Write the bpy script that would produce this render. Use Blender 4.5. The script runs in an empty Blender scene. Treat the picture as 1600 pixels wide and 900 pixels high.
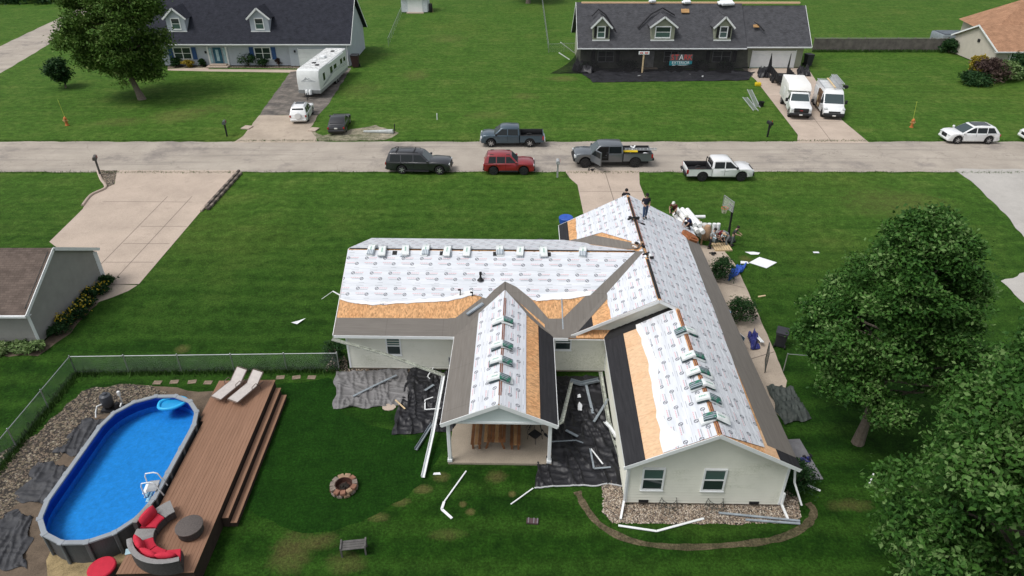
import bpy, math, random
import numpy as np
from mathutils import Matrix, Vector
R = math.radians
random.seed(7); rng = np.random.default_rng(7)
sc = bpy.context.scene
col = sc.collection

# ------------------------------------------------------------------ camera, sky, sun, exposure
cam_d = bpy.data.cameras.new('camera'); cam = bpy.data.objects.new('camera', cam_d); col.objects.link(cam)
cam_d.lens = 24.0; cam_d.sensor_width = 36.0; cam_d.clip_start = .5; cam_d.clip_end = 3000
cam.location = (0, 0, 23.0); cam.rotation_euler = (R(90 - 31.5), 0, 0)
sc.camera = cam
SUN_EL, SUN_AZ = 60, -112            # azimuth measured from +Y towards +X
wd = bpy.data.worlds.new('World'); sc.world = wd; wd.use_nodes = True
wn = wd.node_tree.nodes; wl = wd.node_tree.links
bg = wn['Background']; sky = wn.new('ShaderNodeTexSky'); sky.sky_type = 'NISHITA'; sky.sun_disc = False
sky.sun_elevation = R(SUN_EL); sky.sun_rotation = R(SUN_AZ); sky.air_density = 1.0; sky.dust_density = 3.0; sky.ozone_density = 1.0
hs = wn.new('ShaderNodeHueSaturation'); hs.inputs['Saturation'].default_value = .28
wl.new(sky.outputs[0], hs.inputs['Color']); wl.new(hs.outputs[0], bg.inputs[0]); bg.inputs[1].default_value = .14
sd = bpy.data.lights.new('sun', 'SUN'); sun = bpy.data.objects.new('sun', sd); col.objects.link(sun)
sd.energy = 1.5; sd.angle = R(20); sd.color = (1.0, .975, .94)
d = Vector((math.sin(R(SUN_AZ)) * math.cos(R(SUN_EL)), math.cos(R(SUN_AZ)) * math.cos(R(SUN_EL)), math.sin(R(SUN_EL))))
sun.rotation_euler = d.to_track_quat('Z', 'Y').to_euler(); sun.location = (0, 30, 60)
sc.view_settings.view_transform = 'Standard'; sc.view_settings.look = 'None'
sc.view_settings.exposure = 0.2; sc.view_settings.gamma = 1.0; sc.view_settings.use_curve_mapping = False
sc.cycles.max_bounces = 6; sc.cycles.transparent_max_bounces = 12; sc.cycles.use_denoising = True
sc.cycles.caustics_reflective = False; sc.cycles.caustics_refractive = False

# ------------------------------------------------------------------ mesh helpers
class MB:
    def __init__(s): s.v = []; s.f = []; s.mi = []; s.k = 0; s.M = None
    def add(s, vs, fs):
        o = len(s.v)
        if s.M is not None: vs = [tuple(s.M @ Vector(p)) for p in vs]
        s.v += [tuple(p) for p in vs]; s.f += [tuple(o + i for i in f) for f in fs]; s.mi += [s.k] * len(fs); return s
    def box(s, x0, x1, y0, y1, z0, z1):
        return s.add([(x0,y0,z0),(x1,y0,z0),(x1,y1,z0),(x0,y1,z0),(x0,y0,z1),(x1,y0,z1),(x1,y1,z1),(x0,y1,z1)],
                     [(3,2,1,0),(4,5,6,7),(0,1,5,4),(1,2,6,5),(2,3,7,6),(3,0,4,7)])
    def rbox(s, x0, x1, y0, y1, z0, z1, b=.02):
        b = min(b, (x1-x0)*.45, (y1-y0)*.45, (z1-z0)*.45)
        def ring(i, z): return [(x0+i,y0+b,z),(x0+b,y0+i,z),(x1-b,y0+i,z),(x1-i,y0+b,z),(x1-i,y1-b,z),(x1-b,y1-i,z),(x0+b,y1-i,z),(x0+i,y1-b,z)]
        return s.loft([ring(b*.6, z0), ring(0, z0+b), ring(0, z1-b), ring(b*.6, z1)], True, True)
    def loft(s, rings, cap0=True, cap1=True, closed=True):
        n = len(rings[0]); vs = [p for r in rings for p in r]; fs = []
        for k in range(len(rings)-1):
            for i in range(n if closed else n-1):
                j = (i+1) % n; fs.append((k*n+i, k*n+j, (k+1)*n+j, (k+1)*n+i))
        if cap0: fs.append(tuple(range(n-1, -1, -1)))
        if cap1: fs.append(tuple((len(rings)-1)*n+i for i in range(n)))
        return s.add(vs, fs)
    def cyl(s, p0, p1, r0, r1=None, n=10, caps=True):
        r1 = r0 if r1 is None else r1
        p0, p1 = Vector(p0), Vector(p1); d = p1-p0
        if d.length < 1e-6: return s
        d.normalize(); a = d.orthogonal().normalized(); b = d.cross(a)
        rg = lambda p, r: [tuple(p + a*(r*math.cos(2*math.pi*i/n)) + b*(r*math.sin(2*math.pi*i/n))) for i in range(n)]
        return s.loft([rg(p0, r0), rg(p1, r1)], caps, caps)
    def tube(s, pts, r, n=6, rs=None):
        pts = [Vector(p) for p in pts]; rings = []; a = None
        for i, p in enumerate(pts):
            d = (pts[min(i+1, len(pts)-1)] - pts[max(i-1, 0)]).normalized()
            a = d.orthogonal() if a is None else (a - d*a.dot(d))
            if a.length < 1e-5: a = d.orthogonal()
            a = a.normalized(); b = d.cross(a); q = rs[i] if rs else r
            rings.append([tuple(p + a*(q*math.cos(2*math.pi*k/n)) + b*(q*math.sin(2*math.pi*k/n))) for k in range(n)])
        return s.loft(rings, True, True)
    def bar(s, p0, p1, w, h, up=(0,0,1)):
        p0, p1 = Vector(p0), Vector(p1); d = (p1-p0).normalized(); u = Vector(up); sd_ = d.cross(u)
        if sd_.length < 1e-4: sd_ = d.orthogonal()
        sd_.normalize(); u = sd_.cross(d).normalized()
        rg = lambda p: [tuple(p+sd_*w/2*a+u*h/2*b) for a, b in ((-1,-1),(1,-1),(1,1),(-1,1))]
        return s.loft([rg(p0), rg(p1)])
    def lathe(s, prof, c=(0,0,0), n=16, axis='Z'):
        rings = []
        for r, z in prof:
            rg = []
            for i in range(n):
                a = 2*math.pi*i/n; x, y = r*math.cos(a), r*math.sin(a)
                p = (x, y, z) if axis == 'Z' else ((x, z, -y) if axis == 'Y' else (z, x, y))
                rg.append((c[0]+p[0], c[1]+p[1], c[2]+p[2]))
            rings.append(rg)
        return s.loft(rings, True, True)
    def prism(s, poly, z0, z1):
        return s.loft([[(x,y,z0) for x,y in poly], [(x,y,z1) for x,y in poly]])
    def slab(s, pts, t, n=None):
        """closed outline of 3D points, thickened by t along -normal"""
        P = [Vector(p) for p in pts]
        if n is None:
            n = Vector((0,0,0))
            for i in range(len(P)):
                a, b = P[i], P[(i+1) % len(P)]
                n += Vector(((a.y-b.y)*(a.z+b.z), (a.z-b.z)*(a.x+b.x), (a.x-b.x)*(a.y+b.y)))
            n.normalize()
        else: n = Vector(n)
        return s.loft([[tuple(p-n*t) for p in P], [tuple(p) for p in P]])
    def build(s, name, mats, parent=None, smooth=False, uv=None):
        me = bpy.data.meshes.new(name); me.from_pydata(s.v, [], s.f)
        mats = mats if isinstance(mats, (list, tuple)) else [mats]
        for m in mats: me.materials.append(m)
        if any(s.mi): me.polygons.foreach_set('material_index', s.mi)
        if uv:
            ua, va, o = Vector(uv[0]), Vector(uv[1]), Vector(uv[2]); l = me.uv_layers.new(name='UVMap')
            for lp in me.loops:
                q = Vector(s.v[lp.vertex_index]) - o; l.data[lp.index].uv = (q.dot(ua), q.dot(va))
        if smooth:
            me.polygons.foreach_set('use_smooth', [True]*len(me.polygons))
            if smooth != 2: me.set_sharp_from_angle(angle=R(38))
        me.update()
        o = bpy.data.objects.new(name, me); col.objects.link(o)
        if parent is not None: o.parent = parent
        return o

def tag(o, label=None, cat=None, group=None, kind=None):
    if label: o['label'] = label
    if cat: o['category'] = cat
    if group: o['group'] = group
    if kind: o['kind'] = kind
    return o
def thing(name, label, cat, loc=(0,0,0), rz=0, group=None):
    o = bpy.data.objects.new(name, None); col.objects.link(o); o.empty_display_size = .3
    o.location = (loc[0], loc[1], loc[-1] if len(loc) > 2 else 0); o.rotation_euler = (0, 0, rz)
    return tag(o, label, cat, group)
def copy_tree(o, parent=None):
    c = o.copy(); col.objects.link(c)
    if parent is not None: c.parent = parent
    for ch in list(o.children): copy_tree(ch, c)
    return c
def struct(o): o['kind'] = 'structure'; return o
def lerp(a, b, t): return tuple(x + (y-x)*t for x, y in zip(a, b))

# ------------------------------------------------------------------ material helpers
class NT:
    def __init__(s, m): s.t = m.node_tree; s.n = s.t.nodes; s.l = s.t.links
    def put(s, sock, v):
        if hasattr(v, 'is_output') or isinstance(v, bpy.types.NodeSocket): s.l.new(v, sock)
        else: sock.default_value = v
    def m(s, op, a, b=0., c=None):
        n = s.n.new('ShaderNodeMath'); n.operation = op; s.put(n.inputs[0], a); s.put(n.inputs[1], b)
        if c is not None: s.put(n.inputs[2], c)
        return n.outputs[0]
    def noise(s, vec, scale, detail=3., rough=.6):
        n = s.n.new('ShaderNodeTexNoise'); n.inputs['Scale'].default_value = scale; n.inputs['Detail'].default_value = detail
        n.inputs['Roughness'].default_value = rough
        if vec is not None: s.l.new(vec, n.inputs['Vector'])
        return n.outputs[0]
    def ramp(s, f, stops):
        n = s.n.new('ShaderNodeValToRGB'); e = n.color_ramp.elements
        while len(e) < len(stops): e.new(.5)
        for i, (p, c) in enumerate(stops):
            e[i].position = p; e[i].color = (*c, 1) if not isinstance(c, float) else (c, c, c, 1)
        s.put(n.inputs[0], f); return n.outputs[0]
    def mix(s, f, a, b, mode='MIX'):
        n = s.n.new('ShaderNodeMix'); n.data_type = 'RGBA'; n.blend_type = mode
        s.put(n.inputs[0], f)
        for k, v in ((6, a), (7, b)):
            s.put(n.inputs[k], (*v, 1) if isinstance(v, tuple) and len(v) == 3 else v)
        return n.outputs[2]
    def step(s, x, lo, hi):            # soft threshold lo..hi -> 0..1
        n = s.n.new('ShaderNodeMapRange'); n.clamp = True; s.put(n.inputs[0], x)
        n.inputs[1].default_value = lo; n.inputs[2].default_value = hi; return n.outputs[0]
    def bump(s, h, strength=.4, dist=.02):
        n = s.n.new('ShaderNodeBump'); n.inputs['Strength'].default_value = strength; n.inputs['Distance'].default_value = dist
        s.l.new(h, n.inputs['Height']); s.l.new(n.outputs[0], s.bsdf.inputs['Normal']); return n
    @property
    def bsdf(s): return s.n['Principled BSDF']
    def coord(s, kind='Object'):
        return s.n.new('ShaderNodeTexCoord').outputs[kind]
    def mapping(s, vec, scale=(1,1,1), rot=(0,0,0), loc=(0,0,0)):
        n = s.n.new('ShaderNodeMapping'); n.inputs['Scale'].default_value = scale; n.inputs['Rotation'].default_value = rot
        n.inputs['Location'].default_value = loc; s.l.new(vec, n.inputs['Vector']); return n.outputs[0]
    def xyz(s, vec):
        n = s.n.new('ShaderNodeSeparateXYZ'); s.l.new(vec, n.inputs[0]); return n.outputs
MATS = {}
def newmat(name, rough=.7, spec=.3):
    m = bpy.data.materials.new(name); m.use_nodes = True; t = NT(m)
    t.bsdf.inputs['Roughness'].default_value = rough; t.bsdf.inputs['Specular IOR Level'].default_value = spec
    MATS[name] = m; return m, t
def mat(name, c, rough=.7, var=.15, scale=3., bump=0., spec=.3, metal=0., coat=0., fine=40., space='Object'):
    """base colour with two-scale mottling"""
    if name in MATS: return MATS[name]
    m, t = newmat(name, rough, spec); v = t.coord(space)
    f = t.m('ADD', t.m('MULTIPLY', t.noise(v, scale, 4), .6), t.m('MULTIPLY', t.noise(v, fine, 2), .4))
    lo = tuple(max(0, x*(1-var*1.6)) for x in c); hi = tuple(min(1, x*(1+var*1.6)) for x in c)
    t.l.new(t.ramp(f, [(.3, lo), (.7, hi)]), t.bsdf.inputs['Base Color'])
    t.bsdf.inputs['Metallic'].default_value = metal; t.bsdf.inputs['Coat Weight'].default_value = coat
    t.bsdf.inputs['Coat Roughness'].default_value = .06
    if bump: t.bump(f, bump, .01)
    return m
def paint(name, c, metal=0., rough=.35): return mat(name, c, rough, .05, 1.5, coat=.7, metal=metal, spec=.5)
def strip_mat(name, c, rough, ax, period, var=.2, line=.5, lw=.08, bump=.3, scale=2.):
    """surface with thin lines every `period` along axis ax (courses, boards)"""
    m, t = newmat(name, rough); v = t.coord('Object'); x = t.xyz(v)[ax]
    fr = t.m('FRACT', t.m('DIVIDE', x, period)); ln = t.step(fr, lw, 0.)
    f = t.m('ADD', t.m('MULTIPLY', t.noise(v, scale, 4), .6), t.m('MULTIPLY', t.noise(v, 30, 2), .4))
    lo = tuple(k*(1-var) for k in c); hi = tuple(min(1, k*(1+var)) for k in c)
    base = t.ramp(f, [(.3, lo), (.7, hi)])
    t.l.new(t.mix(t.m('MULTIPLY', ln, line), base, tuple(k*.35 for k in c)), t.bsdf.inputs['Base Color'])
    t.bump(t.m('SUBTRACT', t.m('MULTIPLY', f, .3), ln), bump, .01); return m
def shingle_mat(name, c, var=.35, rz=0.):
    m, t = newmat(name, .9, .15); v = t.coord('UV')
    b = t.n.new('ShaderNodeTexBrick'); b.offset = .5; b.inputs['Scale'].default_value = 1.
    b.inputs['Brick Width'].default_value = .33; b.inputs['Row Height'].default_value = .145
    b.inputs['Mortar Size'].default_value = .012; b.inputs['Mortar Smooth'].default_value = .3
    b.inputs['Color1'].default_value = (*[k*(1-var) for k in c], 1); b.inputs['Color2'].default_value = (*[k*(1+var) for k in c], 1)
    b.inputs['Mortar'].default_value = (*[k*.35 for k in c], 1); t.l.new(v, b.inputs['Vector'])
    n1 = t.noise(v, 1.3, 3); n2 = t.noise(v, 60, 2)
    c1 = t.mix(.5, b.outputs['Color'], t.ramp(n1, [(.3, tuple(k*.6 for k in c)), (.7, tuple(k*1.4 for k in c))]))
    t.l.new(t.mix(t.step(n2, .55, .75), c1, tuple(min(1, k*1.9+.01) for k in c)), t.bsdf.inputs['Base Color'])
    t.bump(b.outputs['Fac'], -.5, .02); return m

# grass: mottled green, several scales, mower streaks, thin dry spots where the turf is worn
def grass_mat(name, c1, c2, dry=(.17,.135,.055), spots=(), zone=True, amp=1.):
    m, t = newmat(name, .95, .1); v = t.coord('Object'); xyz = t.xyz(v)
    big = t.noise(v, .05, 3, .6); n2 = t.noise(v, .28, 5, .65); n3 = t.noise(v, 1.5, 6, .75); n4 = t.noise(v, 9., 4, .8)
    st = t.noise(t.mapping(v, (.10, 1.2, 1.), (0,0,.22)), 1., 3, .6)
    f = t.m('ADD', t.m('MULTIPLY', n2, .45), t.m('ADD', t.m('MULTIPLY', n3, .3), t.m('MULTIPLY', st, .25)))
    a = t.ramp(f, [(.36, c1), (.52, lerp(c1, c2, .6)), (.66, c2)])
    if zone:                       # near lawn painted darker for shade among blades seen from above; far lawns yellower
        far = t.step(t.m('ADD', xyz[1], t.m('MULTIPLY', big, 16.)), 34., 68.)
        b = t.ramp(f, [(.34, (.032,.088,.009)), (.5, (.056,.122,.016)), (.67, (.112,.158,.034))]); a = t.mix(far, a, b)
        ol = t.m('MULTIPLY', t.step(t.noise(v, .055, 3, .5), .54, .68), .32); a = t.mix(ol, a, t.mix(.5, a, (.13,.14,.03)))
    wob = t.m('MULTIPLY', n2, 5.); sn = t.m('SINE', t.m('ADD', t.m('MULTIPLY', xyz[1], 3.3), wob)); a = t.mix(t.m('MULTIPLY', t.step(sn, -.2, .9), .22 if zone else 0.), a, (.06,.135,.018))
    for x, y, rx, ry, k in spots:
        d_ = t.m('ADD', t.m('POWER', t.m('DIVIDE', t.m('SUBTRACT', xyz[0], x), rx), 2.), t.m('POWER', t.m('DIVIDE', t.m('SUBTRACT', xyz[1], y), ry), 2.))
        a = t.mix(t.m('MULTIPLY', t.step(t.m('ADD', d_, t.m('MULTIPLY', n3, 2.6)), 2.3, 1.1), k), a, dry)
    sp = t.ramp(n4, [(.3, .42), (.5, .95), (.7, 1.7)]); s3 = t.ramp(n3, [(.3, 1-.36*amp), (.7, 1+.36*amp)])
    t.l.new(t.mix(1., t.mix(1., a, sp, 'MULTIPLY'), s3, 'MULTIPLY'), t.bsdf.inputs['Base Color'])
    t.bump(t.m('ADD', n3, n4), .8, .06); return m

# ------------------------------------------------------------------ shared materials
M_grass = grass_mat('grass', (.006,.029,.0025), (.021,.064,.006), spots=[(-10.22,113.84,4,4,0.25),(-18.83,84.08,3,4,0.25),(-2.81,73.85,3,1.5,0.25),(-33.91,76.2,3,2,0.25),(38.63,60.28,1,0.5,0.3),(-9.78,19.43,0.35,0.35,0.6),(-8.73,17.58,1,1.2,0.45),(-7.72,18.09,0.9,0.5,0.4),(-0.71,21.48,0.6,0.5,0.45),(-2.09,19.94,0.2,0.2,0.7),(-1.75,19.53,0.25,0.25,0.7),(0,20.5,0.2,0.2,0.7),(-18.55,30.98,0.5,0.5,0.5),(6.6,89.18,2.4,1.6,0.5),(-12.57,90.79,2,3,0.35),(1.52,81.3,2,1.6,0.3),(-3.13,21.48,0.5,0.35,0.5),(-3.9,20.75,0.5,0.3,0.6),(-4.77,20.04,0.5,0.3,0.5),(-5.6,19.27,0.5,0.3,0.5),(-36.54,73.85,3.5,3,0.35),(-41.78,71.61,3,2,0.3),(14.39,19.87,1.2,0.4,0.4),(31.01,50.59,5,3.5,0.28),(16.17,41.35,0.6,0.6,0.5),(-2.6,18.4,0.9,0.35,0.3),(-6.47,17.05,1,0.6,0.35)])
M_sod = grass_mat('sod', (.006,.030,.0025), (.013,.052,.0045), zone=False, amp=.6)
M_weed = grass_mat('weed_turf', (.05,.085,.025), (.09,.11,.04), zone=False)
M_soil = mat('soil', (.13,.098,.07), .95, .3, 1.5, bump=.6, fine=18)
M_straw = mat('straw', (.30,.23,.12), .95, .35, 2., bump=.6, fine=25)
M_white = mat('white_metal', (.80,.82,.82), .45, .06, 2.)
M_vinyl = mat('white_trim', (.80,.82,.82), .55, .05, 1.2)
M_glass, t = newmat('window_glass', .06, .6); t.bsdf.inputs['Base Color'].default_value = (.025,.04,.04,1)
M_glassg, t = newmat('window_glass_green', .08, .6); t.bsdf.inputs['Base Color'].default_value = (.07,.12,.11,1)
M_black = mat('black_plastic', (.018,.018,.020), .55, .3, 6.)
M_rubber = mat('rubber', (.02,.02,.021), .85, .3, 6.)
M_steel = mat('galvanised_steel', (.42,.44,.45), .4, .15, 3., metal=.7)
M_alu = mat('aluminium', (.62,.64,.66), .4, .12, 3., metal=.5)
M_galv = mat('grey_gutter_metal', (.30,.34,.37), .5, .25, 2., metal=.2)
M_wood = mat('weathered_wood', (.33,.22,.13), .8, .3, 3., bump=.2)
M_pine = mat('pine_timber', (.62,.47,.28), .8, .2, 4.)
M_skin = mat('skin', (.42,.26,.19), .6, .08, 8.)
def conc_mat(name, c, var=.12, stain=.35):
    m, t = newmat(name, .9, .2); v = t.coord('Object')
    a = t.ramp(t.noise(v, .35, 5, .65), [(.3, tuple(k*(1-var) for k in c)), (.7, tuple(k*(1+var) for k in c))])
    st = t.m('MULTIPLY', t.step(t.noise(v, .9, 6, .7), .56, .75), stain)
    a = t.mix(st, a, tuple(k*.45 for k in c)); f = t.noise(v, 22, 3, .7)
    t.l.new(t.mix(1., a, t.ramp(f, [(.3, .82), (.7, 1.15)]), 'MULTIPLY'), t.bsdf.inputs['Base Color']); t.bump(f, .3, .01); return m
M_conc = conc_mat('concrete', (.47,.385,.315))
M_conc2 = conc_mat('old_concrete', (.42,.35,.28), .2, .5)
M_patio = conc_mat('patio_concrete', (.33,.28,.22), .2, .5)
# chip-sealed road: pale aggregate, dark worn patches and wheel streaks along X
M_road, t = newmat('chip_seal', .95, .15); v = t.coord('Object'); vs = t.mapping(v, (.06, 1., 1.))
a = t.ramp(t.noise(v, .25, 5, .65), [(.3, (.34,.30,.255)), (.7, (.45,.40,.34))])
st = t.m('MULTIPLY', t.step(t.noise(vs, 1.1, 5, .7), .5, .72), .55)
a = t.mix(st, a, (.17,.155,.145))
pt = t.m('MULTIPLY', t.step(t.noise(v, .13, 6, .75), .53, .63), .6); a = t.mix(pt, a, (.19,.17,.16))
ck = t.n.new('ShaderNodeTexVoronoi'); ck.feature = 'DISTANCE_TO_EDGE'; ck.inputs['Scale'].default_value = .16
wv = t.n.new('ShaderNodeVectorMath'); wv.operation = 'ADD'; t.l.new(v, wv.inputs[0])
nz = t.n.new('ShaderNodeTexNoise'); nz.inputs['Scale'].default_value = .8; t.l.new(v, nz.inputs['Vector'])
sc2 = t.n.new('ShaderNodeVectorMath'); sc2.operation = 'SCALE'; sc2.inputs['Scale'].default_value = 1.6
t.l.new(nz.outputs['Color'], sc2.inputs[0]); t.l.new(sc2.outputs[0], wv.inputs[1]); t.l.new(wv.outputs[0], ck.inputs['Vector'])
a = t.mix(t.m('MULTIPLY', t.step(ck.outputs[0], .005, .002), .28), a, (.10,.09,.08)); f = t.noise(v, 30, 3, .8)
t.l.new(t.mix(1., a, t.ramp(f, [(.3, .75), (.7, 1.2)]), 'MULTIPLY'), t.bsdf.inputs['Base Color']); t.bump(f, .4, .01)
M_asph, t = newmat('old_asphalt', .95, .15); v = t.coord('Object')
a = t.ramp(t.noise(v, .7, 6, .7), [(.3, (.075,.07,.068)), (.5, (.15,.135,.12)), (.68, (.27,.235,.205))]); f = t.noise(v, 25, 3)
t.l.new(t.mix(1., a, t.ramp(f, [(.3, .75), (.7, 1.2)]), 'MULTIPLY'), t.bsdf.inputs['Base Color'])
def gravel_mat(name, cols, scale=14.):
    m, t = newmat(name, .95, .2); v = t.coord('Object'); vo = t.n.new('ShaderNodeTexVoronoi'); vo.inputs['Scale'].default_value = scale
    t.l.new(v, vo.inputs['Vector']); r = t.xyz(vo.outputs['Color'])[0]; n = t.noise(v, .8, 4)
    a = t.ramp(r, [(i/(len(cols)-1), c) for i, c in enumerate(cols)]); a = t.mix(t.step(vo.outputs['Distance'], .35, .6), a, (.04,.035,.03))
    a = t.mix(t.m('MULTIPLY', t.step(n, .5, .7), .35), a, (.10,.085,.06))
    t.l.new(a, t.bsdf.inputs['Base Color']); t.bump(vo.outputs['Distance'], -.8, .03); return m
M_gravel = gravel_mat('river_gravel', [(.16,.125,.09), (.40,.33,.25), (.27,.2,.14), (.52,.46,.38)], 11)
M_gravel2 = gravel_mat('pool_gravel', [(.08,.07,.045), (.22,.18,.13), (.13,.11,.07), (.33,.29,.22)], 8)
M_gravel3 = conc_mat('pale_gravel', (.43,.41,.38), .1, .25)
M_patchy = grass_mat('patchy_gravel', (.05,.08,.025), (.42,.36,.28), zone=False)
M_worn = grass_mat('worn_path', (.05,.055,.025), (.15,.115,.075), zone=False)

# ------------------------------------------------------------------ ground, roads, drives; many coordinates in this script were baked from image pixels
def organic(poly, step=1., amp=.12, seed=1):
    r = random.Random(seed); out = []
    for i in range(len(poly)):
        a, b = poly[i], poly[(i+1) % len(poly)]; L = math.dist(a, b); n = max(1, int(L/step))
        nx, ny = -(b[1]-a[1])/max(L,1e-6), (b[0]-a[0])/max(L,1e-6)
        for k in range(n):
            o = r.uniform(-amp, amp); q = k/n
            out.append((a[0]+(b[0]-a[0])*q+nx*o, a[1]+(b[1]-a[1])*q+ny*o))
    return out
def sheet(name, poly, z, m, jit=0., step=1., seed=1):
    if jit: poly = organic(poly, step, jit, seed)
    mb = MB(); A = sum(p[0]*q[1]-q[0]*p[1] for p, q in zip(poly, poly[1:]+poly[:1]))
    if A < 0: poly = poly[::-1]
    mb.add([(x, y, z) for x, y in poly], [tuple(range(len(poly)))]); return struct(mb.build(name, m))
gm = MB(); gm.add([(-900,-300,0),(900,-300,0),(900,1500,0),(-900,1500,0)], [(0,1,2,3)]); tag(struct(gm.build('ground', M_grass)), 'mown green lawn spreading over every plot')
sheet('road', [(-260,57.35),(260,57.35),(260,65.3),(-260,65.3)], .010, M_road, .13, .9, 3)
sheet('side_street', [(-122,66),(-67.68, 91.77),(-73.35, 118.36),(-80,175),(-88,185),(-84.82, 146),(-78.23, 108.28),(-140,70)], .006, M_road, .1, 2., 5)
sheet('driveway', [(4.7,57.7),(5.05,55.9),(5.6,54.4),(5.6,41),(10.95,41),(10.95,54.6),(11.4,57.7)], .016, M_conc)
sheet('driveway', [(-35.42, 57.75),(-24.63, 57.75),(-24.55, 49.26),(-24.27, 38.01),(-26.44, 38.01),(-33.52, 43.92),(-34.1, 49.49),(-34.92, 52.11),(-34.41, 53.71),(-34.06, 54.54)], .016, M_conc)
sheet('driveway_pad', [(-26.42, 37.97),(-24.28, 37.85),(-24.57, 37.14),(-25.21, 36.37),(-25.99, 35.63),(-27.1, 37.14)], .012, M_conc2, .05, .6)
sheet('driveway', [(-29.55, 92.78),(-21.85, 94.85),(-21.06, 77.42),(-21.29, 73.85),(-27.76, 73.85)], .014, M_asph, .08, .8)
sheet('driveway_apron', [(-27.74, 73.78),(-21.28, 73.78),(-20.95, 68.87),(-19.82, 66.69),(-19.27, 64.99),(-27.55, 64.99),(-27.24, 66.88)], .018, M_conc2, .05, .8)
sheet('driveway', [(31.24, 94.5),(31.25, 88.55),(29.06, 67.27),(28.09, 64.89),(35.28, 64.89),(35.52, 72.05),(40.22, 94.85)], .014, M_conc)
sheet('gravel_lane', [(39.78, 58.06),(80,57.6),(80,38),(37.47, 44.53),(38.55, 48.55),(39.6, 54.26)], .014, M_gravel3, .12, .8)
sheet('walkway', [(12.2,28),(13.2,25.4),(14.49, 28.16),(14.77, 31.78),(15.08, 36.91),(15.24, 40.72),(14.95, 42.94),(12.1,44)], .014, M_conc2, .02, .6)
sheet('pool_ground', [(-22.15, 27.28),(-19.97, 27.9),(-15.54, 27.28),(-14.54, 25.91),(-13.44, 19.53),(-14.6, 16.35),(-20.43, 16.35),(-23.51, 20.93),(-22.33, 23.67)], .006, M_soil, .12, .6)
sheet('pool_gravel', [(-22.27, 27.38),(-20.02, 28),(-17.79, 27.28),(-17.96, 26.78),(-20.53, 25.44),(-20.58, 23.67),(-21.04, 21.48),(-21.09, 19.53),(-21.81, 17.64),(-24.58, 21.67),(-22.74, 24.1)], .012, M_gravel2, .14, .5, 8)
sheet('straw_ground', [(-18.26, 17.64),(-16.36, 17.4),(-15, 18),(-14.44, 17.49),(-14.69, 16.35),(-17.76, 16.35)], .011, M_straw, .12, .4, 9)
sheet('gravel_bed', [(3.95, 21.22),(4.89, 21.48),(4.84, 19.94),(11.37, 19.94),(11.97, 20.75),(12.23, 20.22),(12.05, 19.27),(11.48, 18.94),(4.17, 18.94),(3.82, 19.53)], .008, M_gravel, .1, .4, 4)
sheet('gravel_bed', [(-10.08, 28.97),(-9.94, 30.33),(-9.24, 30.39),(-8.78, 28.97)], .008, M_gravel, .08, .4, 6)
sheet('gravel_bed', [(-8.91, 28.81),(-5.49, 28.81),(-5.53, 29.19),(-8.99, 29.19)], .006, M_gravel, .03, .4, 6)
def ribbon(name, pts, w, z, m, seed=1):
    r = random.Random(seed); L, Rr = [], []
    for i, p in enumerate(pts):
        a, b = pts[max(i-1,0)], pts[min(i+1,len(pts)-1)]; d = Vector((b[0]-a[0], b[1]-a[1])).normalized(); ww = w*(.5+r.uniform(-.12,.12))
        L.append((p[0]-d.y*ww, p[1]+d.x*ww)); Rr.append((p[0]+d.y*ww, p[1]-d.x*ww))
    return sheet(name, L + Rr[::-1], z, m)
def smooth_pts(pts, n=6):
    out = []
    for i in range(len(pts)-1):
        p0, p1, p2, p3 = pts[max(i-1,0)], pts[i], pts[i+1], pts[min(i+2,len(pts)-1)]
        for k in range(n):
            t_ = k/n; out.append(tuple(.5*((2*b)+(-a+c)*t_+(2*a-5*b+4*c-d_)*t_*t_+(-a+3*b-3*c+d_)*t_**3) for a, b, c, d_ in zip(p0,p1,p2,p3)))
    return out + [tuple(pts[-1])]
sod_ = smooth_pts([(-12.18, 27.9),(-10.78, 28.06),(-9.49, 28.32),(-8.92, 26.63),(-8.23, 25.53),(-5.78, 24.36),(-4.53, 23.67),(-3.28, 23.17),(-3.58, 22.05),(-4.07, 21),(-5.03, 19.94),(-6.35, 19.04),(-7.81, 18.49),(-9.17, 18.68),(-10.55, 19.33),(-11.21, 19.7)], 4)
sheet('yard_sod', [q[:2] for q in sod_], .005, M_sod, .07, .35)
ribbon('worn_path', smooth_pts([(2.83, 20.64),(3.11, 19.77),(3.68, 18.81),(4.88, 18.06),(6.62, 17.79),(8.69, 17.88),(10.7, 18.18),(12.04, 18.81),(12.68, 19.53),(12.59, 20.01)]), .30, .007, M_worn, 2)
sheet('driveway_gravel', [(-20.95, 68.87),(-19.14, 67.08),(-16.03, 69.49),(-14.5, 70.33),(-11.46, 67.87),(-12.76, 65.74),(-19, 65.17)], .008, M_patchy, .22, .7, 3)
sheet('gravel_patch', [(32.09, 38.33),(34.4, 39.58),(34.39, 37.14),(31.92, 35.7)], .012, M_gravel3, .1, .5, 2)
sheet('rock_bed', [(-37.2, 57.75),(-35.42, 57.75),(-34.06, 54.54),(-34.41, 53.71),(-35.79, 55.67)], .012, M_gravel, .08, .4, 2)

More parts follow.
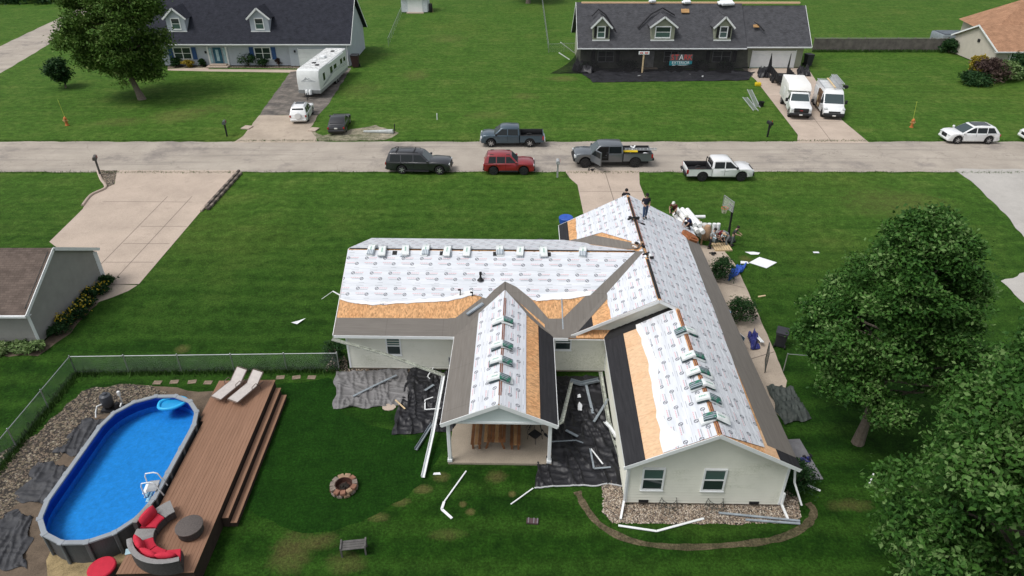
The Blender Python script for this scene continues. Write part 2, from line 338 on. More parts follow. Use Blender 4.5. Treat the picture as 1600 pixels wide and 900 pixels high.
# ------------------------------------------------------------------ the house being re-roofed
M_siding, t = newmat('cream_siding', .6, .3); v = t.coord('Object')
a = t.ramp(t.noise(v, .6, 4), [(.3, (.70,.70,.61)), (.7, (.79,.785,.69))])
alg = t.m('MULTIPLY', t.step(t.noise(t.mapping(v, (.5,.5,1.)), .55, 6, .7), .5, .72), t.step(t.noise(v, 14, 3), .35, .7))
t.l.new(t.mix(t.m('MULTIPLY', alg, .75), a, (.25,.28,.14)), t.bsdf.inputs['Base Color'])
M_sidingb = mat('bluish_siding', (.60,.665,.65), .6, .06, .8)
def osb_mat(name, c, fk=1.):
    m, t = newmat(name, .85, .2); v = t.coord('UV'); vo = t.n.new('ShaderNodeTexVoronoi'); vo.inputs['Scale'].default_value = 16.
    t.l.new(t.mapping(v, (1., .45, 1.)), vo.inputs['Vector']); r = t.xyz(vo.outputs['Color'])
    a = t.ramp(r[0], [(0., tuple(k*(1-.28*fk) for k in c)), (.5, c), (1., tuple(min(1,k*(1+.25*fk)) for k in c))])
    a = t.mix(t.m('MULTIPLY', t.step(r[1], .86, .95), .55*fk), a, tuple(k*.42 for k in c))
    n = t.noise(v, .7, 4, .6); a = t.mix(t.m('MULTIPLY', t.step(n, .5, .75), .4), a, (c[0]*.95, c[1]*.68, c[2]*.45))
    t.l.new(a, t.bsdf.inputs['Base Color']); return m
M_osb = osb_mat('osb', (.60,.34,.165)); M_ply = osb_mat('plywood', (.70,.47,.29), .35)
def shield_mat(name, c, var):
    m, t = newmat(name, .92, .2); v = t.coord('UV'); x = t.xyz(v)
    ln = t.step(t.m('FRACT', t.m('MULTIPLY', x[1], 4.3)), .12, 0.)
    n = t.noise(t.mapping(v, (.5, 6., 1.)), 1.4, 4, .6); f = t.noise(v, 60, 2)
    lap = t.step(t.m('FRACT', t.m('MULTIPLY', x[0], .34)), .012, 0.)
    a = t.ramp(t.m('ADD', t.m('MULTIPLY', n, .7), t.m('MULTIPLY', f, .3)), [(.3, tuple(k*(1-var) for k in c)), (.7, tuple(k*(1+var) for k in c))])
    a = t.mix(t.m('MULTIPLY', t.m('MULTIPLY', ln, t.step(n, .35, .7)), .35), a, tuple(min(1, k*1.5+.02) for k in c))
    a = t.mix(t.m('MULTIPLY', lap, .6), a, tuple(k*.5 for k in c))
    t.l.new(a, t.bsdf.inputs['Base Color']); t.bump(f, .3, .005); return m
M_shield = shield_mat('grey_roof_membrane', (.175,.16,.143), .16); M_dark = shield_mat('black_roof_membrane', (.028,.028,.031), .35)
M_flash_gap = mat('black_flashing_and_gap', (.02,.02,.021), .7, .2, 3.)  # real flashing, and the painted dark of ridge gaps and vent holes
# printed synthetic underlayment: white sheet, black ring emblem with rows of small lettering, pink lines, lap edge every 1.2 m
def underlay_mat(name):
    m, t = newmat(name, .5, .35); v = t.coord('UV'); X = t.xyz(v); T = 1.02
    row = t.m('FLOOR', t.m('DIVIDE', X[1], T)); fv = t.m('MULTIPLY', t.m('FRACT', t.m('DIVIDE', X[1], T)), T)
    us = t.m('ADD', X[0], t.m('MULTIPLY', row, .41)); fu = t.m('MULTIPLY', t.m('FRACT', t.m('DIVIDE', us, T)), T)
    def ring(cx, cy, r, w):
        d_ = t.m('SQRT', t.m('ADD', t.m('POWER', t.m('SUBTRACT', fu, cx), 2.), t.m('POWER', t.m('SUBTRACT', fv, cy), 2.)))
        rg = t.step(t.m('ABSOLUTE', t.m('SUBTRACT', d_, r)), w, w*.5)
        bar = t.m('MULTIPLY', t.step(t.m('ABSOLUTE', t.m('SUBTRACT', t.m('SUBTRACT', fu, cx), t.m('SUBTRACT', fv, cy))), .035, .02), t.step(d_, r, r*.9))
        return t.m('MAXIMUM', rg, bar)
    def text(u0, u1, vc, h, dens=14.):
        inb = t.m('MULTIPLY', t.step(t.m('ABSOLUTE', t.m('SUBTRACT', fu, (u0+u1)/2)), (u1-u0)/2+.004, (u1-u0)/2-.004), t.step(t.m('ABSOLUTE', t.m('SUBTRACT', fv, vc)), h/2+.003, h/2-.003))
        lt = t.step(t.m('FRACT', t.m('MULTIPLY', fu, dens)), .12, .3)
        return t.m('MULTIPLY', inb, lt)
    dk = t.m('MAXIMUM', ring(.22, .74, .085, .024), ring(.74, .36, .085, .024))
    dk = t.m('MAXIMUM', dk, t.m('MULTIPLY', t.m('MAXIMUM', text(.33, .75, .68, .035), text(.20, .63, .34, .035)), .75))
    dk = t.m('MAXIMUM', dk, t.m('MULTIPLY', t.m('MAXIMUM', text(.1, .5, .94, .03, 22.), text(.62, .92, .10, .03, 22.)), .6))
    rd = t.m('MAXIMUM', text(.33, .8, .77, .05, 9.), text(.14, .62, .43, .05, 9.))
    n = t.noise(t.mapping(v, (.25, 2.2, 1.)), 2., 4, .6)
    a = t.ramp(n, [(.3, (.58,.61,.65)), (.7, (.74,.76,.80))])
    a = t.mix(t.m('MULTIPLY', rd, .5), a, (.62,.16,.18)); a = t.mix(t.m('MULTIPLY', dk, .85), a, (.03,.03,.05))
    lap = t.step(fv, .035, .012); a = t.mix(t.m('MULTIPLY', lap, .4), a, (.38,.40,.43))
    t.l.new(a, t.bsdf.inputs['Base Color']); t.bump(t.m('ADD', n, t.m('MULTIPLY', t.noise(t.mapping(v, (.8, 3., 1.)), 2.5, 3, .6), .5)), .9, .05); return m
M_under = underlay_mat('printed_underlayment'); M_underb = mat('underlayment_back', (.80,.80,.79), .6, .05, 2., bump=.3)

HX, HY, HA = 8.0, 19.6, -.02
house = thing('house', 'cream sided house with stripped roof covered in white printed underlayment', 'house', (HX, HY, 0), HA)
def HB():
    m = MB(); m.M = Matrix.Translation((-HX, -HY, 0)); return m
def house_w(x, y, z=0.):     # house plan -> world
    p = Matrix.Translation((HX, HY, 0)) @ Matrix.Rotation(HA, 4, 'Z') @ Vector((x-HX, y-HY, z)); return tuple(p)
ZE = 2.6
pl_LW = lambda x, y: ZE + .44*(y-28.4)
pl_LB = lambda x, y: 4.844 - .40*(y-33.5)
pl_PL = lambda x, y: ZE + .46*(x+3.08)
pl_PR = lambda x, y: ZE + .46*(1.88-x)
pl_GR = lambda x, y: ZE + .515*(11.5-x)
pl_GL = lambda x, y: ZE + .515*(x-2.75)
pl_RL = lambda x, y: ZE + .505*(x-4.6)
NRM = {}
def nrm(pl):
    a = pl(1,0)-pl(0,0); b = pl(0,1)-pl(0,0); return Vector((-a,-b,1)).normalized()
def on(pl, xy, off):
    n = nrm(pl); return [tuple(Vector((x, y, pl(x, y))) + n*off) for x, y in xy]
def roof_piece(name, pl, xy, top, t_, m, along='x'):
    A = sum(p[0]*q[1]-q[0]*p[1] for p, q in zip(xy, xy[1:]+xy[:1]))
    if A < 0: xy = xy[::-1]
    n = nrm(pl); mb = HB(); mb.slab(on(pl, xy, top), t_, n)
    u = Vector((1,0,0)) if along == 'x' else Vector((0,1,0)); u = (u - n*u.dot(n)).normalized(); w = n.cross(u)
    return mb.build(name, m, house, uv=(u, w, (0,0,0)))
def wav(pts, amp, step, seed, jx=0., jy=1.):
    r = random.Random(seed); out = []
    for a, b in zip(pts, pts[1:]):
        n = max(1, int(math.dist(a, b)/step))
        for k in range(n): q = k/n; out.append((a[0]+(b[0]-a[0])*q+jx*r.uniform(-amp,amp), a[1]+(b[1]-a[1])*q+jy*r.uniform(-amp,amp)))
    return out + [pts[-1]]
# --- roof decking (under everything)
roofs = [('roof', pl_LW, [(-9.35,28.35),(7.15,28.35),(7.15,33.5),(-9.45,33.5)]), ('roof', pl_LB, [(-9.45,33.5),(7.15,33.5),(7.15,39.1),(-9.45,39.1)]),
  ('roof', pl_PL, [(-3.08,21.85),(-.6,21.85),(-.6,31.6),(-3.08,31.6)]), ('roof', pl_PR, [(-.6,21.85),(1.88,21.85),(1.88,31.6),(-.6,31.6)]),
  ('roof', pl_GR, [(8.05,19.55),(11.5,19.55),(11.55,41.25),(7.125,41.25),(7.125,28.5),(8.05,28.5)]), ('roof', pl_GL, [(2.75,28.5),(7.125,28.5),(7.125,41.25),(2.75,41.25)]),
  ('roof', pl_RL, [(4.6,19.55),(8.05,19.55),(8.05,29.0),(4.6,29.0)])]
for n_, pl, xy in roofs: roof_piece(n_, pl, xy, 0., .10, M_osb)
# --- exposed sheathing boards, laid sheet by sheet
def panels(pl, x0, x1, y0, y1, step, m, along):
    a = (x0 if along == 'x' else y0); e = (x1 if along == 'x' else y1); k = 0
    while a < e-.05:
        b = min(a+step, e)
        xy = [(a+.004,y0),(b-.004,y0),(b-.004,y1),(a+.004,y1)] if along == 'x' else [(x0,a+.004),(x1,a+.004),(x1,b-.004),(x0,b-.004)]
        roof_piece('sheathing_panel', pl, xy, .012+(k % 2)*.002, .010, m, along); a = b; k += 1
panels(pl_LW, -9.35, -1.2, 29.2, 30.9, 2.44, M_osb, 'x'); panels(pl_LW, .5, 4.9, 29.2, 31.0, 2.44, M_osb, 'x')
panels(pl_PR, .45, 1.25, 21.85, 29.6, 2.44, M_osb, 'y'); panels(pl_GL, 3.3, 5.0, 28.5, 31.2, 1.35, M_osb, 'y')
panels(pl_GL, 3.25, 3.9, 38.1, 41.2, 1.55, M_osb, 'y'); panels(pl_RL, 5.2, 6.5, 19.55, 28.45, 2.44, M_ply, 'y')
panels(pl_GR, 10.0, 10.75, 19.55, 21.0, 1.3, M_ply, 'y')
# --- membrane strips at eaves and in valleys
roof_piece('roof_membrane', pl_LW, [(-9.36,28.33),(-3.0,28.33),(-3.0,29.33),(-9.36,29.30)], .022, .006, M_shield, 'x')
roof_piece('roof_membrane', pl_LW, [(1.5,28.33),(3.1,28.33),(3.1,29.42),(1.5,29.38)], .022, .006, M_shield, 'x')
roof_piece('roof_membrane', pl_LW, [(-3.5,28.33),(-3.0,28.33),(-.58,31.0),(-.58,31.55),(-1.0,31.28),(-3.15,29.36),(-3.5,29.34)], .030, .006, M_shield, 'y')
roof_piece('roof_membrane', pl_LW, [(2.3,28.33),(-.62,31.0),(-.62,31.55),(.05,31.22),(.87,30.41),(1.67,29.42),(2.2,28.9)], .030, .006, M_shield, 'y')
roof_piece('roof_membrane', pl_LW, [(2.2,28.4),(2.75,28.35),(7.15,33.5),(6.5,33.5),(3.3,30.3),(2.35,29.3)], .034, .006, M_shield, 'y')
roof_piece('roof_membrane', pl_GL, [(2.75,28.5),(3.2,28.5),(7.1,32.9),(7.1,33.9),(2.75,29.0)], .034, .006, M_shield, 'y')
roof_piece('roof_membrane', pl_GL, [(2.75,28.5),(3.95,28.5),(3.95,29.9),(3.4,29.5)], .026, .006, M_dark, 'y')
roof_piece('roof_membrane', pl_GL, [(2.72,38.0),(3.28,38.0),(3.28,41.25),(2.72,41.25)], .024, .006, M_dark, 'y')
roof_piece('roof_membrane', pl_GL, [(2.72,37.6),(6.9,34.0),(7.1,34.3),(4.6,38.0),(2.72,38.7)], .030, .006, M_shield, 'y')
roof_piece('roof_membrane', pl_PL, [(-3.12,21.83),(-1.85,21.83),(-1.9,31.4),(-3.12,31.4)], .022, .006, M_shield, 'y')
roof_piece('roof_membrane', pl_PR, [(1.16,21.83),(1.92,21.83),(1.92,29.3),(1.16,29.0)], .024, .006, M_dark, 'y')
roof_piece('roof_membrane', pl_PR, [(-.55,30.85),(-.55,30.3),(.5,29.45),(1.3,28.75),(1.92,28.4),(1.92,29.4)], .036, .006, M_shield, 'y')
roof_piece('roof_membrane', pl_GR, [(10.25,20.15),(11.55,20.15),(11.6,39.0),(10.45,39.0)], .024, .006, M_shield, 'y')
roof_piece('roof_membrane', pl_GR, [(10.62,19.53),(11.55,19.53),(11.55,20.6),(10.62,20.6)], .020, .006, M_dark, 'y')
roof_piece('roof_membrane', pl_RL, [(4.55,19.53),(5.32,19.53),(5.46,28.5),(4.55,28.6)], .024, .006, M_dark, 'y')
roof_piece('roof_membrane', pl_RL, [(4.6,28.1),(7.6,28.1),(8.0,28.45),(8.0,29.0),(4.6,29.0)], .030, .006, M_flash_gap, 'y')
# --- underlayment
roof_piece('underlayment', pl_LW, wav([(-9.38,30.32),(-8.5,30.12),(-7.6,30.05),(-3.6,30.32),(-2.2,30.72),(-1.6,30.5)],.04,.35,1) + [(-1.2,31.0),(-.62,31.52),(0,31.2),(.9,30.42)] + wav([(1.3,30.4),(3.2,30.58),(3.95,30.75)],.03,.3,2) + [(6.55,33.4),(-9.46,33.4)], .042, .004, M_under, 'x')
roof_piece('underlayment', pl_LB, [(-9.46,33.58),(6.6,33.58),(4.4,36.2),(4.0,38.9),(-9.46,38.95)], .042, .004, M_under, 'x')
roof_piece('underlayment_flap', pl_LW, wav([(-9.39,30.33),(-8.5,30.13),(-7.6,30.06),(-3.6,30.33),(-2.2,30.73)],.03,.3,1) + wav([(-2.4,30.95),(-3.6,30.55),(-7.6,30.16),(-9.39,30.42)],.05,.3,5), .052, .004, M_underb, 'x')
roof_piece('underlayment_flap', pl_LW, wav([(1.0,30.38),(3.2,30.56),(3.95,30.74)],.03,.3,4) + wav([(4.05,31.0),(3.2,30.95),(1.5,30.75)],.04,.3,6), .052, .004, M_underb, 'x')
roof_piece('underlayment', pl_PL, wav([(-1.88,21.84),(-.6,21.84)],.01,.4,1) + [(-.6,31.0),(-1.0,30.9),(-1.93,30.1)], .042, .004, M_under, 'y')
roof_piece('underlayment', pl_PR, [(-.6,21.84),(.53,21.84),(.53,29.5),(.1,30.1),(-.6,31.0)], .042, .004, M_under, 'y')
roof_piece('underlayment', pl_GR, [(8.13,19.54)] + wav([(10.05,19.9),(10.3,26),(10.5,33),(10.66,38.9)],.03,.9,7,1.,0.) + [(11.6,39.1),(11.6,41.26),(7.22,41.26),(7.22,28.45),(8.13,28.45)], .042, .004, M_under, 'y')
roof_piece('underlayment', pl_GL, wav([(4.85,28.48),(4.82,31.4)],.04,.4,3,1.,0.) + [(7.05,33.95),(7.05,28.48)], .042, .004, M_under, 'y')
roof_piece('underlayment', pl_GL, [(7.05,34.4),(7.05,41.26)] + wav([(3.85,41.26),(3.72,38.2)],.03,.4,3,1.,0.) + [(5.2,37.7)], .042, .004, M_under, 'y')
roof_piece('underlayment', pl_RL, wav([(6.02,19.56),(6.12,22.),(6.3,25.5),(6.15,28.4)],.06,.45,8,1.,0.) + [(7.6,28.5),(7.97,28.45),(7.97,19.56)], .042, .004, M_under, 'y')
roof_piece('underlayment_flap', pl_RL, wav([(6.0,19.56),(6.1,22.),(6.25,25.5),(6.1,28.4)],.05,.4,9,1.,0.) + wav([(6.3,28.35),(6.6,25.5),(6.3,21.5),(6.75,19.7)],.07,.5,10,1.,0.), .052, .004, M_underb, 'y')
# --- ridge slots: black bars painted for the dark of the gaps, brown for wood
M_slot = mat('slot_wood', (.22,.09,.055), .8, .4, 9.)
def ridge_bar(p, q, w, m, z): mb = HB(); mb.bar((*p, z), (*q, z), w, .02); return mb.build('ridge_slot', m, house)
ridge_bar((7.14,33.9), (7.14,40.9), .15, M_flash_gap, 4.86); ridge_bar((7.14,28.6), (7.14,32.6), .15, M_flash_gap, 4.86)
ridge_bar((7.20,34.2), (7.20,40.5), .05, M_slot, 4.872); ridge_bar((-9.4,33.49), (6.6,33.49), .07, M_flash_gap, 4.874)
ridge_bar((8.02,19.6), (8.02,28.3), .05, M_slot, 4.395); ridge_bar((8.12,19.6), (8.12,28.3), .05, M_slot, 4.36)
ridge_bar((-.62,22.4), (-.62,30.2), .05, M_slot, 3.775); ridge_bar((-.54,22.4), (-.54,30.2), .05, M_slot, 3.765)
for x in (-6.82, -4.17, -1.2, 1.76): roof_piece('vent_hole_shade', pl_LW, [(x-.13,33.10),(x+.13,33.10),(x+.13,33.36),(x-.13,33.36)], .05, .01, M_flash_gap)  # black slabs on the roof stand in for the shade inside cut holes
p = HB(); z = pl_LW(-1.94,31.6); p.cyl((-1.94,31.6,z), (-1.94,31.6,z+.5), .055, n=12); p.lathe([(.2,0),(.09,.09),(.07,.16)], (-1.94,31.58,z+.03), 12); p.cyl((-1.94,31.6,z+.36),(-1.94,31.6,z+.5),.075,n=12)
p.build('vent_pipe', M_black, house, 1)
# --- walls with lapped boards
def siding(p0, p1, z0, top, step=.16, out=.034):
    """lap siding from p0 to p1 (outside on the right of p0->p1); top(s) = wall height at distance s"""
    P0, P1 = Vector((*p0, 0)), Vector((*p1, 0)); L = (P1-P0).length; d_ = (P1-P0)/L; n = Vector((d_.y, -d_.x, 0))
    ss = [L*i/200 for i in range(201)]; zt = max(top(s_) for s_ in ss); rings = []; z_ = z0
    while z_ < zt - .01:
        z1 = min(z_+step, zt)
        for zz, o in ((z_, out), (z1, 0.)):
            ok = [s_ for s_ in ss if top(s_) >= min(zz, zt-.012)]; a, b = ok[0], ok[-1]
            rings.append([tuple(P0+d_*a+n*o+Vector((0,0,zz))), tuple(P0+d_*b+n*o+Vector((0,0,zz)))])
        z_ = z1
    return rings
def wall(p0, p1, z0, top, m=None, parent=None):
    mb = HB(); top_ = top if callable(top) else (lambda s_: top); mb.loft(siding(p0, p1, z0, top_), False, False, False)
    return mb.build('siding', m or M_siding, house)
wall((-8.85,28.8), (4.8,28.8), .15, 2.62); wall((4.8,19.9), (11.25,19.9), .15, lambda s_: min(2.52+.5*s_, 2.52+.5*(6.45-s_)))
wall((2.9,28.82), (11.3,28.82), 2.55, lambda s_: 2.55+.51*min(s_, 8.4-s_)); wall((4.8,28.8), (4.8,19.9), .15, 2.55); wall((11.25,19.9), (11.25,40.9), .15, 2.6)
wall((-8.85,38.7), (-8.85,28.8), .15, lambda s_: min(2.6+.44*(9.9-s_), 2.75+.40*s_)); wall((11.25,40.9), (3.0,40.9), .15, lambda s_: 2.6+.5*min(s_, 8.25-s_)); wall((3.0,40.9), (3.0,38.6), .15, 2.6)
wall((2.9,38.7), (-8.85,38.7), .15, 2.62); wall((-2.9,22.03), (1.7,22.03), 2.56, lambda s_: 2.57+.45*min(s_, 4.6-s_), M_sidingb)
f = HB(); f.box(-8.82,4.7,28.85,38.6,0,.16); f.box(4.83,11.2,19.94,40.85,0,.16); f.build('foundation', M_conc2, house)
# trim: rake boards, fascia, corner boards
def board(p, q, w, h, m=M_vinyl, name='rake_board', up=(0,0,1)):
    mb = HB(); mb.bar(p, q, w, h, up); return mb.build(name, m, house)
def rake(pl, x0, x1, y, h=.17): board((x0,y,pl(x0,y)-.075), (x1,y,pl(x1,y)-.075), .03, h)
rake(pl_RL,4.5,8.05,19.53); rake(pl_GR,8.05,11.55,19.53); rake(pl_PL,-3.14,-.6,21.83,.2); rake(pl_PR,-.6,1.94,21.83,.2); rake(pl_GL,2.7,7.125,28.46); rake(pl_GR,7.125,8.35,28.46); rake(pl_GL,2.7,7.125,41.28); rake(pl_GR,7.125,11.55,41.28)
for y0, y1 in ((28.35,33.5),): board((-9.4,y0,pl_LW(0,y0)-.07), (-9.47,y1,pl_LW(0,y1)-.07), .03, .16)
board((-9.47,33.5,4.77), (-9.47,39.1,pl_LB(0,39.1)-.07), .03, .16)
fas = lambda p, q: board(p, q, .03, .16, M_vinyl, 'fascia')
fas((-9.36,28.31,2.5), (-3.1,28.31,2.5)); fas((1.9,28.31,2.5), (2.7,28.31,2.5)); fas((4.56,19.55,2.49), (4.56,28.4,2.49)); fas((11.54,19.55,2.49), (11.58,41.2,2.49)); fas((-3.14,21.84,2.5),(-3.14,28.3,2.5)); fas((1.95,21.84,2.5),(1.95,28.3,2.5)); fas((2.7,38.4,2.5),(2.7,41.2,2.5))
for x, y in ((-8.86,28.78),(4.79,19.88),(11.26,19.88),(4.79,28.76)):
    c = HB(); c.box(x-.05,x+.05,y-.03,y+.05,.15,2.5); c.build('corner_board', M_vinyl, house)
sf = HB(); sf.box(-9.3,4.6,28.34,28.85,2.44,2.46); sf.build('soffit', M_vinyl, house)
# windows facing the camera
def window(parent, x0, x1, y, z0, z1, mk=HB, top=None, low=None, fw=.075):
    w = mk(); w.box(x0-fw,x0,y-.06,y+.02,z0-fw,z1+fw); w.box(x1,x1+fw,y-.06,y+.02,z0-fw,z1+fw); w.box(x0,x1,y-.06,y+.02,z1,z1+fw); w.box(x0,x1,y-.06,y+.02,z0-fw,z0)
    w.box(x0-.02-fw,x1+.02+fw,y-.08,y+.02,z0-fw-.04,z0-fw-.001); zm = (z0+z1)/2; w.box(x0,x1,y-.05,y+.0,zm-.03,zm+.03); o = w.build('window', M_vinyl, parent)
    g = mk(); g.box(x0,x1,y-.028,y+.01,zm+.03,z1); g.build('pane', top or M_glassg, o); g = mk(); g.box(x0,x1,y-.036,y+.01,z0,zm-.03); g.build('pane', low or M_glass, o); return o
window(house, -6.75,-6.1, 28.8, 1.1,2.15); window(house, 2.1,2.85, 28.8, 1.55,2.4); window(house, 5.42,6.2, 19.88, 1.0,2.12); window(house, 7.92,8.72, 19.88, 1.0,2.12)
for x in (5.55, 10.2):
    v_ = HB(); v_.box(x-.2,x+.2,19.83,19.93,.17,.30)
    for k in range(3): v_.box(x-.19,x+.19,19.81,19.84,.18+k*.04,.205+k*.04)
    v_.build('foundation_vent', M_black, house)
mb = HB(); mb.box(-3.55,-3.4,28.66,28.8,.55,.95); mb.cyl((-3.47,28.7,.15),(-3.47,28.7,.6),.03,n=8); mb.build('electric_meter', M_steel, house)
# porch wing: slab, posts, beam, ceiling
mb = HB(); mb.rbox(-2.95,1.75,22.0,28.78,.0,.14,.02); mb.build('porch_slab', M_patio, house)
mb = HB(); mb.box(-2.98,1.78,21.95,22.2,2.53,2.62); mb.build('porch_beam', M_vinyl, house); mb = HB(); mb.box(-2.98,-2.8,22.2,28.78,2.42,2.56); mb.build('porch_beam', M_vinyl, house); mb = HB(); mb.box(1.6,1.78,22.2,28.78,2.42,2.56); mb.build('porch_beam', M_vinyl, house)
mb = HB(); mb.box(-2.8,1.6,22.2,28.78,2.60,2.62); mb.build('porch_ceiling', M_vinyl, house)
for x, y in ((-2.85,22.1),(1.62,22.1),(-2.85,26.),(1.62,26.)):
    c = HB(); c.rbox(x-.08,x+.08,y-.08,y+.08,.14,2.53,.02); c.rbox(x-.11,x+.11,y-.11,y+.11,.14,.3,.02); c.rbox(x-.11,x+.11,y-.11,y+.11,2.4,2.52,.02); c.build('porch_post', M_vinyl, house)
# downspouts of the gable wing
def spout(pts, w=.09, m=M_white, parent=house, mk=HB):
    mb = mk()
    for a, b in zip(pts, pts[1:]): mb.bar(a, b, w, w*.75, (1,0,0) if abs(b[2]-a[2]) > .3 else (0,0,1))
    return mb.build('downspout', m, parent)
spout([(4.62,19.78,2.4),(4.72,19.82,2.1),(4.72,19.82,.28),(4.5,19.0,.12)]); spout([(11.33,19.8,.9),(11.33,19.78,.25),(11.42,19.1,.1)]); spout([(11.5,19.9,2.3),(11.62,19.85,1.5),(12.0,19.5,.55)])
board((2.45,28.45,2.62), (2.42,30.5,3.56), .06, .06, M_galv, 'metal_flashing'); fl = HB(); fl.bar((-2.55,29.45,3.2),(-1.75,30.15,3.45),.16,.1); fl.build('flashing_roll', M_galv, house)

from mathutils import noise as mnoise
def nz(x, y, z=0.): return mnoise.noise(Vector((x, y, z)))
# ------------------------------------------------------------------ shingle bundles draped over the ridges
M_pack, t = newmat('green_grey_pack', .5, .4); v = t.coord('UV'); X = t.xyz(v)
a = t.ramp(t.m('FRACT', t.m('MULTIPLY', X[1], 9.)), [(.0, (.03,.05,.055)), (.45, (.06,.09,.10)), (.5, (.24,.30,.33)), (1., (.34,.40,.42))])
a = t.mix(t.step(t.noise(v, 3.5, 2), .54, .60), a, (.02,.16,.10)); t.l.new(a, t.bsdf.inputs['Base Color']); t.bump(t.noise(v, 14, 3), .5, .02)
M_wrap, t = newmat('white_pack_wrap', .4, .4); v = t.coord('UV'); X = t.xyz(v)
pr = t.m('MULTIPLY', t.step(t.m('ABSOLUTE', t.m('SUBTRACT', X[1], .0)), .045, .035), t.step(t.m('FRACT', t.m('MULTIPLY', X[0], 16.)), .2, .4))
pr = t.m('MULTIPLY', pr, t.step(t.m('ABSOLUTE', t.m('SUBTRACT', t.m('ABSOLUTE', X[0]), .23)), .15, .14)); a = t.ramp(t.noise(v, 4, 3), [(.3, (.62,.67,.67)), (.7, (.80,.82,.81))])
t.l.new(t.mix(t.m('MULTIPLY', pr, .8), a, (.03,.28,.16)), t.bsdf.inputs['Base Color']); t.bump(t.noise(v, 10, 3), .4, .02)
M_pack2, t = newmat('blue_grey_pack', .5, .4); v = t.coord('UV'); X = t.xyz(v); a = t.ramp(t.m('FRACT', t.m('MULTIPLY', X[1], 11.)), [(.0, (.16,.20,.25)), (.5, (.30,.36,.42)), (.55, (.55,.60,.63)), (1., (.62,.66,.68))]); t.l.new(a, t.bsdf.inputs['Base Color']); t.bump(t.noise(v, 14, 3), .5, .02)
def bundle_mesh(k, s0, s1, w, z0, th, soft=.07, n=14):
    mb = MB(); rings = []
    for i in range(n+1):
        s_ = s0 + (s1-s0)*i/n; z = -k*(math.sqrt(s_*s_+soft*soft)-soft) + z0; e = .02 if i in (0, n) else 0.
        rings.append([(s_,-w/2+e,z+.01),(s_,-w/2,z+th*.4),(s_,-w/2+.02,z+th-e),(s_,w/2-.02,z+th-e),(s_,w/2,z+th*.4),(s_,w/2-e,z+.01)])
    mb.loft(rings); return mb
ordn = ['first','second','third','fourth','fifth','sixth','seventh','eighth','ninth','tenth']
def stack(x, y, z, rz, k, flip, lab, grp, tall=2, seed=0, pm=None, wl=(-.06,.525)):
    r = random.Random(seed)
    for j in range(tall):
        lay = 'lower' if j == 0 and tall > 1 else 'upper'
        b = thing('shingle_bundle', f'{lay} wrapped shingle bundle in the {lab}', 'shingle bundle', (x+r.uniform(-.03,.03), y+r.uniform(-.03,.03), z+.03+j*.105), rz+r.uniform(-.12,.12), grp)
        sg = -1 if (flip+j) % 2 else 1; sh = r.uniform(-.07,.07)
        bundle_mesh(k, -.52+sh, .52+sh, .40, 0., .10).build('pack', pm or M_pack, b, 1, uv=((1,0,0),(0,1,0),(0,0,0)))
        a, c = (-wl[1], -wl[0]) if sg < 0 else wl
        bundle_mesh(k, a+sh, c+sh, .41, .006, .102).build('wrapper', M_wrap, b, 1, uv=((1,0,0),(0,1,0),(0,0,0)))
for i, (y, f_) in enumerate([(28.0,0),(25.96,0),(24.78,0),(23.53,0)]):
    stack(*house_w(-.6,y,3.76), HA, .46, f_, f'{ordn[3-i]} stack back from the porch gable', 'shingle bundles on the porch ridge', 2, 10+i)
for i, (y, f_) in enumerate([(26.42,1),(24.48,0),(23.4,0),(22.5,1),(21.62,0),(20.45,1)]):
    stack(*house_w(8.05,y,4.37), HA, .5, f_, f'{ordn[5-i]} stack back from the big front gable', 'shingle bundles on the gable wing ridge', 2, 20+i)
for i, x in enumerate([-8.15,-7.5,-6.25,-5.1,-3.85,-2.75,-.95,.2,1.45,3.68]):
    stack(*house_w(x,33.52 - (.15 if i == 1 else 0),4.82), HA+math.pi/2, .42, 0 if i % 3 else 1, f'{ordn[i]} stack along the long ridge from its free end', 'shingle bundles on the long ridge', 2, 40+i, M_pack2, (-.30,.525))
# ------------------------------------------------------------------ people
def skin_obj(name, verts, edges, radii, m, parent, sub=1, root=0):
    me = bpy.data.meshes.new(name); me.from_pydata(verts, edges, []); me.materials.append(m)
    o = bpy.data.objects.new(name, me); col.objects.link(o)
    if parent is not None: o.parent = parent
    sk = o.modifiers.new('skin', 'SKIN'); sk.use_smooth_shade = True
    for i, r_ in enumerate(radii): me.skin_vertices[0].data[i].radius = (r_, r_)
    me.skin_vertices[0].data[root].use_root = True
    if sub: ss = o.modifiers.new('sub', 'SUBSURF'); ss.levels = sub; ss.render_levels = sub
    return o
POSES = {  # facing -Y; hips, chest, neck, head, (shoulder, elbow, wrist, hip, knee, ankle) per side; mirrored pairs given separately
 'stand': dict(hip=(0,0,.94), waist=(0,0,1.08), chest=(0,-.01,1.32), neck=(0,-.02,1.48), head=(0,-.06,1.64), el=(.27,.06,1.10), wr=(.16,-.20,1.04), kn=(.10,-.02,.50), an=(.11,.03,.09)),
 'reach': dict(hip=(0,0,.92), waist=(0,-.04,1.05), chest=(0,-.12,1.28), neck=(0,-.18,1.42), head=(0,-.24,1.56), el=(.28,-.22,1.12), wr=(.16,-.45,1.06), kn=(.11,-.05,.48), an=(.12,.05,.09)),
 'crouch': dict(hip=(0,.08,.36), waist=(0,0,.50), chest=(0,-.16,.70), neck=(0,-.25,.82), head=(0,-.34,.93), el=(.28,-.30,.52), wr=(.14,-.45,.30), kn=(.20,-.32,.46), an=(.16,-.05,.09)),
 'bend': dict(hip=(0,.12,.88), waist=(0,-.02,.98), chest=(0,-.25,1.06), neck=(0,-.40,1.08), head=(0,-.54,1.06), el=(.24,-.36,.82), wr=(.14,-.46,.58), kn=(.11,-.02,.47), an=(.12,.06,.09)),
}
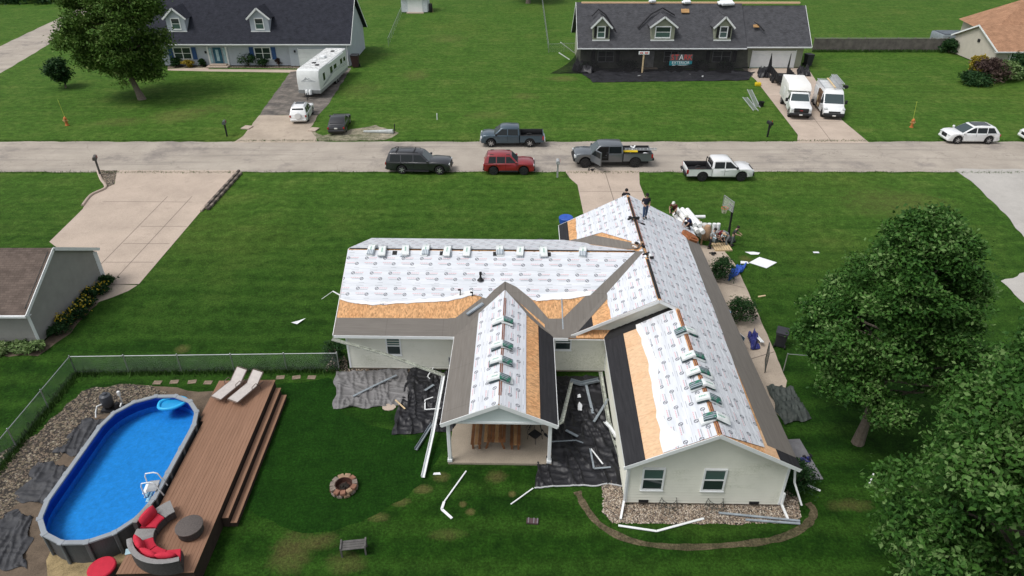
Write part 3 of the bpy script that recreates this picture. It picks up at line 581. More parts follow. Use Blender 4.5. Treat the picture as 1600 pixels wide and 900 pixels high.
def person(label, loc, rz, pose, shirt, pants, hat=None, hair=(.03,.022,.018), sc_=1., step=.0, grp='roofing crew'):
    P = POSES[pose]; root = thing('person', label, 'person', loc, rz, grp); root.scale = (sc_,)*3
    mr = lambda p, s_: (p[0]*s_, p[1], p[2])
    hip, wa, ch, nk, hd = (P[k] for k in ('hip','waist','chest','neck','head')); V = [hip, wa, ch, nk, lerp(nk, hd, .45), hd, (hd[0], hd[1]-.01, hd[2]+.09)]; E_ = [(i,i+1) for i in range(6)]
    Rd = [.145,.125,.15,.06,.062,.098,.07]
    for s_ in (1,-1):
        sh = (.17*s_, ch[1], ch[2]+.07); el, wr = mr(P['el'], s_), mr(P['wr'], s_); kn, an = mr(P['kn'], s_), mr(P['an'], s_)
        if step: kn = (kn[0], kn[1]+step*s_*.5, kn[2]); an = (an[0], an[1]+step*s_, an[2])
        hj = (.095*s_, hip[1], hip[2]-.05); b = len(V); hand = lerp(wr, (wr[0]-.1*s_, wr[1]-.3, wr[2]-.1), .22); V += [sh, el, wr, hand]; Rd += [.07,.047,.034,.036]; E_ += [(2,b),(b,b+1),(b+1,b+2),(b+2,b+3)]
        dv = Vector(hand)-Vector(wr); dv.normalize(); sd_ = dv.cross(Vector((0,0,1))); sd_.normalize()
        for q in range(5):        # fingers; the thumb leaves the side of the palm
            o0 = b+3 if q < 4 else b+2; off = sd_*((q-1.5)*.017) if q < 4 else sd_*(.045*s_); ln = (.07,.08,.075,.055,.05)[q]
            p1 = Vector(V[o0])+off+dv*ln*.55; p2 = p1+dv*ln*.4+Vector((0,0,-.03)); i = len(V); V += [tuple(p1), tuple(p2)]; Rd += [.011,.009]; E_ += [(o0,i),(i,i+1)]
        b = len(V); V += [hj, kn, an, (an[0], an[1]-.15, .045)]; Rd += [.088,.058,.042,.035]; E_ += [(0,b),(b,b+1),(b+1,b+2),(b+2,b+3)]
        shoe = MB(); shoe.rbox(an[0]-.05, an[0]+.05, an[1]-.20, an[1]+.075, .0, .10, .03); shoe.build('shoe', M_black, root, 1)
    skin_obj('body', V, E_, Rd, M_skin, root)
    m_s = mat('shirt_%.3f_%.3f_%.3f' % shirt, shirt, .9, .15, 8., bump=.3); m_p = mat('trousers_%.3f_%.3f_%.3f' % pants, pants, .9, .2, 8., bump=.3)
    V2 = [(hip[0],hip[1],hip[2]+.04), wa, ch, lerp(ch, nk, .7)]; R2 = [.165,.155,.175,.085]; E2 = [(0,1),(1,2),(2,3)]; V3 = [lerp(hip, wa, .5), hip]; R3 = [.145,.16]; E3 = [(0,1)]
    for s_ in (1,-1):
        sh = (.18*s_, ch[1], ch[2]+.07); el = mr(P['el'], s_); kn, an = mr(P['kn'], s_), mr(P['an'], s_)
        if step: kn = (kn[0], kn[1]+step*s_*.5, kn[2]); an = (an[0], an[1]+step*s_, an[2])
        b = len(V2); V2 += [sh, lerp(sh, el, .75)]; R2 += [.088,.07]; E2 += [(2,b),(b,b+1)]
        b = len(V3); V3 += [(.1*s_, hip[1], hip[2]-.08), kn, (an[0],an[1],an[2]+.03)]; R3 += [.11,.08,.068]; E3 += [(1,b),(b,b+1),(b+1,b+2)]
    skin_obj('shirt', V2, E2, R2, m_s, root); skin_obj('trousers', V3, E3, R3, m_p, root)
    h = MB(); c = hat or hair; hd = Vector(hd)
    h.lathe([(.112,-.01),(.118,.05),(.10,.105),(.06,.14),(.01,.15)], tuple(hd+Vector((0,.012,.0))), 12)
    if hat: h.slab([tuple(hd+Vector(q)) for q in ((-.085,-.09,.045),(-.06,-.21,.03),(.06,-.21,.03),(.085,-.09,.045))], .015)
    h.build('cap' if hat else 'hair', mat('cap_%.2f_%.2f_%.2f' % c, c, .9, .2, 8.), root, 1)
    fc = MB(); fy = hd.y-.094
    for s_ in (-1,1): fc.rbox(s_*.035-.012, s_*.035+.012, fy-.012, fy+.01, hd.z+.0, hd.z+.016, .004)
    fc.rbox(-.03,.03,fy-.004,fy+.015,hd.z-.06,hd.z-.048,.004); fc.build('face', mat('eye_dark', (.05,.03,.025), .5), root)
    ns = MB(); ns.loft([[(-.015,fy,hd.z-.02),(.015,fy,hd.z-.02),(0,fy,hd.z+.02)],[(-.008,fy-.025,hd.z-.025),(.008,fy-.025,hd.z-.025),(0,fy-.008,hd.z+.015)]])
    for s_ in (-1,1): ns.rbox(s_*.1-.012, s_*.1+.012, hd.y-.02, hd.y+.02, hd.z-.03, hd.z+.03, .008)
    ns.build('nose_and_ears', M_skin, root, 1); return root
NAVY, DENIM, DK = (.018,.02,.035), (.045,.075,.14), (.02,.02,.022)
person('worker in dark shirt and blue jeans standing on the white roof beside the ridge', house_w(7.85,38.4,pl_GR(7.85,38)+.04), .15, 'stand', NAVY, DENIM, (.015,.015,.015), sc_=.97, step=.1)
person('worker in black crouching at the far peak of the driveway gable', house_w(7.05,41.45,4.05), 2.9, 'crouch', (.015,.015,.018), DK, (.012,.012,.012), sc_=.97)
person('worker in navy shirt and pale cap sitting at the roof edge by the white rolls', house_w(11.3,40.7,pl_GR(11.3,40)+.03), -1.2, 'crouch', (.02,.03,.09), DK, (.55,.55,.5), sc_=.97)
person('worker in dark red shirt and white cap crouching behind the roof edge near the rolls', (11.75,45.1,1.7), -.6, 'crouch', (.10,.025,.02), (.03,.05,.02), (.7,.7,.65))
person('person in grey t-shirt leaning over the pallet beside the walkway', (14.04, 42.94), 1.3, 'reach', (.33,.35,.36), DK, None, sc_=.97)
person('person in maroon top and tan straw hat bending behind the shingle pallet', (14.81, 43.62), .4, 'bend', (.16,.02,.03), DK, (.55,.38,.24), sc_=.97)
person('person in dark clothing standing at the far side of the pallet by the hoop pole', (15.74, 43.33), 1.0, 'reach', (.05,.055,.05), (.10,.12,.12), None, sc_=.97)
person('person in grey work clothes stooping next to the basketball hoop pole', (15.28, 43.33), -1.7, 'bend', (.20,.22,.23), (.24,.26,.27), (.25,.26,.27), sc_=.97)
# ------------------------------------------------------------------ roof clutter
def clutter(name, label, cat, p, seed, cols, n=7, s=.16):
    r = random.Random(seed); o = thing(name, label, cat, p)
    for i in range(n):
        m = MB(); m.M = Matrix.Translation((r.uniform(-s*2,s*2), r.uniform(-s*1.2,s*1.2), r.uniform(.03,.14))) @ Matrix.Rotation(r.uniform(0,3.1),4,'Z') @ Matrix.Rotation(r.uniform(-.4,.4),4,'X')
        if i % 3 == 0: m.tube([(-.2,0,0),(-.06,.08,.03),(.08,-.04,.05),(.22,.05,0)], .04, 6)
        else: m.rbox(-r.uniform(.06,s), r.uniform(.06,s), -.06, .07, -.04, .07, .02)
        m.build(['hose','tool','pouch'][i % 3], cols[i % len(cols)], o, 1)
    return o
M_red = mat('brick_red', (.30,.09,.06), .8, .2); M_tan = mat('tan_canvas', (.42,.27,.17), .9, .2)
clutter('tool_belt', 'black tool belt and hose lying across the ridge near the standing worker', 'tool belt', house_w(7.05,37.6,4.85), 3, [M_black, M_rubber])
clutter('tool_pile', 'tools and tan scraps piled where the long ridge meets the cross ridge', 'tools', house_w(6.85,34.2,4.8), 4, [M_tan, M_black, M_white])
clutter('tool_bag', 'black tool bag with white scraps just below the ridge junction', 'tool bag', house_w(7.1,33.0,4.75), 5, [M_black, M_rubber, M_white])
m = MB(); m.rbox(-.18,.18,-.07,.07,0,.08,.03); m.cyl((-.15,0,.05),(-.38,.05,.03),.02,n=6); o = m.build('nail_gun', M_black, None, 1); o.location = house_w(7.55,37.3,4.66); o.rotation_euler = (0,.45,.4); tag(o, 'small black nail gun left on the white roof by the standing worker', 'nail gun')
for (x, y, l) in ((-1.0,30.95,'black utility tool standing in the underlayment above the porch valley'),(-.05-.6+.0,30.9,'')):
    pass
for x, y, h, l in ((-3.0,30.65,.36,'dark pry bar stuck in the loose underlayment edge of the long roof'),(-2.35,30.62,.24,'short dark hammer by the loose underlayment edge of the long roof')):
    m = MB(); z = pl_LW(x,y); m.cyl((0,0,.03),(.04,.02,h),.03,.022,n=8); m.rbox(-.1,.06,-.04,.04,h-.02,h+.06,.02); o = m.build('hand_tool', M_black, None, 1); o.location = house_w(x,y,z); tag(o, l, 'hand tool')
m = MB(); r_ = random.Random(5); pts = [(.34*(1+r_.uniform(-.2,.2))*1.7*math.cos(a_), .42*(1+r_.uniform(-.2,.2))*math.sin(a_)) for a_ in [i*.52 for i in range(12)]]
m.prism(pts, 0, .16); m.prism([(x*.6+.05,y*.6) for x,y in pts], .16, .24); o = m.build('scrap_pile', mat('cedar_scrap', (.32,.12,.05), .85, .35, 5., bump=.6), None, 1); o.location = house_w(10.95,39.0,pl_GR(10.95,0)+.05); o.rotation_euler = (0,.47,-.3); tag(o, 'rusty orange pile of torn scrap on the far corner of the grey roof strip', 'scrap')
# ------------------------------------------------------------------ tarps and gutters
def tarp(name, label, cat, quad, z, amp, m, seed=0, n=44, fr=1.6, hem=None, rough=.07):
    mb = MB(); vs, fs = [], []
    for j in range(n+1):
        for i in range(n+1):
            u, w = i/n, j/n; a = lerp(quad[0], quad[1], u); b = lerp(quad[3], quad[2], u); x, y = lerp(a, b, w)[:2]
            e = 1.5*rough if (i in (0,n) or j in (0,n)) else rough*.3
            x += nz(x*1.3, y*1.3, seed+5)*e*2; y += nz(x*1.3, y*1.3, seed+9)*e*2
            h = z + amp*(.35*abs(nz(x*fr*.7, y*fr*.7, seed)) + 1.3*max(0, .30-abs(nz(x*fr*1.9+y*.6, y*fr*.45, seed+3)))**1.5*3 + 1.1*max(0, .26-abs(nz(x*fr*.5, y*fr*2.2+x*.5, seed+4)))**1.5*3)
            vs.append((x, y, max(z+.003, h if 0 < i < n and 0 < j < n else z+.004+.25*(h-z))))
    for j in range(n):
        for i in range(n): k = j*(n+1)+i; fs.append((k, k+1, k+n+2, k+n+1))
    cx = sum(p[0] for p in vs)/len(vs); cy = sum(p[1] for p in vs)/len(vs); mb.add([(x-cx, y-cy, q) for x, y, q in vs], fs)
    if hem:
        root = thing(name, label, cat, (cx, cy, 0)); mb.build('sheet', m, root, 2); h = MB(); h.tube([(vs[k][0]-cx, vs[k][1]-cy, vs[k][2]+.02) for k in range(n+1)][::2], .035, 6); h.build('hem', hem, root, 1); return root
    o = mb.build(name, m, None, 2); o.location = (cx, cy, 0); return tag(o, label, cat)
M_tarpk = mat('black_tarp', (.018,.018,.021), .45, .3, 1.2, bump=.4, spec=.35, fine=9); M_tarpg = mat('grey_tarp', (.17,.165,.165), .5, .10, 1., bump=.5, fine=9); M_tarpd = mat('dark_green_tarp', (.05,.06,.055), .6, .3, 2., bump=.3); M_tarpb = mat('blue_tarp', (.03,.10,.45), .5, .2, 3., bump=.3); M_tarpn = mat('navy_tarp', (.03,.035,.16), .5, .25, 3., bump=.3); M_board = mat('grey_board', (.17,.17,.18), .8, .25, 2., bump=.3)
tarp('tarp', 'crumpled grey tarp spread on the lawn under the small window', 'tarp', [(-8.85, 25.91),(-5.15, 26.19),(-5.6, 29.14),(-9.46, 28.81)], .012, .18, M_tarpg, 1, 70, 1.5)
tarp('tarp', 'crumpled black tarp between the grey tarp and the porch wing', 'tarp', [(-5.74, 24.1),(-2.7, 24.36),(-2.6,28.7),(-5.55, 29.3)], .03, .2, M_tarpk, 2, 70)
tarp('tarp', 'big black tarp filling the yard between porch and gable wing', 'tarp', [(1.01, 20.86),(4.87, 20.93),(4.9,28.5),(1.85,28.5)], .02, .2, M_tarpk, 3, 110, 1.2, hem=mat('tarp_hem', (.45,.46,.47), .7, .2))
tarp('tarp', 'dark green crumpled tarp beside the walkway under the big tree', 'tarp', [(13.15, 24.89),(14.7, 25.21),(14.45, 27.38),(13.29, 27.69)], .03, .35, M_tarpd, 4, 24, 1.8)
tarp('tarp', 'bright blue tarp crumpled at the corner of the walkway shrub', 'tarp', [(14.12, 38.33),(15.08, 39.08),(15.99, 40.28),(14.79, 40.02)], .03, .4, M_tarpb, 5, 24, 2.2)
tarp('tarp', 'navy blue cloth heap on the walkway near the wheeled bin', 'tarp', [(13.38, 30.92, 0),(13.89, 30.92),(14.08, 32.16),(13.49, 32.03)], .03, .6, M_tarpn, 6, 18, 2.4)
m = MB(); m.rbox(-.42,.42,-1.25,1.25,0,.05,.01); o = m.build('board', M_board); o.location = (*(13.26, 22.52), .012); o.rotation_euler = (0,0,.06); tag(o, 'large grey board lying on grass beside the gable wing', 'board')
clutter('tool_belt', 'blue and black tool belt dropped on the grey board', 'tool belt', (*(13.37, 22.44), .06), 9, [M_tarpn, M_black], 5, .13)
def gutter(label, pts, m=M_white, w=.13, grp='torn-off gutters and trim', name='gutter', flat=False):
    c = [sum(p[i] for p in pts)/len(pts) for i in range(3)]; c[2] = 0; o = MB(); pts = [tuple(a-b for a, b in zip(p, c)) for p in pts]
    for a, b in zip(pts, pts[1:]):
        if flat: o.bar(a, b, w, .03); continue
        A, B = Vector(a), Vector(b); d_ = (B-A).normalized(); s_ = d_.cross(Vector((0,0,1))).normalized()*w*.5; up = s_.normalized().cross(d_)*w*.7
        o.bar(A, B, w, .012, up); o.bar(A+s_+up*.5, B+s_+up*.5, .012, w*.7, up); o.bar(A-s_+up*.5, B-s_+up*.5, .012, w*.7, up)
    q = o.build(name, m); q.location = c; return tag(q, label, 'gutter' if name == 'gutter' else 'trim strip', grp)
M_algae = mat('mouldy_gutter', (.44,.46,.40), .7, .4, 4., fine=14)
gutter('long torn gutter hanging from the far eave corner down across the siding', [(-9.25,28.5,2.42), (-6.58, 28.13, 1.75), (-3.48, 27.48, 0.85)], M_algae, .14)
gutter('long white gutter leaning from the porch eave down onto the lawn', [(-3.49, 27.36, 0.95), (-3.73, 23.73, 0.35), (-3.93, 21.35, 0.1)], M_white, .16)
gutter('grey gutter strip lying next to the leaning white gutter', [(-3.85, 24.78, 0.1), (-4.45, 23.07, 0.06)], M_galv, .14)
gutter('bent gutter dangling from the porch eave corner over the black tarp', [(1.94, 22.11, 2.5), (2.2, 22.59, 2.2), (3.06, 27.39, 0.5)], M_algae, .15)
gutter('crumpled gutter lying by the back wall on the black tarp', [(3.02, 27.68, 0.35), (3.59, 27.6, 0.2), (4.54, 27.86, 0.25)], M_galv, .2)
gutter('long pale gutter lying along the gable wing side on the black tarp', [(4.7, 28.66, 0.2), (4.68, 24.77, 0.15), (4.95, 22.04, 0.25)], M_algae, .17)
gutter('short white downspout piece resting across the long pale gutter', [(4.45, 24.55, 0.4), (4.65, 24.2, 0.4), (4.87, 23.51, 0.4)], M_white, .13, name='downspout')
strips = [
 ([(3.85, 27.55, 0.2), (3.98, 25.4, 0.2)], 'grey metal strip down the middle of the big black tarp', 1, 0.13),
 ([(4.86, 26.49, 0.2), (3.97, 24.81, 0.2)], 'grey metal strip slanting across the big black tarp', 1, 0.12),
 ([(2.57, 24.23, 0.2), (3.11, 23.8, 0.2)], 'short grey metal strip by the porch post on black tarp', 1, 0.13),
 ([(1.86, 23.46, 0.2), (3.0, 23.55, 0.2), (3.32, 23.38, 0.2)], 'thin grey rod reaching from the porch post over black tarp', 1, 0.05),
 ([(3.61, 23.01, 0.2), (3.66, 21.78, 0.2), (4.42, 21.86, 0.2)], 'angle of grey trim near the front hem of black tarp', 1, 0.08),
 ([(3.64, 23.01, 0.2), (4.09, 22.05, 0.2)], 'thin white trim stick crossing the grey angle on black tarp', 0, 0.06),
 ([(-6.1, 28.39, 0.2), (-7.11, 27.55, 0.2), (-8.07, 26.69, 0.2)], 'long grey metal strip lying across the grey tarp', 1, 0.11),
 ([(-4.2, 29.09, 0.2), (-4.46, 28.28, 0.2), (-4.31, 28.07, 0.2)], 'hooked white trim at the wall end of the small black tarp', 0, 0.05),
 ([(-3.61, 27.01, 0.06), (-4.39, 26.4, 0.2), (-4.31, 25.68, 0.2), (-3.56, 25.77, 0.2)], 'bent white trim loop on the small black tarp', 0, 0.06),
 ([(-4.47, 27.14, 0.2), (-4.06, 27.6, 0.2)], 'grey metal scrap near the top of the small black tarp', 1, 0.12),
 ([(-2.05, 21.77, 0.06), (-2.89, 20.02, 0.06)], 'long thin white trim stick on the lawn by the porch', 0, 0.06),
 ([(-2.89, 20.02, 0.06), (-2.96, 19.63, 0.06), (-2.49, 19.15, 0.06)], 'bent white downspout elbow at the end of the lawn stick', 0, 0.11),
 ([(0.92, 20.77, 0.06), (-0.05, 19.89, 0.06)], 'thin white pole lying at the black tarp corner', 0, 0.05),
 ([(4.36, 18.79, 0.06), (5.88, 18.51, 0.06), (7.96, 19.15, 0.06)], 'long bent white trim piece in front of the gravel bed', 0, 0.09),
 ([(12.92, 20.95, 0.06), (13.36, 20.62, 0.06)], 'short white downspout end on grass near the board', 0, 0.1),
 ([(16.11, 21.61, 0.06), (15.62, 20.98, 0.06)], 'small white stick on the grass below the big tree', 0, 0.06),
 ([(-11.27, 34.18, 1.3), (-10.37, 33.59, 2.2), (-9.78, 32.85, 2.4)], 'bent white corner trim beside the end of the long roof', 0, 0.07),
 ([(-5.88, 26.4, 0.2), (-5.3, 25.73, 0.2)], 'short wooden stake at the edge of the grey tarp', 2, 0.07),
]
for pts, l, k, w in strips:
    nm = 'wooden_stake' if k == 2 else ('downspout' if 'downspout' in l else 'trim_strip'); o = gutter(l, pts, (M_white, M_galv, M_pine)[k], w, 'torn-off gutters and trim', nm, True)
    if k == 2: o['category'] = 'stake'
for l, p, q in (('upper grey metal pipe lying over the gravel bed under the gable', (1123,802), (1252,815)), ('lower grey metal pipe lying over the gravel bed under the gable', (1135,808), (1250,819))):
    pass

for l, A, B in (('upper of two grey pipes lying across the gravel under the gable', (8.63, 19.41, 0.1), (11.87, 18.99, 0.1)), ('lower of two grey pipes lying across the gravel under the gable', (9.66, 19.07, 0.08), (11.84, 18.87, 0.08))):
    m = MB(); m.cyl((0,0,0), tuple(b-a for a, b in zip(A, B)), .05, n=8); o = m.build('pipe', M_galv); o.location = A; tag(o, l, 'pipe', 'grey pipes on the gravel')
M_foam = mat('white_foam', (.80,.82,.84), .7, .06, 4.)
def scrap(label, p, pts, th, m=M_foam, rz=0., z=.02, cat='scrap', name='scrap_piece', bend=.15):
    o = MB(); r = random.Random(label); o.slab([(x, y, z+bend*r.uniform(0,1)*math.hypot(x,y)) for x, y in pts], th, (0,0,1)); q = o.build(name, m); q.location = (*p, 0.); q.rotation_euler = (0,0,rz); return tag(q, label, cat)
scrap('large white foam sheet lying on the lawn beside the walkway', (17.2, 40.81), [(-.95,0),(0,-.78),(.95,0),(0,.78)], .03, z=.05, bend=.0, name='foam_sheet')
scrap('torn white sheet with dark marks just behind the foam sheet', (16.93, 42.09), [(-.5,.3),(-.2,-.1),(.3,-.15),(.5,.1),(.1,.3)], .01)
scrap('small white scrap by the blue tarp on the walkway edge', (15.93, 40.81), [(-.3,-.12),(.3,-.1),(.25,.15),(-.2,.2)], .02)
scrap('crumpled white paper scrap alone on the lawn beside the long wing', (-12.73, 33.59), [(-.35,-.2),(0,-.25),(.4,.25),(.1,.15),(-.1,.02)], .01, bend=.5)
scrap('tiny white scrap far out on the lawn by the big tree', (21.4, 42.27), [(-.2,-.1),(.2,-.1),(.2,.1),(-.2,.1)], .02)
scrap('splintered orange wood scrap on the lawn past the walkway', (15.75, 36.45), [(-.25,-.1),(.3,.1),(.28,.16),(-.2,.06)], .03, M_pine)
scrap('small torn white wrapper in the middle of the big black tarp', (3.36, 25.91), [(-.1,-.3),(.08,-.35),(.15,.1),(.02,.35),(-.08,.1)], .01, z=.2, bend=.3)
scrap('white wrapper shred above the torn wrapper on black tarp', (3.39, 26.68), [(-.08,-.12),(.1,-.1),(.08,.15),(-.05,.1)], .01, z=.2, bend=.3)
scrap('white paving slab at the lower edge of the grey tarp', (-6.16, 26.05), [(.35*math.cos(i*.6),.25*math.sin(i*.6)) for i in range(10)], .04, M_conc, z=.05, bend=0, cat='paving slab', name='paving_slab')
scrap('cracked white scrap on the grass near the porch post', (-3.37, 21.63), [(-.15,-.06),(.2,-.04),(.15,.08),(-.12,.06)], .02)

# ------------------------------------------------------------------ pool
M_poolwall = strip_mat('pool_wall', (.085,.09,.095), .6, 0, .09, .25, .5, .15)
M_rim = mat('pool_rim', (.27,.295,.32), .5, .1, 2.)
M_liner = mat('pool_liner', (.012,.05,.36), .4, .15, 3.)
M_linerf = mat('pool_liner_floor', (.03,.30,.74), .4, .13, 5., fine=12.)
M_water, t = newmat('pool_water', .03, .5); t.bsdf.inputs['Base Color'].default_value = (.01,.02,.03,1); t.bsdf.inputs['Roughness'].default_value = .04
tr = t.n.new('ShaderNodeBsdfTransparent'); tr.inputs[0].default_value = (.74,.93,1.,1); fz = t.n.new('ShaderNodeFresnel'); fz.inputs[0].default_value = 1.33; ms = t.n.new('ShaderNodeMixShader')
t.l.new(fz.outputs[0], ms.inputs[0]); t.l.new(tr.outputs[0], ms.inputs[1]); t.l.new(t.bsdf.outputs[0], ms.inputs[2]); t.l.new(ms.outputs[0], t.n['Material Output'].inputs[0])
v = t.coord('Object'); b_ = t.bump(t.noise(v, 3.2, 4, .6), .2, .05); t.l.new(b_.outputs[0], fz.inputs['Normal'])
pool = thing('swimming_pool', 'oval above-ground pool with bright blue water and grey rim', 'pool', (-16.76,21.32,0), .02)
RP, HP = 2.14, 2.14      # end radius, half straight
def stadium(r, n=14):
    out = []
    for k in range(n+1): a = math.pi*k/n; out.append((r*math.cos(a), HP + r*math.sin(a)))
    for k in range(n+1): a = math.pi + math.pi*k/n; out.append((r*math.cos(a), -HP + r*math.sin(a)))
    return out
def band(name, r0, r1, z0, z1, m, parent, cap=True):
    a, b = stadium(r0), stadium(r1); n = len(a); mb = MB()
    rings = [[(x,y,z0) for x,y in a], [(x,y,z1) for x,y in a], [(x,y,z1) for x,y in b], [(x,y,z0) for x,y in b]]
    mb.loft(rings + [rings[0]], False, False); return mb.build(name, m, parent, 1)
band('wall', RP, RP-.04, 0., 1.16, M_poolwall, pool)
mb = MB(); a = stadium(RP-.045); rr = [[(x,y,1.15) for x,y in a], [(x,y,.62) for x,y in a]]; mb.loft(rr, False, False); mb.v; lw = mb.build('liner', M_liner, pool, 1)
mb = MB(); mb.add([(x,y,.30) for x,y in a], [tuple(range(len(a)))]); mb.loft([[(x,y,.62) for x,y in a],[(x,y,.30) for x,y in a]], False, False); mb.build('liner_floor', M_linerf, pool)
mb = MB(); a2 = stadium(RP-.05); mb.add([(x,y,.94) for x,y in a2], [tuple(range(len(a2)))]); mb.build('water', M_water, pool)
# rim rails, one plate per bay, with joint caps and uprights
per = stadium(RP, 7); n = len(per)
def outw(p):
    c = Vector((0, max(-HP, min(HP, p[1])), 0)); d_ = Vector((p[0], p[1], 0)) - c; return d_.normalized()
pts = per[:8] + [(-RP, HP/3), (-RP, -HP/3)] + per[8:] + [(RP, -HP/3), (RP, HP/3)]
for i in range(len(pts)):
    p, q = pts[i], pts[(i+1) % len(pts)]
    if math.dist(p, q) < .05: continue
    np_, nq = outw(p), outw(q); mb = MB(); P, Q = Vector((*p, 1.2)), Vector((*q, 1.2))
    mb.slab([tuple(P-np_*.10), tuple(P+np_*.10), tuple(Q+nq*.10), tuple(Q-nq*.10)], .05, (0,0,1)) if False else mb.loft([[tuple(P-np_*.10-Vector((0,0,.06))), tuple(P+np_*.11-Vector((0,0,.06))), tuple(P+np_*.10), tuple(P-np_*.09)], [tuple(Q-nq*.10-Vector((0,0,.06))), tuple(Q+nq*.11-Vector((0,0,.06))), tuple(Q+nq*.10), tuple(Q-nq*.09)]])
    mb.build('top_rail', M_rim, pool)
    c = MB(); c.M = Matrix.Translation((p[0], p[1], 0)) @ Matrix.Rotation(math.atan2(np_.y, np_.x), 4, 'Z'); c.rbox(-.12,.13,-.10,.10,1.15,1.215,.02); c.build('rail_cap', M_rim, pool)
    u = MB(); u.M = c.M; u.rbox(.01,.10,-.07,.07,0,1.15,.02); u.build('upright', mat('upright_grey', (.13,.14,.145), .6, .1), pool)
lad = thing('pool_ladder', 'white A-frame pool ladder hooked over the pool rim by the deck', 'ladder', (*(-14.75, 19.83, 0.9), 0), .15)
for s_ in (-.27, .27):
    m = MB(); m.tube([(-.42,s_,.9),(-.42,s_,1.55),(-.36,s_,1.72),(-.05,s_,1.74),(.10,s_,1.66),(.3,s_,.92)], .028, 8); m.build('handrail', M_white, lad, 1)
for k in range(3):
    m = MB(); m.rbox(-.5,-.3,-.27,.27,.62+k*.24,.66+k*.24,.015); m.build('step', M_white, lad)
m = MB(); m.rbox(-.32,.10,-.3,.3,1.22,1.27,.02); m.build('platform', mat('grey_plastic', (.35,.36,.37), .5), lad)
fl = thing('pool_float', 'turquoise inflatable lounge float on the pool water', 'pool float', (*(-16.46, 25.24, 1), .94), .3)
M_float = mat('turquoise_vinyl', (.03,.42,.78), .3, .1, 2.); M_float2 = mat('clear_blue_vinyl', (.02,.30,.62), .3, .1, 2.)
m = MB(); pts = [(.62*math.cos(a_)*(1+.08*math.cos(3*a_)), .44*math.sin(a_), .07) for a_ in [2*math.pi*i/24 for i in range(25)]]; m.tube(pts, .085, 8); m.build('ring', M_float, fl, 2)
m = MB(); m.lathe([(.01,.06),(.4,.06),(.5,.05),(.5,.03),(.01,.03)], (0,0,0), 20); m.build('bed', M_float2, fl, 1); fl.scale = (1.,.95,1.)
pump = thing('pool_filter', 'black pool filter with round tank beside the far end of the pool', 'pool filter', (-20.07, 25.91))
m = MB(); m.lathe([(.24,.3),(.28,.36),(.29,.75),(.25,.92),(.12,.98),(.1,1.05),(.02,1.06)], (0,0,0), 16); m.build('tank', mat('filter_tank', (.06,.065,.075), .35, .1), pump, 1)
m = MB(); m.rbox(-.35,.35,-.25,.25,0,.12,.03); m.rbox(-.16,.16,-.16,.16,.12,.3,.03); m.build('base', M_black, pump, 1)
m = MB(); m.cyl((.35,0,.2),(.72,.05,.2),.1,n=12); m.lathe([(.14,.1),(.15,.35),(.1,.42)], (.42,.02,0), 12); m.build('motor', M_black, pump, 1)
m = MB(); m.tube([(-.1,-.2,.55),(-.25,-.45,.6),(-.35,-.55,.3),(-.32,-.7,.1)], .035, 8); m.tube([(.6,.05,.35),(.75,-.1,.5),(.85,-.4,.55)], .035, 8); m.build('hose', M_white, pump, 1)
o = MB(); o.cyl((0,0,0),(0,0,.75),.03,n=8); o.rbox(-.07,.07,-.06,.06,.6,.85,.02); o = o.build('timer_post', M_vinyl); o.location = (*(-19.62, 26.29), 0); tag(o, 'white outlet box on a short post behind the pool filter', 'outlet post')
# black landscape fabric patches round the pool
for k, (q, l) in enumerate([([(-21.03, 22.76),(-19.91, 22.76),(-19.72, 25.21),(-21.04, 25.21)],'strip of black landscape fabric along the middle of the pool edge'),([(-21.06, 20.04),(-19.72, 19.8),(-19.92, 22.13),(-21.27, 22.37)],'crumpled black fabric scrap beside the pool gravel midway'),([(-20.56, 16.91),(-18.79, 16.77),(-19.98, 19.33),(-21.32, 19.6)],'wide black landscape fabric sheet in the near pool corner')]):
    tarp('landscape_fabric', l, 'landscape fabric', q, .016, .16, mat('landscape_fabric', (.05,.051,.056), .6, .3, 3., bump=.4), 30+k, 34, 1.8, None, .22)
# ------------------------------------------------------------------ deck and its furniture
M_deck, t = newmat('deck_board', .7, .3); v = t.coord('Object'); r_ = t.n.new('ShaderNodeObjectInfo').outputs['Random']
a = t.ramp(t.noise(t.mapping(v, (9.,.5,9.)), 1.5, 4, .6), [(.3, (.225,.122,.074)), (.7, (.285,.160,.102))])
t.l.new(t.mix(1., a, t.ramp(r_, [(0., .95), (1., 1.05)]), 'MULTIPLY'), t.bsdf.inputs['Base Color'])
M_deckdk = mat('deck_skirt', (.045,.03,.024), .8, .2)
deck = thing('pool_deck', 'long brown board deck beside the pool with two side steps', 'deck', (-13.3,21.53,0), .025)
DZ, DW, DL = .9, 2.84, 11.15; nb = 20; bw = DW/nb
pool_m = (deck.matrix_basis.inverted() @ pool.matrix_basis)
def pool_hit(x):   # y-range of the pool (outer rim) at deck-local x
    ys = []
    for k in range(400):
        y = -DL/2 + DL*k/399; p = pool_m.inverted() @ Vector((x, y, 0)); c = Vector((0, max(-HP, min(HP, p.y)), 0))
        if (Vector((p.x, p.y, 0))-c).length < RP+.11: ys.append(y)
    return (min(ys), max(ys)) if ys else None
for i in range(nb):
    x0 = -DW/2 + i*bw; h = pool_hit(x0); segs = [(-DL/2, DL/2)] if not h else [(-DL/2, h[0]), (h[1], DL/2)]
    for y0, y1 in segs:
        if y1-y0 < .1: continue
        m = MB(); m.rbox(x0+.0025, x0+bw-.0025, y0, y1, DZ-.03, DZ, .003); m.build('board', M_deck, deck)
m = MB(); m.box(-DW/2+.45,DW/2-.03,-DL/2+.04,DL/2-.04,.02,DZ-.035); m.box(-DW/2+.02,-DW/2+.45,-DL/2+.04,-DL/2+.9,.02,DZ-.035); m.build('skirt', M_deckdk, deck)
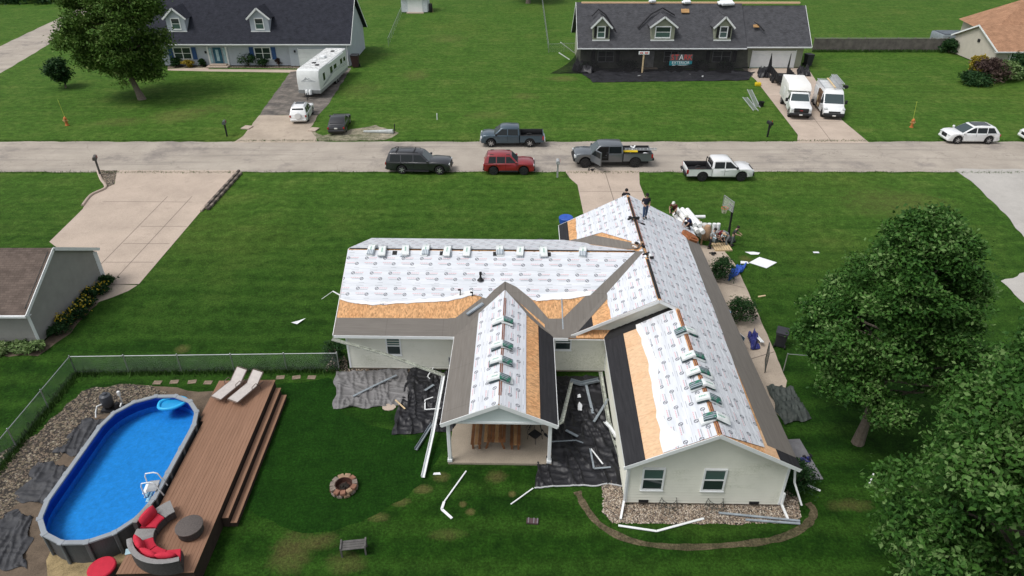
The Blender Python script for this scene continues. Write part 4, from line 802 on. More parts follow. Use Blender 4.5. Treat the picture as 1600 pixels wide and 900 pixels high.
for k, (w0, w1, z) in enumerate(((0.03,.30,.58),(.31,.58,.28))):
    st = None
    for j in range(2):
        q = (w1-w0)/2; m = MB(); m.rbox(DW/2+w0+j*q+.003, DW/2+w0+(j+1)*q-.003, -DL/2+2.75, DL/2-.25-k*.2, z-.03, z, .005); m.build('step_board', M_deck, deck)
    m = MB(); m.box(DW/2+w0-.02, DW/2+w1-.03, -DL/2+2.78, DL/2-.3-k*.2, .01, z-.035); m.build('step_riser', M_deckdk, deck)
M_sling = mat('beige_sling', (.50,.46,.43), .8, .08, 6.); M_bronze = mat('bronze_frame', (.16,.12,.10), .5, .15, metal=.4)
def lounger(loc, rz, label):
    L = thing('sun_lounger', label, 'sun lounger', loc, rz, 'sun loungers on the deck')
    m = MB(); m.rbox(-.30,.30,-.95,.35,.31,.34,.01); m.build('seat', M_sling, L, 1)
    m = MB(); m.M = Matrix.Translation((0,.35,.325)) @ Matrix.Rotation(R(38),4,'X'); m.rbox(-.30,.30,0,.72,-.012,.018,.01); b = m.build('backrest', M_sling, L, 1)
    m = MB(); m.M = Matrix.Translation((0,.35,.325)) @ Matrix.Rotation(R(38),4,'X'); m.tube([(-.33,0,0),(-.33,.72,0),(-.28,.76,0),(.28,.76,0),(.33,.72,0),(.33,0,0)], .018, 6); m.build('back_frame', M_bronze, b)
    m = MB(); m.tube([(-.33,.8,.3),(-.33,-.95,.32),(-.28,-1.0,.32),(.28,-1.0,.32),(.33,-.95,.32),(.33,.8,.3)], .02, 6); m.build('frame', M_bronze, L)
    for sx in (-1,1):
        for y in (-.8,.5): m = MB(); m.cyl((sx*.33,y,.3),(sx*.34,y+.04,0),.018,n=6); m.build('leg', M_bronze, L)
        m = MB(); m.tube([(sx*.35,.0,.3),(sx*.36,.02,.52),(sx*.36,.3,.55),(sx*.35,.4,.34)], .018, 6); m.build('armrest', M_bronze, L)
    return L
lounger((-13.92,26.25,.9), -.42, 'beige sling sun lounger nearer the pool at the deck end'); lounger((-13.05,26.05,.9), -.42, 'beige sling sun lounger nearer the deck steps')
M_wick = mat('dark_wicker', (.065,.06,.06), .75, .3, 20., bump=.6, fine=60.); M_gtop = mat('grey_wicker_top', (.24,.235,.23), .7, .15, 20., bump=.4, fine=60.); M_cush = mat('red_cushion', (.52,.025,.05), .85, .1, 4., bump=.2)
SC = (-12.75, 17.62)
def arc_block(name, a0, a1, r0, r1, z0, z1, m, parent, n=None, bev=.03):
    n = n or max(2, int(abs(a1-a0)/8)); mb = MB(); rings = []
    for k in range(n+1):
        a = R(a0+(a1-a0)*k/n); c, s_ = math.cos(a), math.sin(a); e = bev*.6 if k in (0,n) else 0
        rings.append([(r*c, r*s_, z) for r, z in ((r0+bev,z0),(r0,z0+bev),(r0,z1-bev-e),(r0+bev+e,z1-e),(r1-bev-e,z1-e),(r1,z1-bev-e),(r1,z0+bev),(r1-bev,z0))])
    mb.loft(rings); return mb.build(name, m, parent, 1)
def pillow(parent, a, r, z, w, h, tilt, name='back_cushion'):
    m = MB(); m.M = Matrix.Rotation(R(a),4,'Z') @ Matrix.Translation((r,0,z)) @ Matrix.Rotation(R(tilt),4,'Y'); rings = []
    for k in range(9):
        q = -1+k/4; f_ = max(.12, (1-abs(q)**3.2)); rings.append([(-.09*f_, w/2*q, -h/2*(.8+.2*f_)), (.09*f_, w/2*q, -h/2*(.8+.2*f_)), (.11*f_, w/2*q, 0), (.09*f_, w/2*q, h/2*(.8+.2*f_)), (-.09*f_, w/2*q, h/2*(.8+.2*f_)), (-.11*f_, w/2*q, 0)])
    m.loft(rings); return m.build(name, M_cush, parent, 2)
def sofa(a0, a1, label, cushions):
    o = thing('curved_sofa', label, 'sofa', (*SC, DZ), 0., 'curved wicker seating on the deck')
    arc_block('base', a0, a1, 1.0, 1.72, .04, .36, M_wick, o); arc_block('backrest', a0, a1, 1.66, 1.82, .05, .74, M_wick, o); arc_block('back_trim', a0, a1, 1.64, 1.84, .74, .77, M_gtop, o, bev=.01)
    k = len(cushions); st = (a1-a0)/k
    for i in range(k): arc_block('seat_cushion', a0+st*i+1, a0+st*(i+1)-1, 1.0, 1.62, .365, .50, M_cush, o, bev=.04)
    for a in cushions: pillow(o, a, 1.45, .68, .78, .42, 18)
    return o
sofa(205, 292, 'large curved wicker sofa with red cushions at the near deck end', [218, 247, 274]); sofa(150, 180, 'short curved wicker seat with red cushions against the pool rim', [165])
for a0, a1, l in ((127,149,'grey-topped wicker wedge table at the far end of the curved seating'),(181,204,'grey-topped wicker wedge table between the two red-cushioned sofas')):
    o = thing('wedge_table', l, 'side table', (*SC, DZ), 0., 'wedge tables of the curved seating'); arc_block('base', a0, a1, 1.02, 1.7, .04, .40, M_wick, o, 4); arc_block('top', a0, a1, 1.0, 1.72, .40, .44, M_gtop, o, 4, .01)
o = thing('coffee_table', 'round dark wicker coffee table in front of the red sofa', 'coffee table', (-12.52,17.75,DZ)); m = MB(); m.lathe([(.40,.03),(.43,.08),(.43,.36),(.40,.38)], (0,0,0), 28); m.build('base', M_wick, o, 1); m = MB(); m.lathe([(.46,.38),(.47,.40),(.47,.43),(.45,.445),(.01,.446)], (0,0,0), 32); m.build('top', mat('table_wicker', (.10,.085,.078), .7, .2, 20., bump=.4), o, 1); o.scale = (1.1,1.1,1.)
o = thing('ottoman', 'round red cushion ottoman on the ground beside the deck', 'ottoman', (-15.52, 16.49, 0.3)[:2]); m = MB(); m.lathe([(.42,0),(.46,.05),(.46,.36),(.42,.4)], (0,0,0), 24); m.build('base', M_wick, o, 1); m = MB(); m.lathe([(.46,.4),(.5,.43),(.5,.5),(.46,.54),(.01,.55)], (0,0,0), 28); m.build('cushion', M_cush, o, 1)
o = thing('pool_skimmer', 'flat pool brush head with short pole lying on the deck by the sofa', 'pool brush', (*(-14.54, 16.89, 0.9), .905), .3); m = MB(); m.rbox(-.14,.14,-.14,.14,0,.03,.01); m.build('head', mat('pale_blue_mesh', (.35,.5,.55), .6), o); m = MB(); m.cyl((.02,.12,.02),(.1,.55,.03),.014,n=6); m.build('pole', M_alu, o)
# ------------------------------------------------------------------ porch furniture
M_pic = mat('picnic_wood', (.20,.085,.035), .6, .35, 2.5, bump=.2); M_pic2 = mat('picnic_wood_pale', (.36,.20,.09), .65, .25, 3., bump=.2)
def plank_set(parent, x0, x1, y0, y1, z, n, name, mats):
    w = (x1-x0)/n
    for i in range(n): m = MB(); m.rbox(x0+i*w+.008, x0+(i+1)*w-.008, y0, y1, z-.04, z, .006); m.build(name, mats[i % len(mats)], parent)
px_, py_, _ = house_w(-.85, 23.6); tb = thing('picnic_table', 'dark stained wooden picnic table on the covered porch', 'picnic table', (px_, py_, .14), HA)
plank_set(tb, -.5,.5, -1.05,1.15, .76, 6, 'table_board', [M_pic2, M_pic, M_pic])
for y in (-.7,.8):
    for s_ in (-1,1): m = MB(); m.bar((s_*.22,y,.7),(s_*.42,y,0),.09,.05,(0,1,0)); m.build('leg', M_pic, tb)
    m = MB(); m.box(-.4,.4,y-.03,y+.03,.62,.71); m.build('crossbar', M_pic, tb)
def bench(x, label, mats):
    X, Y, _ = house_w(x, 23.75); b = thing('bench', label, 'bench', (X, Y, .14), HA, 'benches of the picnic table'); plank_set(b, -.25,.25, -1.05,1.25, .45, 3, 'seat_board', mats)
    for y in (-.85,1.0):
        for s_ in (-.15,.15): m = MB(); m.box(s_-.04,s_+.04,y-.05,y+.05,0,.41); m.build('leg', M_pic, b)
bench(-1.72, 'wooden porch bench on the side of the leaning white gutter', [M_pic, M_pic2, M_pic]); bench(.08, 'wooden porch bench on the black tarp side of the picnic table', [M_pic, M_pic2])
X, Y, _ = house_w(1.1, 24.4); o = thing('patio_table', 'round dark patio table at the side of the porch', 'patio table', (X, Y, .14)); m = MB(); m.lathe([(.01,.70),(.52,.70),(.54,.72),(.52,.74),(.01,.74)], (0,0,0), 24); m.build('top', mat('dark_glass_top', (.05,.045,.042), .3), o, 1)
for k in range(4): a = k*math.pi/2+.5; m = MB(); m.tube([(.42*math.cos(a),.42*math.sin(a),.70),(.30*math.cos(a),.30*math.sin(a),.35),(.46*math.cos(a),.46*math.sin(a),0)], .02, 6); m.build('leg', M_black, o, 1)
clutter('cloth_heap', 'white cloth and black straps left on the round patio table', 'cloth', (X, Y, .88), 12, [M_white, M_black, M_rubber], 5, .12)
X, Y, _ = house_w(1.0, 23.55); o = thing('patio_chair', 'black metal patio chair tipped over by the porch bench', 'chair', (X, Y, .14), .8)
m = MB(); m.rbox(-.24,.24,-.24,.24,.30,.33,.01); m.build('seat', M_black, o)
m = MB(); m.tube([(-.24,.24,.32),(-.24,.34,.72),(.24,.34,.72),(.24,.24,.32)], .015, 6)
for k in range(5): m.bar((-.16+k*.08,.25,.33),(-.16+k*.08,.34,.71),.02,.01)
m.build('backrest', M_black, o)
for sx in (-1,1):
    for sy in (-1,1): m = MB(); m.cyl((sx*.22,sy*.22,.31),(sx*.25,sy*.25,0),.014,n=6); m.build('leg', M_black, o)
# ------------------------------------------------------------------ yard things
fp = thing('fire_pit', 'round stone fire pit with charred wood on the dark lawn', 'fire pit', (-7.31, 20.82)); r_ = random.Random(3)
M_st = [mat('stone_tan', (.30,.20,.13), .9, .3, 6., bump=.5), mat('stone_rust', (.24,.12,.08), .9, .3, 6., bump=.5), mat('stone_grey', (.22,.18,.15), .9, .3, 6., bump=.5)]
for ly in range(2):
    for k in range(11):
        a = 2*math.pi*(k+ly*.5)/11; m = MB(); m.M = Matrix.Rotation(a,4,'Z') @ Matrix.Translation((.48,0,ly*.15+.005)) @ Matrix.Rotation(r_.uniform(-.06,.06),4,'Z'); w = r_.uniform(.115,.135); m.rbox(-.115,.10+r_.uniform(0,.03),-w,w,0,.145,.025); m.build('stone', M_st[r_.randrange(3)], fp)
m = MB(); m.lathe([(.36,.02),(.36,.30),(.345,.30),(.33,.06),(.01,.05)], (0,0,0), 24); m.build('liner', mat('rusty_steel', (.07,.03,.022), .8, .4, 6.), fp, 1)
for k in range(9):
    a = r_.uniform(0,6.3); m = MB(); m.cyl((.2*math.cos(a),.2*math.sin(a),.08+r_.uniform(0,.04)),(-.22*math.cos(a+.5),-.22*math.sin(a+.5),.1+r_.uniform(0,.08)),.035,.03,n=7); m.build('log', mat('charred_wood', (.03,.024,.02), .95, .6, 9.), fp)
o = thing('garden_bench', 'small weathered grey bench standing on the lawn edge', 'bench', (-6.23, 17.58), .12); M_gw = mat('grey_weathered_wood', (.11,.105,.10), .9, .3, 4., bump=.3)
for k in range(4): m = MB(); m.rbox(-.5,.5,-.24+k*.115,-.135+k*.115,.42,.45,.006); m.build('seat_board', M_gw, o)
for sx in (-1,1):
    for y in (-.2,.18): m = MB(); m.box(sx*.46-.03,sx*.46+.03,y-.03,y+.03,0,.42); m.build('leg', M_gw, o)
    m = MB(); m.box(sx*.47-.03,sx*.47+.03,-.22,.22,.45,.52); m.build('armrest', M_gw, o)
o = thing('crate', 'small purple-brown box lying alone on the near lawn', 'crate', (0.85, 19.01), -.1); m = MB(); m.rbox(-.25,.25,-.13,.13,0,.10,.02); m.build('body', mat('maroon_box', (.09,.055,.06), .7, .2), o)
for s_ in (-.17,.05,.2): m = MB(); m.box(s_-.02,s_+.02,-.135,.135,.095,.115); m.build('strap', mat('grey_strap', (.2,.19,.2), .7), o)
# window well cages
for X, l in ((6.6,'wire window-well cage below the first gable window'),(8.55,'wire window-well cage below the second gable window')):
    x, y, _ = house_w(X, 19.55); o = thing('window_well_cage', l, 'wire cage', (x, y, .0), HA, 'window well cages'); m = MB(); M_wire = mat('dark_wire', (.10,.11,.10), .6, metal=.5)
    for k in range(7): a = math.pi*(1+k/6); m.cyl((.42*math.cos(a),.3+.42*math.sin(a),.0),(.30*math.cos(a),.3+.32*math.sin(a),.5),.012,n=4)
    o.location.y -= .02; m.build('bars', M_wire, o)
    for z, q in ((.02,.42),(.26,.36),(.5,.31)): m = MB(); m.tube([(q*math.cos(math.pi*(1+k/10)), .3+q*math.sin(math.pi*(1+k/10)), z) for k in range(11)], .012, 4); m.build('hoop', M_wire, o)
# stepping stones
for k, (x, y) in enumerate([(-18.64, 28),(-17.78, 28.06),(-16.84, 28.06),(-15.98, 28),(-12.3, 28.43),(-11.45, 28.43),(-10.64, 28.43)]):
    m = MB(); m.rbox(-.22,.22,-.15,.15,0,.03,.02); o = m.build('stepping_stone', mat('dull_stone', (.22,.17,.125), .9, .35, 4.)); o.location = (x, y, 0); o.rotation_euler = (0,0,.1*(k % 3)); tag(o, f'{ordn[k]} tan stepping stone along the back fence counted from the pool filter', 'stepping stone', 'stepping stones along the fence')
# chain link fences: posts, rails, woven wire
def chain_fence(label, pts, h=1.15, post=2.6, wire=.07):
    o = thing('chain_link_fence', label, 'fence', pts[0]); base = Vector((*pts[0], 0)); M_wi = mat('fence_wire', (.40,.44,.43), .5, .1, metal=.3); fb = MB()
    for a, b in zip(pts, pts[1:]):
        A, B = Vector((*a, 0))-base, Vector((*b, 0))-base; L = (B-A).length; d_ = (B-A)/L; n = max(1, round(L/post))
        for i in range(n+1): p = A+d_*(L*i/n); m = MB(); m.cyl(p, p+Vector((0,0,h+.05)), .03, n=8); m.lathe([(.036,h+.04),(.03,h+.08),(.005,h+.1)], tuple(p), 8); m.build('post', M_steel, o, 1)
        m = MB(); m.cyl(A+Vector((0,0,h)), B+Vector((0,0,h)), .022, n=6); m.build('top_rail', M_steel, o, 1)
        k = int(L/wire); nv = Vector((-d_.y, d_.x, 0))*.0025; up = Vector((0,0,1))
        for sg in (1,-1):
            for i in range(-int(h/wire) if sg > 0 else 0, k if sg > 0 else k+int(h/wire)):
                s0 = i*wire; s1 = s0+sg*h; z0, z1 = .02, h
                if s0 < 0: z0 += -s0; s0 = 0
                if s0 > L: z0 += (s0-L); s0 = L
                if s1 < 0: z1 = z0+s0; s1 = 0
                if s1 > L: z1 = z0+(L-s0); s1 = L
                if z1-z0 < .05: continue
                P, Q = A+d_*s0+up*z0, A+d_*s1+up*z1; w_ = Vector((0,0,.0028)); fb.add([tuple(P-w_),tuple(Q-w_),tuple(Q+w_),tuple(P+w_)], [(0,1,2,3)])
    f_ = fb.build('woven_wire', M_wi, o); f_['kind'] = 'stuff'; return o
chain_fence('long chain-link fence running round the pool corner of the yard', [(-22.9,13.), (-22.98,20.5), (-23.3,28.75), (-9.3,29.05)], 1.15)
chain_fence('chain-link fence behind the white trailer running up to the shed', [(-18.87, 108.28), (-20.79, 138.06)], 1.2, 3., .1)
chain_fence('chain-link fence between the far lawns beside the grey-roofed house', [(6.3,160), (5.38, 103.99), (9.98, 104.83)], 1.2, 3., .1)
# pebbles scattered on the beds (too many to count)
def pebbles(name, poly, n, s0, s1, m, label, seed):
    r = random.Random(seed); xs = [p[0] for p in poly]; ys = [p[1] for p in poly]; mb = MB(); c = 0
    def inside(x, y):
        k = False
        for (x1,y1),(x2,y2) in zip(poly, poly[1:]+poly[:1]):
            if (y1 > y) != (y2 > y) and x < (x2-x1)*(y-y1)/(y2-y1)+x1: k = not k
        return k
    while c < n:
        x, y = r.uniform(min(xs),max(xs)), r.uniform(min(ys),max(ys))
        if not inside(x, y): continue
        s_ = r.uniform(s0,s1); a = r.uniform(0,3); e = r.uniform(.6,1.); q = [(x+s_*math.cos(a+k*1.571)*(e if k % 2 else 1), y+s_*math.sin(a+k*1.571)*(e if k % 2 else 1), .01) for k in range(4)]
        mb.k = r.randrange(len(m)); mb.add(q+[(x+r.uniform(-.3,.3)*s_,y+r.uniform(-.3,.3)*s_,.012+s_*.8)], [(0,1,4),(1,2,4),(2,3,4),(3,0,4)]); c += 1
    return tag(mb.build(name, m), label, 'gravel', kind='stuff')
PB = [mat('pebble_%d' % i, c, .85, .2, 5.) for i, c in enumerate([(.42,.35,.27),(.30,.23,.17),(.22,.17,.13),(.55,.49,.41),(.17,.14,.12)])]
pebbles('gravel', [(3.95, 21.22),(4.89, 21.48),(4.84, 19.94),(11.37, 19.94),(11.97, 20.75),(12.23, 20.22),(12.05, 19.27),(11.48, 18.94),(4.17, 18.94),(3.82, 19.53)], 5200, .022, .055, PB, 'tan river gravel in the bed round the front gable', 1)
pebbles('gravel', [(-22.22, 27.28),(-19.97, 27.9),(-17.79, 27.28),(-17.96, 26.78),(-20.53, 25.44),(-20.58, 23.67),(-21.04, 21.48),(-21.09, 19.53),(-21.3, 17.64),(-24.01, 21.67),(-22.74, 24.1)], 2000, .03, .06, PB[1:3]+PB[4:], 'coarse pale gravel strip between pool and fence', 2)

# ------------------------------------------------------------------ vehicles
M_cg, t = newmat('car_glass', .05, .4); t.bsdf.inputs['Base Color'].default_value = (.012,.016,.018,1)
M_cgl, t = newmat('car_windscreen', .05, .6); t.bsdf.inputs['Base Color'].default_value = (.045,.065,.07,1)
M_chrome = mat('chrome', (.6,.61,.62), .2, .05, metal=.9); M_rim_s = mat('silver_rim', (.5,.5,.5), .35, .1, metal=.6); M_rim_k = mat('dark_rim', (.03,.03,.032), .4, .2)
M_lamp = mat('headlamp', (.62,.65,.66), .15, .1, spec=.8); M_tail = mat('tail_lamp', (.35,.012,.012), .25, .1, spec=.7); M_plate = mat('number_plate', (.75,.75,.72), .5)
M_trim = mat('black_trim', (.022,.022,.024), .6, .2); M_hole = mat('shadow_gap', (.01,.01,.01), .9, .2)
def offs(poly, d_):
    A = sum(p[0]*q[1]-q[0]*p[1] for p, q in zip(poly, poly[1:]+poly[:1])); sg = 1 if A > 0 else -1; out = []; n = len(poly)
    for i in range(n):
        a, b, c = Vector(poly[i-1]), Vector(poly[i]), Vector(poly[(i+1) % n]); e1 = (b-a); e2 = (c-b)
        if e1.length < 1e-6 or e2.length < 1e-6: out.append(tuple(b)); continue
        e1.normalize(); e2.normalize(); n1 = Vector((-e1.y, e1.x))*sg; n2 = Vector((-e2.y, e2.x))*sg; m = n1+n2
        if m.length < .2: out.append(tuple(b)); continue
        m.normalize(); k = min(1.6, 1/max(.4, m.dot(n1))); out.append(tuple(b+m*d_*k))
    return out
def hull(mb, prof, hw, ch=.07):
    """side outline (x,z) made solid across the width; hw(x,z) = half width, ch = rounding"""
    r1 = offs(prof, 0); r2 = offs(prof, ch*.35); r3 = offs(prof, ch); ring = lambda pr, s_, ins: [(x, s_*(hw(x, z)-ins), z) for x, z in pr]
    mb.loft([ring(r3,-1,0), ring(r2,-1,ch*.3), ring(r1,-1,ch), ring(r1,1,ch), ring(r2,1,ch*.3), ring(r3,1,0)], True, True); return mb
def arches(x0, x1, zb, wheels, rad, n=8):
    """underside from x1 (front) back to x0 with wheel arches"""
    out = [(x1, zb)]
    for wx in sorted(wheels, reverse=True):
        h = max(0, rad*.93-.0); z0 = zb; a0 = math.asin(min(.9, max(-.5, (z0-rad*.86)/rad)))
        for k in range(n+1): a = a0 + (math.pi-2*a0)*k/n; out.append((wx+rad*math.cos(a), rad*.86+rad*math.sin(a)))
    return out + [(x0, zb)]
def wheel(parent, x, y, r, w, rimm, s_):
    m = MB(); m.lathe([(r*.62,-w/2),(r*.92,-w/2),(r,-w*.32),(r,w*.32),(r*.92,w/2),(r*.62,w/2)], (x, y, r), 22, 'Y'); o = m.build('wheel', M_rubber, parent, 1)
    m = MB(); yo = y+s_*w*.42; m.lathe([(r*.65,-.015),(r*.65,.02),(r*.58,.025),(r*.5,.0),(.01,.0)] if s_ > 0 else [(.01,.0),(r*.5,.0),(r*.58,-.025),(r*.65,-.02),(r*.65,.015)], (x, yo, r), 18, 'Y'); m.build('rim', M_trim, o, 1)
    m = MB()
    for k in range(6): a = k*math.pi/3+.3; m.bar((x, yo+s_*.02, r), (x+r*.6*math.cos(a), yo+s_*.02, r+r*.6*math.sin(a)), r*.16, .025, (0,1,0))
    m.lathe([(r*.16,-.03),(r*.16,.03)], (x, yo+s_*.02, r), 10, 'Y'); m.build('spokes', rimm, o, 1); return o
def quadp(mb, pts, th=.012):
    mb.slab(pts, th); return mb
class Car:
    def __init__(s, label, cat, loc, rz, L, W, pm, name='parked_car', grp='vehicles parked along the street', scale=1.):
        s.o = thing(name, label, cat, loc, rz, grp); s.o.scale = (scale,)*3; s.L, s.W, s.pm = L, W, pm; s.h = W/2
    def part(s, name, mb, m, smooth=1, parent=None): return mb.build(name, m, parent or s.o, smooth)
    def wheels(s, xs, r=.36, w=.25, rimm=None):
        for x in xs:
            for sg in (1,-1): wheel(s.o, x, sg*(s.h-w/2-.02), r, w, rimm or M_rim_s, sg)
    def body(s, top, zb, wx, wr, ch=.08, taper=.1):
        x0, x1 = top[0][0], top[-1][0]; low = arches(x0+.05, x1-.08, zb, wx, wr)
        prof = list(top) + low; L2 = (x1-x0)/2; cx = (x0+x1)/2
        hw = lambda x, z: s.h*(1 - taper*max(0, (abs(x-cx)/L2-.78)/.22)**2) - max(0, (z-.75))*.06 - max(0, .45-z)*.08
        s.hwb = hw; mb = MB(); hull(mb, prof, hw, ch); return s.part('body', mb, s.pm)
    def under(s, x0, x1, z=.22): mb = MB(); mb.box(x0, x1, -s.h+.3, s.h-.3, z, z+.3); s.part('chassis', mb, M_trim, 0); 
    def cabin(s, prof, zbelt, tum=.30, base=.06, ch=.07, roofm=None):
        s.chw = lambda z: s.h - base - max(0, z-zbelt)*tum
        mb = MB(); hull(mb, prof, lambda x, z: s.chw(z), ch); s.cab = s.part('cabin', mb, roofm or s.pm); return s.cab
    def side_windows(s, polys, m=None):
        for poly in polys:
            for sg in (1,-1):
                mb = MB(); pts = [(x, sg*(s.chw(z)+.006), z) for x, z in poly]
                if sg < 0: pts = pts[::-1]
                mb.loft([[(p[0], p[1]-sg*.03, p[2]) for p in pts], pts]); s.part('window', mb, m or M_cg, 0, s.cab)
    def cross_glass(s, name, a, b, inset=.10, m=None, out=.012):
        """glass across the cabin between profile points a (low) and b (high)"""
        ya, yb = s.chw(a[1])-inset, s.chw(b[1])-inset; d_ = Vector((b[0]-a[0], 0, b[1]-a[1])).normalized(); n = Vector((d_.z,0,-d_.x))*(1 if a[0] > 0 else -1)
        if n.x*(1 if name == 'windscreen' else -1) < 0: n = -n
        P = [Vector((a[0],-ya,a[1])), Vector((a[0],ya,a[1])), Vector((b[0],yb,b[1])), Vector((b[0],-yb,b[1]))]
        mb = MB(); mb.loft([[tuple(p-n*.03) for p in P], [tuple(p+n*out) for p in P]]); s.part(name, mb, m or M_cgl, 0, s.cab)
    def box(s, name, x0, x1, y0, y1, z0, z1, m, b=.02, mirror=False, parent=None):
        mb = MB(); mb.rbox(x0,x1,y0,y1,z0,z1,b); o = s.part(name, mb, m, 1, parent)
        if mirror: mb = MB(); mb.rbox(x0,x1,-y1,-y0,z0,z1,b); s.part(name, mb, m, 1, parent)
        return o
    def mirrors(s, x, z, m=None): s.box('mirror', x-.08, x+.10, s.h-.02, s.h+.2, z, z+.17, m or s.pm, .04, True)
    def lamps(s, xf, zf, xr, zr, hf=.14, hr=.2, wf=.34, wr=.14):
        s.box('headlight', xf-.16, xf, s.h*.9-wf, s.h*.9, zf, zf+hf, M_lamp, .03, True); s.box('tail_light', xr, xr+.1, s.h*.93-wr, s.h*.95, zr, zr+hr, M_tail, .02, True)
    def seams(s, xs, z0, z1):
        for x in xs:
            for sg in (1,-1): mb = MB(); y = sg*(s.hwb(x,.8)+.002); mb.box(x-.008, x+.008, min(y,y-sg*.01), max(y,y-sg*.01), z0, z1); s.part('door_seam', mb, M_hole, 0)
    def handles(s, xs, z, m=None): [s.box('door_handle', x-.1, x+.1, s.hwb(x,z)-.01, s.hwb(x,z)+.03, z, z+.04, m or s.pm, .01, True) for x in xs]
def suv(label, cat, loc, rz, pm, L, W, wb, zh, zb_, zt, hood, cowl, back, clear=.30, r=.38, rimm=None, roof=None, tailx=.0, name='parked_car', trim=False, grp='vehicles parked along the street', rr=.22, fr=.68):
    c = Car(label, cat, loc, rz, L, W, pm, name, grp); x0, x1 = -L/2, L/2; wx = (x1-.95-wb, x1-.95)
    c.body([(x0+.02,clear+.05),(x0,.55),(x0+.04,zb_-.12),(x0+.12,zb_),(cowl,zb_+.02),(cowl+.1,zb_),(hood,zh),(x1-.28,zh-.06),(x1-.06,zh-.2),(x1,.6),(x1-.02,clear+.05)], clear, wx, r*1.2)
    prof = [(back-.10,zb_-.05),(back+.02+(rr-.22)*.5,zb_+.25),(back+rr,zt-.06),(back+rr+.23,zt),((back+cowl)/2,zt+.03),(cowl-fr-.17,zt-.01),(cowl-fr,zt-.07),(cowl+.06,zb_-.03)]
    c.cabin(prof, zb_, .26, roofm=roof)
    A, B = back+.25, cowl-.12; zl, zu = zb_+.03, zt-.14; n = 3; f = lambda z, x: x
    xs = [A, A+(B-A)*.30, A+(B-A)*.62, B]
    wins = []
    for i in range(3):
        xa, xb = xs[i]+.04, xs[i+1]-.04; top_b = min(xb, cowl-fr-.10) if i == 2 else xb; top_a = max(xa+.10, back+rr+.14) if i == 0 else xa
        wins.append([(xa,zl),(xb,zl),(top_b,zu),(top_a,zu)])
    c.side_windows(wins); c.cross_glass('windscreen', (cowl-.02,zb_+.05), (cowl-fr+.06,zt-.11)); c.cross_glass('rear_window', (back+.0+(rr-.22)*.22,zb_+.12), (back+rr-.04,zt-.12), .16, M_cg)
    c.wheels(wx, r, .26, rimm); c.under(x0+.3, x1-.3); c.mirrors(cowl-.15, zb_+.02); c.lamps(x1-.02, zh-.32, x0-.01, zb_-.28)
    c.box('grille', x1-.05, x1+.015, -.42, .42, .55, zh-.2, M_trim, .02); c.box('bumper', x1-.14, x1+.06, -c.h*.9, c.h*.9, clear+.05, .55, M_trim if trim else pm, .06); c.box('bumper', x0-.07, x0+.12, -c.h*.9, c.h*.9, clear+.08, .56, M_trim if trim else pm, .06)
    c.box('number_plate', x0-.035, x0+.01, -.16, .16, .66, .78, M_plate, .005); c.seams([xs[1],xs[2],xs[3]+.02], clear+.15, zb_); c.handles([xs[1]+.2,xs[2]+.25], zb_-.14)
    if trim: c.box('sill', wx[0]+.5, wx[1]-.5, c.h-.10, c.h+.02, clear-.02, clear+.13, M_trim, .02, True)
    c.x = (x0, x1, back, cowl, zt, wx); return c
P_blk = paint('paint_blackgrey', (.022,.023,.027)); P_red = paint('paint_red', (.24,.012,.018)); P_blue = paint('paint_slate_blue', (.05,.085,.115), .3); P_gry = paint('paint_grey', (.13,.145,.16), .3); P_wht = paint('paint_white', (.78,.79,.79)); P_car = paint('paint_black_car', (.012,.012,.014))
c = suv('long black SUV with roof rack parked at the near kerb', 'SUV', (-8.25,57.72,0), -.06, P_blk, 5.75, 2.0, 3.35, 1.18, 1.12, 1.86, 1.35, 1.05, -2.75, .34, .40)
for sg in (-1,1): mb = MB(); mb.tube([(-2.2,sg*.66,1.86),(-2.15,sg*.66,1.94),(.0,sg*.66,1.94),(.06,sg*.66,1.86)], .022, 6); c.part('roof_rail', mb, M_trim)
for x in (-1.9,-.35): mb = MB(); mb.bar((x,-.68,1.93),(x,.68,1.93),.06,.03); c.part('roof_bar', mb, M_trim)
c.box('running_board', -1.1, 1.0, c.h-.06, c.h+.12, .32, .38, M_trim, .02, True)
c = suv('small red SUV with black trim parked between black SUV and grey pickup', 'SUV', (-.25,57.5,0), -.01, P_red, 4.5, 1.92, 2.66, 1.12, 1.08, 1.78, 1.2, .78, -2.12, .32, .39, M_rim_k, trim=True, fr=.6)
for x in (-1.5,-.1):
    for sg in (-1,1): c.box('roof_mount', x-.16, x+.16, sg*.60-.07, sg*.60+.07, 1.75, 1.80, M_trim, .02)
c = suv('white SUV with dark glass roof parked on the far road side', 'SUV', (45.2,65.45,0), math.pi-.02, P_wht, 4.95, 1.98, 3.0, 1.10, 1.08, 1.74, 1.65, 1.25, -2.3, .28, .40, rr=.5, fr=1.0)
mb = MB(); mb.rbox(-1.4,.15,-.55,.55,1.755,1.782,.02); c.part('glass_roof', mb, M_cg)
suv('white car mostly out of frame behind the white SUV', 'car', (53.1,65.5,0), math.pi-.05, P_wht, 4.8, 1.9, 2.85, 1.02, 1.0, 1.62, 1.6, 1.2, -2.2, .25, .37, rr=.5, fr=1.0)
c = suv('white compact SUV with spare wheel on its tailgate in the asphalt driveway', 'SUV', (-22.72,73.0,0), R(94.5), P_wht, 4.6, 1.86, 2.7, 1.08, 1.02, 1.70, 1.35, .95, -2.15, .28, .37, rr=.3, fr=.85, grp='vehicles in the driveways')
mb = MB(); mb.lathe([(.05,-.1),(.30,-.1),(.36,-.05),(.36,.06),(.3,.09),(.02,.1)], (-2.34,0,.92), 20, 'X'); c.part('spare_wheel_cover', mb, P_wht)
for sg in (-1,1): mb = MB(); mb.tube([(-1.7,sg*.6,1.70),(-1.6,sg*.6,1.77),(-.1,sg*.6,1.77),(.0,sg*.6,1.70)], .025, 6); c.part('roof_rail', mb, M_alu)
